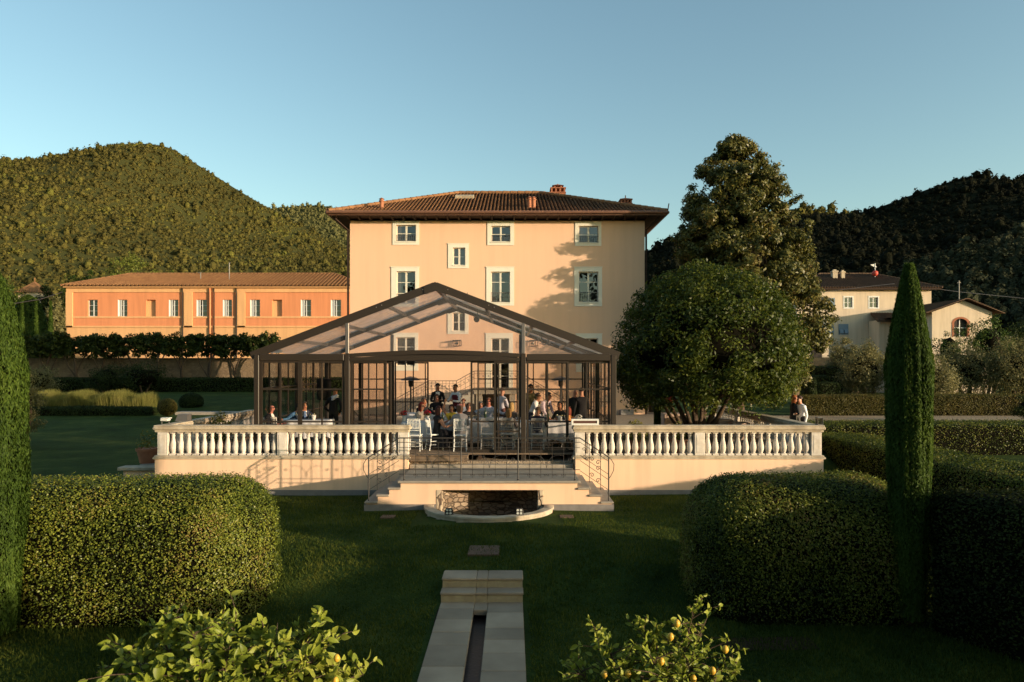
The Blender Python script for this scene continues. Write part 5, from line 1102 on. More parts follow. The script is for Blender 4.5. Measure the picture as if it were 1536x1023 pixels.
CVt = np.stack([mx_ + V0[:, 0] / nn * Rr * np.minimum(1, nn * 1.5), my_ + V0[:, 1] / nn * Rr * np.minimum(1, nn * 1.5), H0 + .4 + uu * (H1m - H0) * .86], 1) + rng.normal(0, .08, V0.shape)
VV, gs = join([(V, Fq, 0), (V2, F2, 0), (CVt, F0, 1)]); build_np('crown', VV, gs, [LEAF['magnolia'], CORE], mg)
b = MB(); limb(b, (mx_, my_, TZ - .1), (mx_ - .2, my_, H1m - 2), .34, .06, .01, 12, 10); limb(b, (xs_ - 1.6, my_, zs_ - .9), (xs_ + .3, my_, zs_ + .1), .05, .015)
for k in range(14): a = k * 2.4; z_ = 3 + k * .7; limb(b, (mx_, my_, z_), (mx_ + 2.2 * math.cos(a), my_ + 2.2 * math.sin(a), z_ + .7), .10, .03)
b.build('trunk', M['bark'], mg, 60)
# ---- olives and other garden trees
def tree(name, label, x, y, z0, top, rxy, lm='olive', nc=70, per=60, size=.2, trunk=.18, base=.35, cat='tree', group=None, squash=1., cr=.14):
    t = thing(name, label, cat, (x, y, z0), group=group); H = top - z0; zc_ = z0 + H * (base + 1) / 2; rz_ = H * (1 - base) / 2
    d = rng.normal(0, 1, (nc, 3)); d /= np.linalg.norm(d, axis=1, keepdims=True); s = rng.uniform(.45, .95, (nc, 1))
    cen = np.array([x, y, zc_]) + d * s * np.array([rxy, rxy, rz_ * squash])
    V, Fq = clumps(cen, d, rng.uniform(.7, 1.3, nc) * rxy * 2.2 * cr, per, size, .35, .8, .8, .2)
    V0, F0 = ICO2; VV, gs = join([(V, Fq, 0), (np.array([x, y, zc_]) + V0 * np.array([rxy, rxy, rz_]) * .5 + rng.normal(0, .05 * rxy, V0.shape), F0, 1)])
    build_np('crown', VV, gs, [LEAF[lm], CORE], t)
    b = MB()
    for k in range(3): a = k * 2.1 + x; limb(b, (x + .1 * math.cos(a), y + .1 * math.sin(a), z0 - .1), (x + rxy * .45 * math.cos(a), y + rxy * .45 * math.sin(a), zc_ + rz_ * .2), trunk, trunk * .35, .1)
    b.build('trunk', M['bark'], t, 60); return t
OG = 'olive trees beyond the gravel path'
for px_, Yt, top, half, lb in ((1296, 50, 507, 38, 'grey-green olive tree in front of the cream house'), (1390, 48, 528, 42, 'grey-green olive tree half behind the slim cypress'), (1450, 52, 505, 46, 'wide olive tree in front of the gabled house'),
                               (1525, 50, 502, 44, 'olive tree cut by the picture edge beyond the path'), (1268, 58, 502, 26, 'smaller olive tree against the house wall with closed blue shutters')):
    tree('olive_tree', lb, X(px_, Yt), Yt, .5, Z(top, Yt), half * Yt / F, 'olive', 130, 80, .17, .16, .04, group=OG)
tree('leafy_tree', 'bushy tree beside the arched window of the gabled house', X(1480, 60), 60, .5, Z(470, 60), 2.0, 'ivy', 60, 60, .22, .14, .3); tree('leafy_tree', 'thin leafy tree growing before the brick arched window', X(1424, 58), 58, .5, Z(488, 58), 1.3, 'ivy', 34, 50, .2, .1, .35)
tree('dark_tree', 'dark tree in the shade at the picture edge behind the olives', X(1530, 64), 64, .5, Z(478, 64), 3.0, 'hedge2', 70, 60, .28, .2, .1)
tree('garden_shrub', 'dark trimmed shrub at the picture edge over the gravel path', X(1541, 36), 36, .5, Z(590, 36), .75, 'hedge2', 40, 60, .1, .06, .0, 'shrub')
for px_, Yt, top, half, lm, lb in ((55, 58, 545, 34, 'olive', 'pale olive shrub beside the sunlit cypress'), (215, 63, 538, 42, 'hedge2', 'dark grey shrub in the shade under the rubble wall'), (160, 62.5, 545, 34, 'hedge2', 'dark grey-green shrub in the shade at the end of the rubble wall')):
    tree('garden_shrub', lb, X(px_, Yt), Yt, .9, Z(top, Yt), half * Yt / F, lm, 60, 50, .2, .1, .0, 'shrub')
tree('garden_shrub', 'olive shrub with lit leaves right behind the cut-off cypress', X(28, 30), 30, 0, Z(535, 30), .95, 'olive', 60, 70, .12, .08, .0, 'shrub')
# trained vine canopy over the rubble wall: separate trained trees
xs = list(np.linspace(34, 392, 10))
for i, px_ in enumerate(xs):
    Yt = 66.6; x = X(px_, Yt); where = ['nearest the ivy', 'second from the ivy', 'third from the ivy', 'fourth from the ivy', 'fifth from the ivy', 'sixth from the ivy', 'fifth counted from the pavilion corner', 'over the dark wall patch, third from the pavilion', 'with a forked bare stem against the lit wall', 'touching the pavilion corner'][i]
    t = thing('trained_tree', 'flat-topped trained tree along the rubble wall, ' + where, 'tree', (x, Yt, 1.1), group='trained trees along the rubble wall')
    nc = 72; half = 1.6; cen = np.stack([x + rng.uniform(-half, half, nc), Yt + rng.uniform(-.7, .7, nc), Z(516, Yt) + rng.uniform(-.95, .7, nc) + .25 * np.sin(np.arange(nc))], 1); V, Fq = clumps(cen, rng.normal(0, 1, (nc, 3)), .42, 42, .26, .7, .7)
    build_np('crown', V, [(Fq, 0)], [LEAF['vine']], t); b = MB(); limb(b, (x, Yt, 1.0), (x - .3 + .6 * (i % 2), Yt, Z(528, Yt)), .14, .09, .12); limb(b, (x, Yt, 2.6), (x + 1.2, Yt, Z(526, Yt)), .09, .04, .15); limb(b, (x, Yt, 2.4), (x - 1.1, Yt, Z(527, Yt)), .08, .04, .15); b.build('trunk', M['bark'], t, 60)
# ivy bank far left, big bright tree behind the salmon building
n = 16000; d = rng.normal(0, 1, (n, 3)); d /= np.linalg.norm(d, axis=1, keepdims=True); d[:, 2] = abs(d[:, 2]); P = np.array([X(44, 86), 86, 1]) + d * np.array([2.5, 2.2, Z(441, 86) - 1]) * (1 + .05 * lownoise(d * 4, 1.5, 4)[:, None]); V, Fq = leaves(P, d, .28 * rng.uniform(.7, 1.3, n), .8, .5); V0, F0 = ICO2
VV, gs = join([(V, Fq, 0), (np.array([X(44, 86), 86, 1]) + V0 * np.array([2.3, 2., (Z(441, 86) - 1) * .95]), F0, 1)]); tag(build_np('ivy_bank', VV, gs, [LEAF['ivy'], CORE]), 'large ivy-covered green mass behind the small cone cypresses', 'ivy')
for px_, Yt, top, half, lm, lb in ((190, 110, 374, 38, 'bright', 'bright yellow-green broad tree rising behind the salmon roof'), (235, 112, 396, 22, 'bright', 'yellow-green tree behind the salmon roof beside the broadest one'), (262, 114, 396, 11, 'ivy', 'small dark green round tree behind the salmon roof'), (108, 116, 412, 22, 'ivy', 'green tree behind the corner of the salmon building'), (12, 118, 412, 24, 'ivy', 'green tree behind the ivy mass by the picture edge'), (84, 104, 440, 18, 'olive', 'olive coloured tree between the tower and the salmon building'), (70, 118, 424, 16, 'hedge2', 'dark tree close beside the small tower'), (135, 118, 404, 18, 'ivy', 'green tree left of the broad yellow-green one, touching the salmon roof')):
    tree('leafy_tree' if lm != 'hedge2' else 'dark_tree', lb, X(px_, Yt), Yt, 1.5, Z(top, Yt), half * Yt / F, lm, 110, 60, .42, .3, .25)
# plants in pots and beds on the terrace
pot(X(221, 20.9), 20.9, .621, .30, .44, 'terracotta pot with a small rose plant on the side steps', 120)
for px_, Yt, zt_, r_, nn_, lb in ((330, 20.9, Z(616, 20.9), .42, 900, 'yellow-green shrub in a pot inside the balustrade beside the pavilion corner'), (953, 21.2, Z(629, 21.2), .40, 700, 'low leafy plant showing above the balustrade beside the pavilion post'), (1018, 21.2, Z(630, 21.2), .20, 300, 'small leafy plant showing above the balustrade below the tree stems')):
    x = X(px_, Yt); t = thing('terrace_plant', lb, 'plant', (x, Yt, TZ)); b = MB(); b.lathe([(.16, 0), (.24, .36), (.27, .38), (.27, .42), (.22, .42), (.20, .38), (0, .38)], (x, Yt, TZ), 16); b.build('pot', M['terra'], t, 40)
    d = rng.normal(0, 1, (nn_, 3)); d /= np.linalg.norm(d, axis=1, keepdims=True); d[:, 2] = abs(d[:, 2]); P = np.array([x, Yt, TZ + .4]) + d * np.array([r_, r_, zt_ - TZ - .4]) * rng.random((nn_, 1)) ** .4; V, Fq = leaves(P, d, .085, .5, .7); build_np('foliage', V, [(Fq, 0)], [LEAF['shrub']], t)
    b = MB()
    for k in range(5): a = k * 1.3; limb(b, (x, Yt, TZ + .3), (x + r_ * .6 * math.cos(a), Yt + r_ * .6 * math.sin(a), zt_ - .15), .012, .006)
    b.build('stem', M['bark'], t)
# ---------------------------------------------------------------- lemon trees in the foreground
def big_leaves(P, T, N, L, W):
    """curved ovate leaves: 2 columns of 4 quads"""
    n = len(P); T = T / np.linalg.norm(T, axis=1, keepdims=True); N = N - T * np.sum(N * T, axis=1, keepdims=True); N /= np.linalg.norm(N, axis=1, keepdims=True) + 1e-9; B = np.cross(N, T)
    prof = [(0, .06), (.22, .8), (.5, 1.), (.78, .66), (1., .03)]; curl = rng.uniform(-.15, .6, n)[:, None]; cup = rng.uniform(.15, .7, n)[:, None]; out = []
    for s, w_ in prof:
        c = P + T * (L * s)[:, None] - N * (L[:, None] * curl * s * s); hw = (W * w_)[:, None] / 2
        out += [c - B * hw + N * hw * cup, c, c + B * hw + N * hw * cup]
    V = np.stack(out, 1).reshape(-1, 3); base = (np.arange(n) * 15)[:, None]
    q = np.array([(k * 3 + j, k * 3 + j + 1, k * 3 + 4 + j, k * 3 + 3 + j) for k in range(4) for j in range(2)]); return V, (base[:, None, :] + q[None]).reshape(-1, 4).astype(np.int32)
def lemon_tree(label, cx, y, sprigs, fruit, leaf, seed):
    """sprigs: (px, py, depth offset) tips; fruit: (px, py)"""
    random.seed(seed); z0 = ground_z(np.array([cx]), np.array([y]))[0]; t = thing('lemon_tree', label, 'lemon tree', (cx, y, z0)); b = MB(); Ps, Ts = [], []
    b.tube([(cx, y, z0 + .3), (cx, y, z0 + .9)], [.04, .035], 8); fork = Vector((cx, y, z0 + .9))
    for px_, py_, dy in sprigs:
        yy_ = y + dy; tip = Vector((X(px_, yy_), yy_, Z(py_, yy_))); mid = fork.lerp(tip, .55) + Vector((random.uniform(-.1, .1), random.uniform(-.1, .1), -.08)); pts = [fork, fork.lerp(mid, .5) + Vector((0, 0, .02)), mid, mid.lerp(tip, .5) + Vector((random.uniform(-.03, .03), 0, .03)), tip]; b.tube(pts, [.018, .014, .010, .007, .003], 5)
        for j in range(15):          # side shoots
            s = pts[2].lerp(tip, random.random()); e = s + Vector((random.gauss(0, .13), random.gauss(0, .13), random.uniform(.0, .16))); b.tube([s, s.lerp(e, .5) + Vector((0, 0, .015)), e], [.005, .004, .002], 4)
            for k in range(7): q = s.lerp(e, .25 + .75 * random.random()); Ps.append(q); Ts.append((e - s).normalized() * .5 + Vector((random.gauss(0, .7), random.gauss(0, .7), random.gauss(.15, .5))))
        for k in range(12): Ps.append(tip - (tip - pts[3]) * random.random()); Ts.append((tip - pts[3]).normalized() * .6 + Vector((random.gauss(0, .6), random.gauss(0, .6), random.gauss(.2, .4))))
    b.build('branch', M['bark'], t, 60)
    Ps, Ts = np.array([p[:] for p in Ps]), np.array([p[:] for p in Ts]); n = len(Ps); Nn = rng.normal(0, .6, (n, 3)) + np.array([.65, -.55, .55]); L = leaf * rng.uniform(.45, 1.3, n) * np.where(rng.random(n) < .1, 1.3, 1.)
    V, Fq = big_leaves(Ps, Ts, Nn, L, L * rng.uniform(.42, .6, n)); build_np('foliage', V, [(Fq, 0)], [LEAF['lemon']], t, True)
    for px_, py_ in fruit:
        yy_ = y - .28; c = (X(px_, yy_), yy_, Z(py_, yy_)); b = MB(); r_ = .025; b.lathe([(.003, -r_ * 1.32), (.008, -r_ * 1.22), (r_ * .7, -r_ * .85), (r_ * .97, -.3 * r_), (r_, r_ * .15), (r_ * .72, r_ * .8), (.010, r_ * 1.12), (.004, r_ * 1.16)], c, 16); b.build('lemon', M['lemon'], t, 80)
    b = MB(); b.lathe([(.26, 0), (.28, .05), (.36, .34), (.40, .35), (.40, .42), (.34, .42), (.32, .37), (0, .37)], (cx, y, z0), 20); b.build('pot', M['terra'], t, 40)
    return t
lemon_tree('leafy lemon tree in the foreground with a single pale lemon', X(345, 5.6), 5.6, [(235, 940, .1), (190, 975, 0), (150, 1000, -.1), (255, 925, .2), (285, 945, -.2), (355, 918, .1), (300, 925, .2), (345, 965, -.3), (400, 940, .2), (415, 965, -.1), (480, 932, .1), (505, 955, 0), (515, 1000, -.1), (455, 985, -.2), (545, 1012, 0), (300, 990, -.35), (250, 990, -.3), (400, 1005, -.35), (210, 1010, -.3), (350, 1015, -.4), (330, 940, .3), (440, 1015, -.3), (280, 1020, -.3), (180, 1022, -.2), (430, 945, .3)], [(505, 987), (503, 1021)], .076, 3)
lemon_tree('lemon tree in the foreground hung with several yellow lemons', X(975, 5.6), 5.6, [(893, 945, .1), (910, 960, 0), (965, 945, .1), (985, 935, .2), (1040, 920, 0), (1055, 935, .1), (1045, 960, -.2), (1090, 985, 0), (1105, 1005, -.1), (945, 975, -.1), (870, 1000, 0), (860, 1015, 0), (920, 995, -.2), (985, 985, -.3), (1030, 1000, -.3), (1075, 1015, -.2), (960, 1015, -.3), (1010, 955, .2), (1000, 1010, -.3)], [(1015.5, 935), (1006, 955), (992, 992), (1088, 974), (1069, 1006), (942, 1010), (907, 1011), (1040, 1018)], .058, 5)

# unseen trees added behind the viewpoint to block sky light from the foreground
n = 26; cen = np.stack([np.linspace(-34, 12, n) + rng.normal(0, .6, n), -8.5 + rng.normal(0, .8, n), 6.5 + rng.normal(0, .7, n)], 1)
c3 = np.repeat(cen, 20, 0) + rng.normal(0, 1, (n * 20, 3)) * np.array([1.1, 1.1, 3.2]); V, Fq = clumps(c3, rng.normal(0, 1, (len(c3), 3)), 1.3, 40, .6, .7, .8)
tag(build_np('woods', V, [(Fq, 0)], [LEAF['hedge2']]), 'unseen belt of trees added behind the viewpoint to block sky light', 'woods', kind='stuff')
# ================================================================ chairs, tables, people
def make_chair(label):
    t = thing('dining_chair', label, 'chair', (0, 0, 0), 0, 'white spindle-back chairs'); W_, D_ = .40, .40
    b = MB(); b.bbox(-.2, .2, -.2, .2, .43, .465, .012); b.build('seat', M['chairw'], t)
    for s in (-1, 1):
        b = MB(); b.tube([(s * .165, -.165, .43), (s * .17, -.175, .2), (s * .175, -.19, 0)], [.017, .016, .013], 7); b.build('leg', M['chairw'], t)
        b = MB(); b.tube([(s * .165, .175, .43), (s * .17, .19, .2), (s * .18, .23, 0)], [.017, .016, .013], 7); b.build('leg', M['chairw'], t)
    b = MB()
    for s in (-1, 1): b.tube([(s * .175, .18, .43), (s * .175, .20, .66), (s * .17, .235, .92)], .016, 7)
    for z, y in ((.60, .197), (.66, .203), (.885, .232), (.92, .237)): b.tube([(-.175, y, z), (0, y + .012, z), (.175, y, z)], .012, 6)
    for k in range(7): x = -.126 + .042 * k; b.tube([(x, .207, .66), (x, .236, .885)], .008, 6)
    b.build('backrest', M['chairw'], t)
    b = MB()
    for z in (.14, .24): b.tube([(-.17, -.18, z), (.17, -.18, z)], .008, 5); b.tube([(-.17, .20, z), (.17, .20, z)], .008, 5); b.tube([(-.17, -.18, z + .02), (-.17, .2, z + .02)], .008, 5); b.tube([(.17, -.18, z + .02), (.17, .2, z + .02)], .008, 5)
    b.build('stretcher', M['chairw'], t); return t
chair0 = None
def chair(x, y, rz, label):
    """rz 0: the sitter looks towards the viewer (-y)"""
    global chair0
    if chair0 is None: chair0 = make_chair(label); c = chair0
    else: c = copy_tree(chair0); c['label'] = label
    c.location = (x, y, DZ + .002); c.rotation_euler = (0, 0, R(rz)); return c
def table(cx, y0, y1, hw, label, clabel):
    t = thing('dining_table', label, 'table', (cx, (y0 + y1) / 2, DZ)); b = MB(); b.box(cx - hw, cx + hw, y0, y1, DZ + .71, DZ + .74); b.build('tabletop', M['deck'], t)
    for sx in (-1, 1):
        for yy_ in (y0 + .08, y1 - .08): b = MB(); b.box(cx + sx * (hw - .08) - .03, cx + sx * (hw - .08) + .03, yy_ - .03, yy_ + .03, DZ, DZ + .71); b.build('leg', M['deck'], t)
    per = []; NX = 24; NY = 14
    per += [(cx - hw + 2 * hw * k / NX, y0) for k in range(NX)] + [(cx + hw, y0 + (y1 - y0) * k / NY) for k in range(NY)] + [(cx + hw - 2 * hw * k / NX, y1) for k in range(NX)] + [(cx - hw, y1 - (y1 - y0) * k / NY) for k in range(NY)]
    n = len(per); vs = []; my = (y0 + y1) / 2
    for lv, (z, o, am) in enumerate(((.747, .0, 0), (.735, .012, .004), (.62, .02, .012), (.45, .03, .022), (.22, .04, .035))):
        for k, (x, y) in enumerate(per):
            dx, dy = (1 if x >= cx + hw - 1e-6 else -1 if x <= cx - hw + 1e-6 else 0), (1 if y >= y1 - 1e-6 else -1 if y <= y0 + 1e-6 else 0)
            w_ = o + am * math.sin(k * 1.7) + am * .5 * math.sin(k * .63); vs.append((x + dx * w_, y + dy * w_, DZ + z + (0 if lv < 4 else .03 * math.sin(k * .9))))
    b = MB(); b.add(vs, [tuple(range(n))] + [(l * n + k, l * n + (k + 1) % n, (l + 1) * n + (k + 1) % n, (l + 1) * n + k) for l in range(4) for k in range(n)]); tag(b.build('tablecloth', M['linen'], None, 60), clabel, 'tablecloth')
TT = DZ + .749
table(X(672, 21.1), 20.75, 21.75, 1.35, 'dining table under the cloth between the redhead and the man in the grey jacket', 'long white cloth on the open-front table with the woman in yellow')
table(X(815, 21.2), 20.75, 21.85, .92, 'dining table under the cloth behind the glass on the terrace-tree side', 'white cloth on the table behind glass before the pair in black')
table(X(463, 22.0), 21.6, 22.3, .72, 'dining table under the cloth in the corner with the men in dark suits', 'white cloth on the corner table by the bald man with sunglasses')
table(X(660, 25.0), 24.6, 25.4, 1.25, 'rear dining table under the cloth before the two waiters', 'white cloth on the rear table in front of the two waiters')
table(X(741, 22.9), 22.5, 23.2, .85, 'dining table under the cloth in front of the man in the blue shirt', 'white cloth on the middle table before the man in a pale blue shirt')
for px_, Y_, rz, lb in ((622.5, 20.1, 178, 'white spindle-back chair at the open front beside the balustrade pier, nobody leaning on it'), (652, 20.35, 118, 'white spindle-back chair under the woman in the black dress'), (690.5, 20.1, 182, 'white spindle-back chair under the man in the grey jacket'),
                        (731, 20.35, 180, 'white spindle-back chair behind the glass, nearest the sliding door'), (762, 20.45, 172, 'white spindle-back chair under the blonde woman behind the glass'), (806, 20.3, 180, 'white spindle-back chair under the man in the navy jacket'), (851, 21.0, 100, 'white spindle-back chair under the red-haired woman in orange'),
                        (405, 20.75, 200, 'white spindle-back chair under the bald man with sunglasses'), (452, 22.75, 0, 'white spindle-back chair under the man in dark suit and blue tie'), (628, 22.35, -10, 'white spindle-back chair under the man stretching his arm over the table'), (678, 22.2, 0, 'white spindle-back chair under the woman in yellow'), (735, 23.6, 0, 'white spindle-back chair under the man in the pale blue shirt'), (845, 22.3, 20, 'white spindle-back chair under the diner in dark clothes at the far side')):
    chair(X(px_, Y_), Y_, rz, lb)
# ---- tableware
def glass(x, y, label='clear stemmed wine glass standing on a white tablecloth'):
    b = MB(); b.lathe([(.032, 0), (.032, .004), (.005, .012), (.005, .085), (.026, .10), (.036, .14), (.030, .185)], (x, y, TT + .004), 10); return tag(b.build('wine_glass', M['glassware'], None, 60), label, 'glass', 'wine glasses on the white tablecloths')
g0_ = None
for cx, cyy, w_, d_, n_ in ((X(672, 21.1), 21.25, 1.2, .38, 12), (X(815, 21.2), 21.3, .78, .4, 14), (X(463, 22), 21.95, .6, .25, 6), (X(660, 25), 25.0, 1.1, .3, 10), (X(741, 22.9), 22.85, .7, .26, 8)):
    for k in range(n_):
        x, y = cx + random.uniform(-w_, w_), cyy + random.uniform(-d_, d_)
        if g0_ is None: g0_ = glass(0, 0); o = g0_
        else: o = g0_.copy(); C.objects.link(o)
        o.location = (x, y, 0)
def bottle(x, y, label):
    b = MB(); b.lathe([(.038, 0), (.04, .01), (.04, .19), (.03, .22), (.014, .25), (.014, .31), (.016, .315), (.016, .33)], (x, y, TT + .003), 12); tag(b.build('wine_bottle', M['green_glass'], None, 50), label, 'bottle')
bottle(X(664, 21.2), 21.2, 'dark wine bottle on the cloth beside the woman in yellow'); bottle(X(822, 21.3), 21.3, 'dark wine bottle on the cloth before the diner in dark clothes'); bottle(X(728, 22.7), 22.7, 'dark wine bottle by the elbow of the man in pale blue')
def bouquet(x, y, label, red=True, z=TT):
    t = thing('flower_vase', label, 'flower vase', (x, y, z)); b = MB(); b.lathe([(.05, 0), (.055, .02), (.045, .10), (.06, .16), (.055, .16)], (x, y, z + .003), 12); b.build('vase', M['white'], t, 50)
    d = rng.normal(0, 1, (150, 3)); d /= np.linalg.norm(d, axis=1, keepdims=True); d[:, 2] = abs(d[:, 2]); V, Fq = leaves(np.array([x, y, z + .19]) + d * .11 * rng.random((150, 1)), d, .055, .5, .5); build_np('foliage', V, [(Fq, 0)], [LEAF['ivy']], t)
    d = rng.normal(0, 1, (90, 3)); d /= np.linalg.norm(d, axis=1, keepdims=True); d[:, 2] = abs(d[:, 2]); V, Fq = leaves(np.array([x, y, z + .21]) + d * .12, d, .04, .9, .4); build_np('petals', V, [(Fq, 0)], [M['red'] if red else M['white']], t)
bouquet(X(606, 21.3), 21.3, 'vase of red and white flowers beside the redhead nearest the glass panel'); bouquet(X(641, 21.3), 21.35, 'vase of red flowers between the redhead and the woman in black'); bouquet(X(868, 20.9), 20.9, 'white vase with white flowers above the framed box', False, TT - .1)
b = MB(); b.box(X(868, 20.9) - .14, X(868, 20.9) + .14, 20.8, 21.05, DZ, TT - .1); tag(b.build('plinth_stand', M['white']), 'white stand under the vase with white flowers', 'stand')
b = MB(); x = X(470.5, 21.8); b.lathe([(.05, 0), (.075, .14), (.08, .15), (.07, .15), (.045, .02), (0, .02)], (x, 21.8, TT + .003), 14); tag(b.build('ice_bucket', M['white'], None, 50), 'white ice bucket on the corner table', 'bucket')
for px_, Y_, lb in ((820, 20.95, 'white plate at the table edge behind glass by the navy jacket'), (845, 20.98, 'white plate at the table edge behind glass before the red-haired woman'), (640, 20.95, 'white plate before the woman in the black dress')):
    b = MB(); b.lathe([(.07, 0), (.13, .015), (.135, .02), (.12, .016), (0, .008)], (X(px_, Y_), Y_, TT + .003), 18); tag(b.build('plate', M['white'], None, 50), lb, 'plate')
# ---- people
PM_ = {}
def pmat(c, r=.8):
    k = tuple(c)
    if k not in PM_: PM_[k] = mat('cloth' if max(c) < .9 else 'cloth', c, r, spec=.2)
    return PM_[k]
SK, SKT = mat('skin', (.50, .25, .16), .5, .5, 15, (.44, .20, .13), spec=.35), mat('tanned_skin', (.38, .17, .09), .5, .5, 15, (.33, .14, .075), spec=.35)
RED_SK = mat('flushed_skin', (.58, .22, .16), .5, spec=.35)
FEAT = mat('eye_and_brow', (.03, .018, .014), .6); LIP = mat('lips', (.36, .10, .085), .5)
SHOE = mat('black_shoe', (.015, .013, .012), .4, spec=.4)
def person(label, px_, Y_, pose='sit', yaw=0, z=None, skin=SK, top=(.02, .02, .025), bottom=(.02, .02, .025), hair=(.03, .02, .015), style='short', arms=('table', 'table'), lean=8, h=1.74, jacket=False, sleeve='long', skirt=None, extra=None, turn=0, collar=None, cap=None, glasses=False):
    """yaw 0 looks at the viewer, 180 away, 90 towards +x"""
    s = h / 1.74; z = DZ if z is None else z; J = {}; E = []; RAD = {}; TAGS = {}
    def j(n, p, r, par=None, tg=None): J[n] = Vector(p) * s; RAD[n] = r * s; (E.append((par, n)) if par else None); TAGS[n] = tg
    sit = pose == 'sit'; pz = .53 if sit else .93
    la = R(lean); f = lambda x, up, fw=0: (x, -(up * math.sin(la)) - fw * math.cos(la), pz + up * math.cos(la) - fw * math.sin(la))     # upper body frame (faces -y)
    j('pelvis', (0, 0, pz), .135, None, 'bottom'); j('waist', f(0, .16), .115, 'pelvis', 'top'); j('chest', f(0, .33), .14, 'waist', 'top'); j('upper', f(0, .43), .12, 'chest', 'top'); j('neck', f(0, .52, .0), .052, 'upper', 'skin')
    hb = Vector(f(0, .58, .025)); t_ = R(turn)
    j('jaw', hb, .066, 'neck', 'skin'); j('head', hb + Vector((0, -.012, .085)), .088, 'jaw', 'skin'); j('crown', hb + Vector((0, .004, .165)), .066, 'head', 'skin')
    fd = Vector((math.sin(t_), -math.cos(t_), -.1))
    j('nose', hb + Vector((0, -.012, .06)) + fd * .108, .011, 'head', 'skin')
    for sd, nm in ((-1, 'l'), (1, 'r')):
        arm = arms[0] if sd < 0 else arms[1]
        j('sh' + nm, f(sd * .175, .415), .066, 'upper', 'top')
        S = Vector(f(sd * .20, .40))
        if arm == 'down': e, wv = S + Vector((sd * .05, .03, -.28)), S + Vector((sd * .06, -.05, -.52))
        elif arm == 'table': e, wv = S + Vector((sd * .08, -.12, -.24)), S + Vector((-sd * .04, -.34, -.20))
        elif arm == 'raise': e, wv = S + Vector((sd * .10, -.06, .22)), S + Vector((sd * .02, -.10, .47))
        elif arm == 'reach': e, wv = S + Vector((sd * .04, -.26, -.12)), S + Vector((0, -.50, -.10))
        elif arm == 'cross': e, wv = S + Vector((sd * .05, -.08, -.26)), S + Vector((-sd * .22, -.24, -.22))
        elif arm == 'phone': e, wv = S + Vector((sd * .06, -.13, -.23)), S + Vector((0, -.36, -.12))
        elif arm == 'side': e, wv = S + Vector((sd * .24, -.04, -.12)), S + Vector((sd * .47, -.10, -.10))
        elif arm == 'hip': e, wv = S + Vector((sd * .14, .06, -.25)), S + Vector((-sd * .02, -.04, -.42))
        elif arm == 'floor': e, wv = S + Vector((sd * .02, -.08, -.27)), S + Vector((-sd * .02, -.26, -.47))
        fore = 'skin' if sleeve in ('short', 'none') else 'top'; upa = 'skin' if sleeve == 'none' else 'top'
        j('el' + nm, e, .046, 'sh' + nm, upa); j('wr' + nm, wv, .033, 'el' + nm, fore)
        dv = (wv - e).normalized(); pal = wv + dv * .075; j('pa' + nm, pal, .034, 'wr' + nm, 'skin')
        side = dv.cross(Vector((0, 0, 1)));  side = side.normalized() if side.length > .1 else Vector((1, 0, 0)); dn = dv.cross(side).normalized()
        for k, (o, L) in enumerate(((-.027, .066), (-.009, .078), (.009, .074), (.027, .058))):
            kn = pal + side * o + dv * L * .5; tp = kn + dv * L * .45 + dn * .018; j(f'f{k}{nm}', kn, .0105, 'pa' + nm, 'skin'); j(f't{k}{nm}', tp, .009, f'f{k}{nm}', 'skin')
        th = wv + dv * .035 + side * (.040 * -sd); j('th' + nm, th + dv * .02, .012, 'wr' + nm, 'skin'); j('tt' + nm, th + dv * .055 + side * (.006 * -sd), .010, 'th' + nm, 'skin')
        j('hip' + nm, (sd * .095, -.01, pz - .02), .098, 'pelvis', 'bottom')
        if sit: kn, an = Vector((sd * .12, -.44, .52)), Vector((sd * .13, -.40, .09))
        else: kn, an = Vector((sd * .105, -.02, .50)), Vector((sd * .11, .03, .085))
        j('kn' + nm, kn, .062, 'hip' + nm, 'bottom'); j('an' + nm, an, .042, 'kn' + nm, 'bottom'); j('he' + nm, an + Vector((0, .0, -.045)), .038, 'an' + nm, 'shoe'); j('to' + nm, an + Vector((sd * .02, -.16, -.052)), .032, 'he' + nm, 'shoe')
    names = list(J); idx = {n: i for i, n in enumerate(names)}
    me = bpy.data.meshes.new('skel'); me.from_pydata([J[n][:] for n in names], [(idx[a], idx[c]) for a, c in E], []); ob = bpy.data.objects.new('skel', me); C.objects.link(ob)
    md = ob.modifiers.new('s', 'SKIN'); md.use_smooth_shade = True
    for i, n in enumerate(names):
        sv = me.skin_vertices[0].data[i]; r_ = RAD[n]; sv.radius = (r_ * 1.22, r_ * .86) if n in ('chest', 'waist', 'pelvis', 'upper') else (r_, r_)
        sv.use_root = n == 'pelvis'
    sb = ob.modifiers.new('u', 'SUBSURF'); sb.levels = 2; sb.render_levels = 2
    dg = bpy.context.evaluated_depsgraph_get(); bm_ = bpy.data.meshes.new_from_object(ob.evaluated_get(dg)); bpy.data.objects.remove(ob); bpy.data.meshes.remove(me)
    V = np.array([v.co[:] for v in bm_.vertices]); cen = np.array([p.center[:] for p in bm_.polygons])
    A = np.array([J[a][:] for a, c in E]); B_ = np.array([J[c][:] for a, c in E]); tg = [TAGS[c] for a, c in E]; rr_ = np.array([RAD[c] for a, c in E])
    d = B_ - A; tt_ = np.clip(np.einsum('fek,ek->fe', cen[:, None] - A[None], d) / (np.sum(d * d, 1) + 1e-9), 0, 1); dist = np.linalg.norm(cen[:, None] - (A[None] + tt_[..., None] * d[None]), axis=2) - rr_ * .6
    near = dist.argmin(1); slots = ['skin', 'top', 'bottom', 'shoe', 'feat', 'lip', 'shirt']; mi = np.array([slots.index(tg[k]) for k in near])
    hd = J['head']; fdn = fd.normalized(); sdv = Vector((fdn.y, -fdn.x, 0)).normalized()
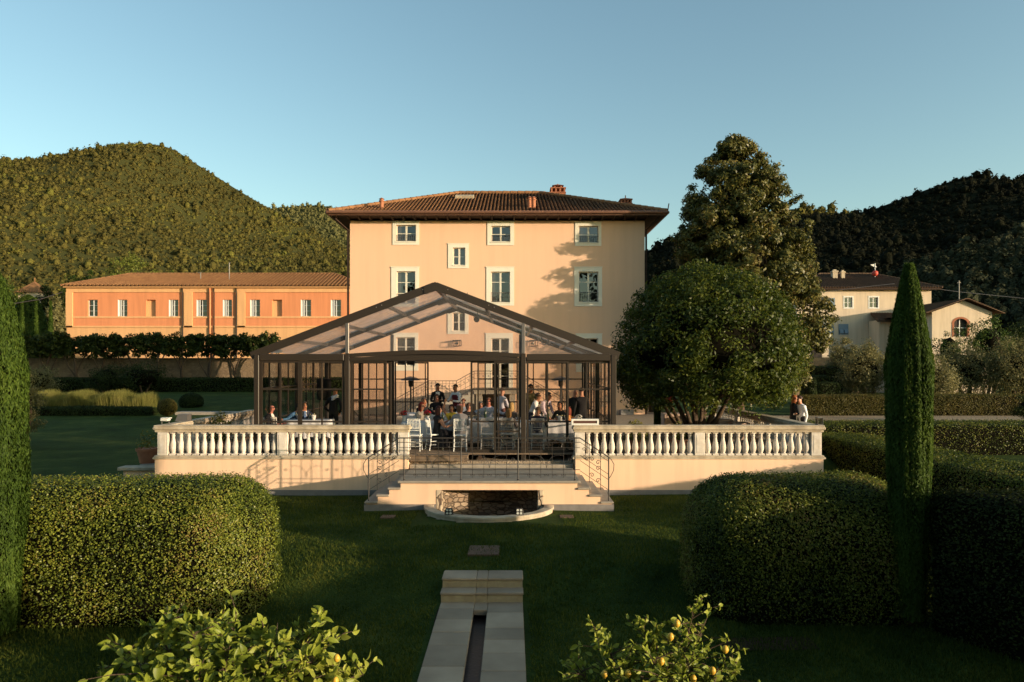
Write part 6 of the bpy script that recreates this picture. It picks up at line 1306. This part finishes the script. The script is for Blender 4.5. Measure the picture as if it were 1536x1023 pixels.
    for i, c in enumerate(cen):
        q = Vector(c) - hd; fr = q.dot(fdn); lat = q.dot(sdv)
        if fr > .05 * s and abs(q.z) < .12 * s:
            if .015 * s < abs(lat) < .046 * s and .0 * s < q.z < .03 * s: mi[i] = 4
            elif abs(lat) < .03 * s and -.075 * s < q.z < -.05 * s: mi[i] = 5
        u = Vector(c) - J['pelvis']; upv = (J['upper'] - J['pelvis']).normalized(); hh = u.dot(upv); fw = (u - upv * hh)
        if (jacket or collar) and mi[i] == 1 and fw.y < -.05 * s and abs(c[0]) < (.02 + .20 * max(0, hh / s - .22)) * s * (.7 if jacket else .5) and hh > .22 * s: mi[i] = 6
        if collar and mi[i] in (0, 1) and hh > .455 * s and hh < .53 * s and abs(c[0]) < .085 * s: mi[i] = 6
    for m_ in (skin, pmat(top), pmat(bottom), SHOE, FEAT, LIP, pmat(collar or (.78, .76, .74))): bm_.materials.append(m_)
    bm_.polygons.foreach_set('material_index', mi.astype(np.int32)); bm_.polygons.foreach_set('use_smooth', [True] * len(bm_.polygons)); bm_.name = 'person'
    t = bpy.data.objects.new('person', bm_); C.objects.link(t); tag(t, label, 'person')
    low = V[:, 2].min(); t.location = (X(px_, Y_), Y_, z + .002 - low if not sit else z + .0); t.rotation_euler = (0, 0, R(yaw))
    # hair
    hc = hd + Vector((0, .018, .022)) * s; V0, F0 = ICO3; hv = V0 * np.array([.094, .108, .112]) * s; bk = fdn
    if style != 'bald':
        ff = np.array([q @ np.array([bk.x, bk.y, 0]) for q in V0])
        drop = {'short': -.25, 'long': -1.2, 'bob': -.9, 'bun': -.5}[style]
        sel = np.where(ff > .35, V0[:, 2] > .42, V0[:, 2] > drop)
        if style in ('long', 'bob'):
            L = .17 if style == 'long' else .08; lowm = (V0[:, 2] < .1) & (ff < .3); hv[lowm, 2] -= (.1 - V0[lowm, 2]) * L * s; hv[lowm, :2] *= 1 + .25 * (.1 - V0[lowm, 2])[:, None] * .6
        fsel = F0[sel[F0].all(1)]; hv = hv * (1 + .035 * lownoise(V0 * 5, 2, 3)[:, None]); b = MB(); b.add([tuple(v + np.array(hc[:])) for v in hv], [tuple(f_) for f_ in fsel])
        o = b.build('hair', pmat(hair, .55), None, 180, fix=False); o.parent = t
        if style == 'bun': b = MB(); b.add([tuple(v * .055 * s + np.array((hc - fdn * .11 * s + Vector((0, 0, .05)) * s)[:])) for v in ICO2[0]], [tuple(f_) for f_ in ICO2[1]]); o = b.build('bun', pmat(hair, .55), None, 180); o.parent = t
    for sd in (-1, 1):
        pass
    if cap:
        b = MB(); b.add([tuple(v * np.array([.10, .112, .10]) * s + np.array((hc + Vector((0, 0, .012)))[:])) for v in ICO2[0]], [tuple(f_) for f_ in ICO2[1] if (ICO2[0][list(f_)][:, 2] > .12).all()]); o = b.build('cap', pmat(cap), None, 180, fix=False); o.parent = t
    if glasses:
        b = MB(); c0 = hd + Vector((0, 0, .012)) * s
        for sd in (-1, 1): cc = c0 + fdn * .088 * s + sdv * sd * .032 * s; b.add([tuple(v * np.array([.024, .012, .018]) * s + np.array(cc[:])) for v in ICO1[0]], [tuple(f_) for f_ in ICO1[1]]); b.tube([cc + sdv * sd * .02 * s, c0 + sdv * sd * .088 * s], .004, 4)
        b.tube([c0 + fdn * .098 * s - sdv * .03 * s, c0 + fdn * .098 * s + sdv * .03 * s], .004, 4); o = b.build('sunglasses', M['dark'], None, 60); o.parent = t
    if skirt:
        b = MB(); n = 20; vs = []
        if sit: rings = [((0, .02, .62), .15, .12), ((0, -.12, .60), .19, .20), ((0, -.16, .50), .22, .28), ((0, -.16, .30), .23, .30), ((0, -.16, .10), .25, .32)]
        else: rings = [((0, 0, .98), .14, .11), ((0, 0, .82), .19, .15), ((0, 0, .5), .22, .19)]
        for (cx_, cy_, cz_), ra, rb in rings:
            for k in range(n): a = 2 * math.pi * k / n; w_ = 1 + .05 * math.sin(5 * a); vs.append((cx_ + ra * math.cos(a) * w_, cy_ + rb * math.sin(a) * w_, cz_))
        b.add([tuple(q_ * s for q_ in v) for v in vs], [(l * n + k, l * n + (k + 1) % n, (l + 1) * n + (k + 1) % n, (l + 1) * n + k) for l in range(len(rings) - 1) for k in range(n)]); o = b.build('skirt', pmat(skirt), None, 180, fix=False); o.parent = t
    if extra: extra(t, J, s)
    return t
BK = (.014, .013, .016); WH = (.74, .73, .75); NV = (.03, .035, .06)
def bow(t, J, s):
    p = J['neck'] + Vector((0, -.075, -.02)) * s; b = MB(); b.add([(p.x - .06, p.y, p.z - .028), (p.x - .06, p.y, p.z + .028), (p.x, p.y - .012, p.z), (p.x + .06, p.y, p.z - .028), (p.x + .06, p.y, p.z + .028), (p.x, p.y + .012, p.z)], [(0, 1, 2), (3, 2, 4), (0, 5, 1), (3, 4, 5)]); o = b.build('bow_tie', M['dark'], None, fix=False); o.parent = t
def waistcoat(t, J, s):
    b = MB(); n = 20; vs = []; rings = [(J['pelvis'] + Vector((0, 0, -.02)), .178, .135), (J['waist'], .160, .125), (J['chest'], .190, .145), (J['upper'] + Vector((0, 0, -.02)), .150, .130)]
    for c, ra, rb in rings:
        for k in range(n): a = 2 * math.pi * k / n; vs.append((c.x + ra * s * math.cos(a), c.y + rb * s * math.sin(a), c.z))
    b.add(vs, [(l * n + k, l * n + (k + 1) % n, (l + 1) * n + (k + 1) % n, (l + 1) * n + k) for l in range(3) for k in range(n)]); o = b.build('waistcoat', pmat((.14, .02, .025)), None, 180, fix=False); o.parent = t
def tie(t, J, s):
    p0, p1 = J['neck'] + Vector((0, -.07, -.04)) * s, J['waist'] + Vector((0, -.155, 0)) * s; b = MB(); b.beam(p0, J['chest'] + Vector((0, -.175, .03)) * s, .05, .012, (0, 1, 0)); b.beam(J['chest'] + Vector((0, -.176, .03)) * s, p1, .07, .012, (0, 1, 0)); o = b.build('necktie', pmat((.10, .16, .30)), None); o.parent = t
def phone(t, J, s):
    p = J['par'] + Vector((0, -.06, .03)) * s; b = MB(); b.bbox(p.x - .035, p.x + .035, p.y - .006, p.y + .006, p.z - .03, p.z + .12, .004); o = b.build('phone', M['dark'], None); o.parent = t
person('bald man in a black suit and sunglasses seated by the glass corner', 405, 20.65, 'sit', 75, top=BK, bottom=BK, style='bald', arms=('table', 'table'), jacket=True, lean=2, glasses=True, skin=RED_SK)
person('man in a dark suit and blue tie bending over the corner table', 455, 22.55, 'sit', 30, top=NV, bottom=BK, hair=(.05, .035, .025), jacket=True, lean=16, extra=tie, arms=('table', 'reach'), skin=SKT)
person('person with a blue sleeve leaning over beside the man in the blue tie', 437, 22.6, 'sit', 60, top=(.06, .14, .26), bottom=BK, lean=34, hair=BK, arms=('side', 'table'), skin=SKT)
person('standing man in black with a white scarf over his shoulder, back turned', 500, 22.9, 'stand', 160, top=BK, bottom=BK, hair=(.06, .035, .025), lean=6, arms=('hip', 'hip'), collar=(.75, .74, .76), h=1.74, skin=SKT, extra=lambda t, J, s: (lambda b: (b.add([(J['neck'].x + v[0] * .13 * s - .05, J['neck'].y + v[1] * .11 * s + .04, J['neck'].z - .06 * s - v[0] * .08 * s + v[2] * .09 * s) for v in ICO2[0]], [tuple(f) for f in ICO2[1]]), setattr(b.build('scarf', pmat((.72, .71, .76)), None, 180), 'parent', t)))(MB()))
person('woman with long red hair seated at the open-front table', 630, 21.9, 'sit', 55, top=(.40, .34, .28), bottom=BK, hair=(.16, .02, .012), style='long', sleeve='short', lean=4, turn=20, h=1.72)
person('woman in a sleeveless black dress seated at the table front reaching forward', 655, 20.35, 'sit', 118, top=BK, bottom=BK, hair=(.035, .012, .010), style='long', sleeve='none', arms=('table', 'phone'), skirt=BK, lean=4, h=1.68, extra=phone)
person('man in black stretching his arm over the table behind the redhead', 632, 23.2, 'sit', 40, top=BK, bottom=BK, hair=(.08, .06, .05), lean=12, arms=('table', 'reach'), h=1.86, skin=SKT)
person('waiter in a dinner jacket and bow tie standing with folded arms', 656.5, 26.3, 'stand', 8, top=BK, bottom=BK, hair=(.02, .015, .012), arms=('cross', 'cross'), jacket=True, lean=0, h=1.80, extra=bow, skin=SKT)
person('waiter in a burgundy waistcoat and white shirt looking down', 685.5, 26.0, 'stand', -40, top=WH, bottom=BK, hair=(.02, .015, .012), arms=('table', 'table'), lean=6, h=1.78, extra=waistcoat, skin=SKT)
person('seated guest with brown hair in front of the waiter with folded arms', 655, 25.9, 'sit', 10, top=BK, bottom=BK, hair=(.10, .05, .035), style='bob', lean=4, h=1.84, sleeve='short')
person('woman in a yellow top raising one arm at the table', 678, 22.3, 'sit', -12, top=(.78, .52, .06), bottom=BK, hair=(.05, .02, .015), style='bob', arms=('raise', 'table'), sleeve='none', lean=2, h=1.60)
person('man in a grey jacket and pink cap seated with his back turned', 690, 20.35, 'sit', 195, top=(.30, .28, .29), bottom=(.25, .23, .22), hair=(.14, .07, .04), style='bob', arms=('table', 'table'), lean=2, h=1.76, turn=-25, cap=(.62, .25, .22))
person('guest in black beside the man in the pink cap', 703, 22.6, 'sit', 10, top=BK, bottom=BK, hair=(.12, .07, .05), style='bob', lean=6, h=1.66, arms=('table', 'table'))
person('guest with reddish hair seated below the waiter in burgundy', 696, 25.2, 'sit', -10, top=(.35, .36, .40), bottom=BK, hair=(.15, .05, .03), style='short', lean=6, h=1.66)
person('flushed man in a pale blue shirt leaning on the middle table', 733, 23.4, 'sit', 0, top=(.42, .47, .60), bottom=NV, hair=(.16, .08, .05), arms=('side', 'side'), lean=12, h=1.84, skin=RED_SK)
person('grey-haired guest in a pale blue top beside the flushed man', 721, 23.9, 'sit', 5, top=(.40, .45, .55), bottom=NV, hair=(.32, .29, .26), style='bob', lean=8, h=1.62, arms=('table', 'table'))
person('person in a white shirt standing behind the sliding door', 752, 23.9, 'stand', 135, top=(.60, .57, .63), bottom=(.12, .05, .045), hair=(.12, .06, .045), arms=('cross', 'down'), lean=2, h=1.70)
person('woman with long blonde hair seated behind the glass', 766.5, 21.95, 'sit', 170, top=(.10, .08, .08), bottom=BK, hair=(.42, .27, .11), style='long', lean=6, h=1.70)
person('woman with light brown hair and patterned top seated in front of the blonde', 763, 20.6, 'sit', 178, top=(.14, .12, .12), bottom=(.4, .36, .33), hair=(.34, .18, .07), style='long', lean=4, h=1.55)
person('man in a white shirt bending over the table behind the tent post', 796, 22.2, 'stand', 80, top=WH, bottom=NV, hair=(.06, .04, .03), lean=24, h=1.66, arms=('floor', 'down'), skin=SKT)
person('man in a pale pink shirt bending over the table', 812, 22.6, 'stand', 50, top=(.60, .48, .54), bottom=NV, hair=(.05, .035, .03), lean=30, h=1.70, arms=('floor', 'floor'), skin=SKT)
person('seated man in a navy jacket with his back to the lawn', 806.5, 20.6, 'sit', 160, top=(.025, .025, .05), bottom=(.5, .44, .38), hair=(.12, .07, .045), lean=2, h=1.62, turn=-30)
person('person in an olive jacket standing behind the man in white', 793, 24.2, 'stand', 30, top=(.15, .12, .06), bottom=BK, hair=(.025, .02, .015), lean=10, h=1.84, arms=('down', 'table'), skin=SKT)
person('diner in dark clothes seated at the far side of the glass-side table', 843, 22.45, 'sit', -30, top=BK, bottom=BK, hair=(.035, .03, .025), style='bob', lean=12, h=1.74, skin=SKT)
person('red-haired woman in orange seated near the framed box', 856.5, 21.0, 'sit', -110, top=(.62, .27, .09), bottom=(.5, .22, .08), hair=(.18, .035, .02), style='long', sleeve='none', lean=8, h=1.60)
person('tall man in black standing with his back turned, darker hair', 873, 22.2, 'stand', 190, top=BK, bottom=BK, hair=(.04, .025, .02), lean=3, h=1.76, arms=('cross', 'down'))
person('balding man in black standing beside the darker-haired man', 861.5, 22.4, 'stand', 150, top=BK, bottom=BK, style='bald', lean=2, h=1.73, arms=('down', 'cross'))
GZ = .87
person('ginger-haired person in black clothes facing the man in white', 1189, 23.4, 'stand', 80, z=GZ, top=BK, bottom=BK, hair=(.30, .09, .03), style='long', lean=4, h=1.70, arms=('cross', 'cross'))
person('man in a white shirt standing on the path with the ginger-haired person', 1203, 23.2, 'stand', -70, z=GZ, top=(.70, .70, .74), bottom=BK, hair=(.06, .035, .025), lean=8, h=1.68, arms=('cross', 'down'))
person('distant person in white top and red skirt past the villa corner', 1004, 39.5, 'stand', 20, z=TZ, top=(.75, .70, .70), bottom=(.10, .05, .05), hair=(.08, .05, .04), style='long', lean=4, h=1.66, skirt=(.42, .06, .04), arms=('cross', 'down'))
# person's head looking out at the top middle villa window
t = person('person in dark clothes at the top middle villa window', 749.5, VY + .62, 'stand', 0, z=Z(363, VY) - 1.15, top=BK, bottom=BK, hair=BK, style='bob', lean=0, h=1.5, arms=('down', 'down'), skin=SKT)
# ================================================================ hills and their woods
def interp(pts, x):
    p = np.array(pts); return np.interp(x, p[:, 0], p[:, 1])
def hill(name, label, ridge, Yr, Yfoot, zfoot, m, n=(90, 40), back=1.5, rough=.03, skew=0.):
    """ridge: (px, py) skyline seen at distance Yr; the slope runs from the skyline down to Yfoot. Returns a sampler of surface points."""
    px = np.linspace(ridge[0][0], ridge[-1][0], n[0]); 
    rr = np.array(ridge); sky_ = np.interp(px, rr[:, 0], rr[:, 1]); k = np.array([.25, .5, .25])
    for _ in range(2): sky_[1:-1] = np.convolve(sky_, k, 'valid')
    xr = (px - CX) * Yr / F; zr = ZC - (sky_ - HY) * Yr / F
    v = np.linspace(0, 1, n[1]); xs_, ys_, zs_ = [], [], []
    P = []
    for t in v:
        Yv = Yr + (Yfoot - Yr) * t; f = (1 - t) ** 1.15
        x = xr + skew * t * Yr
        z = zfoot + (zr - zfoot) * f
        bump = lownoise(np.stack([x * 6 / Yr, np.full_like(x, Yv * 6 / Yr), 0 * x], 1), 1.8, int(Yr)) * (zr - zfoot) * rough * math.sin(math.pi * min(1, t * 1.0)) * 2.0
        P.append(np.stack([x, np.full_like(x, Yv), z + bump], 1))
    bk = P[0].copy(); bk[:, 1] = Yr * back; bk[:, 2] = -5; P = [bk] + P
    G = np.stack(P); V = G.reshape(-1, 3); a, c = n[1] + 1, n[0]; ii, jj = np.meshgrid(np.arange(a - 1), np.arange(c - 1), indexing='ij'); q = (ii * c + jj).ravel()
    o = build_np(name, V, [(np.stack([q, q + 1, q + c + 1, q + c], 1), 0)], [m], smooth=True); tag(o, label, 'hill', kind='structure')
    Gf = G[1:]
    def sample(k, pw=1.):
        u = rng.random(k) * (n[0] - 1); w_ = rng.random(k) ** pw * (n[1] - 1); i0, j0 = np.floor(w_).astype(int).clip(0, n[1] - 2), np.floor(u).astype(int).clip(0, n[0] - 2); fa, fb = (w_ - i0)[:, None], (u - j0)[:, None]
        return Gf[i0, j0] * (1 - fa) * (1 - fb) + Gf[i0, j0 + 1] * (1 - fa) * fb + Gf[i0 + 1, j0] * fa * (1 - fb) + Gf[i0 + 1, j0 + 1] * fa * fb
    return sample
def forest(name, label, P, size, m, per=16, tall=1.2):
    """one wood: every tree a small dark heart with leafy sprays over it"""
    V0, F0 = ICO1; k = len(P); s = size * rng.uniform(.5, 1.3, k) * np.where(rng.random(k) < .08, 1.7, 1.); t_ = tall * rng.uniform(.75, 1.35, k); nv = len(V0); m_ = np.repeat(np.arange(k), nv)
    base = P + np.stack([0 * s, 0 * s, s * .7 * t_], 1)
    V1 = np.tile(V0, (k, 1)) * (s[:, None] * np.stack([np.full(k, .72), np.full(k, .72), .72 * t_], 1))[m_] + base[m_]
    F1 = (np.tile(F0, (k, 1)) + np.repeat(np.arange(k) * nv, len(F0))[:, None]).astype(np.int32)
    q = np.repeat(np.arange(k), per); d = rng.normal(0, 1, (len(q), 3)); d[:, 1] -= .35; d /= np.linalg.norm(d, axis=1, keepdims=True)
    pos = base[q] + d * (s[:, None] * np.stack([np.ones(k), np.ones(k), t_], 1))[q] * rng.uniform(.7, 1.05, (len(q), 1))
    V, Fq = leaves(pos, d, (s * .62)[q] * rng.uniform(.6, 1.3, len(q)), .75, .45, .3, .15)
    VV, gs = join([(V, Fq, 0), (V1, F1, 0)]); tag(build_np(name, VV, gs, [m]), label, 'woods', kind='stuff')
def woodmat(name, cols, sc=.018, leaf=.9):
    m = leafmat(name, cols, .12, .9, .05); n = m.node_tree.nodes; l = m.node_tree.links
    for nd in n:
        if nd.type == 'TEX_NOISE': nd.inputs['Scale'].default_value = sc; nd.inputs['Detail'].default_value = 4
    b = n['Principled BSDF']; g = n.new('ShaderNodeNewGeometry'); t = n.new('ShaderNodeTexNoise'); t.inputs['Scale'].default_value = leaf; t.inputs['Detail'].default_value = 4; l.new(g.outputs['Position'], t.inputs['Vector'])
    bp = n.new('ShaderNodeBump'); bp.inputs['Strength'].default_value = 1; bp.inputs['Distance'].default_value = .8; l.new(t.outputs['Fac'], bp.inputs['Height']); l.new(bp.outputs['Normal'], b.inputs['Normal']); return m
SCRUB = mat('hill_scrub', (.06, .06, .018), .95, .6, .02, (.04, .04, .014), spec=.05)
W1 = woodmat('hill_wood_leaf', [(.036, .036, .012), (.066, .058, .018), (.095, .082, .022), (.125, .13, .026)])
W2 = woodmat('far_wood_leaf', [(.085, .085, .034), (.12, .115, .045), (.16, .145, .06)], .01, .4)
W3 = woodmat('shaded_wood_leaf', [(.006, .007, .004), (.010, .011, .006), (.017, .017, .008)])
W4 = woodmat('grove_leaf', [(.028, .032, .018), (.042, .046, .026), (.055, .057, .034)], .03)
W5 = woodmat('foothill_leaf', [(.045, .05, .015), (.075, .085, .02), (.11, .12, .03)], .03)
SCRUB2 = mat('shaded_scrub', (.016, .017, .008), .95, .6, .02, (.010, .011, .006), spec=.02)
s1 = hill('wooded_hill', 'rounded wooded hill lit by evening sun behind the salmon building', [(-420, 300), (-200, 262), (-60, 246), (0, 243), (60, 238), (110, 230), (150, 222), (185, 216), (205, 215), (240, 217), (262, 224), (285, 240), (320, 262), (350, 281), (380, 299), (405, 314), (440, 333), (480, 352), (520, 372), (570, 392), (640, 415)], 560, 170, 2, SCRUB, (110, 44), rough=.04)
forest('hill_woods', 'woods covering the sunlit rounded hill', s1(48000, 1.0) - np.array([0, 0, 1.6]), 1.38, W1)
forest('foothill_woods', 'brighter green trees along the foot of the sunlit hill', s1(420, 1.0)[lambda: slice(None)] if False else (lambda P: P[(P[:, 1] < 235)])(s1(6000, .6)), 2.2, W5)
s2 = hill('far_hill', 'far wooded hill seen between the sunlit hill and the villa', [(330, 330), (395, 313), (425, 312), (450, 309), (475, 307.5), (500, 311), (540, 322), (600, 345), (700, 380)], 1150, 500, 10, SCRUB, (60, 30), rough=.05)
forest('far_hill_woods', 'woods covering the far hill', s2(15000) - np.array([0, 0, 2.0]), 2.3, W2)
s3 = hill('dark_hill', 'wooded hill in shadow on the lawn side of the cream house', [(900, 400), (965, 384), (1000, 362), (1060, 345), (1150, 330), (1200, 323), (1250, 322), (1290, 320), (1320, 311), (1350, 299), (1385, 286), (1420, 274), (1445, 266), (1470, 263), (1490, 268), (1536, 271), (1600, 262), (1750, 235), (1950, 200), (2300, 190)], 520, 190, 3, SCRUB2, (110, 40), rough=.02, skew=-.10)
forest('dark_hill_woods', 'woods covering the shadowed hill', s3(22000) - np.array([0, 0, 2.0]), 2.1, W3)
s4 = hill('far_hill', 'far hill with a sunlit crest beside the magnolia', [(1120, 330), (1180, 314), (1200, 313), (1230, 316), (1262, 321), (1290, 325), (1330, 318), (1380, 330), (1450, 350)], 1000, 560, 10, SCRUB, (50, 24), rough=.03)
forest('far_hill_woods', 'woods on the far hill crest beside the magnolia', s4(3000), 4.0, W1)
s5 = hill('olive_slope', 'low grey-green grove slope behind the gabled house', [(1290, 440), (1330, 418), (1370, 400), (1420, 385), (1470, 372), (1536, 356), (1650, 335), (1800, 320)], 240, 110, 2, SCRUB2, (60, 24), rough=.02)
forest('olive_grove', 'grove of grey-green trees on the slope behind the gabled house', s5(2600), 1.5, W4, 44)
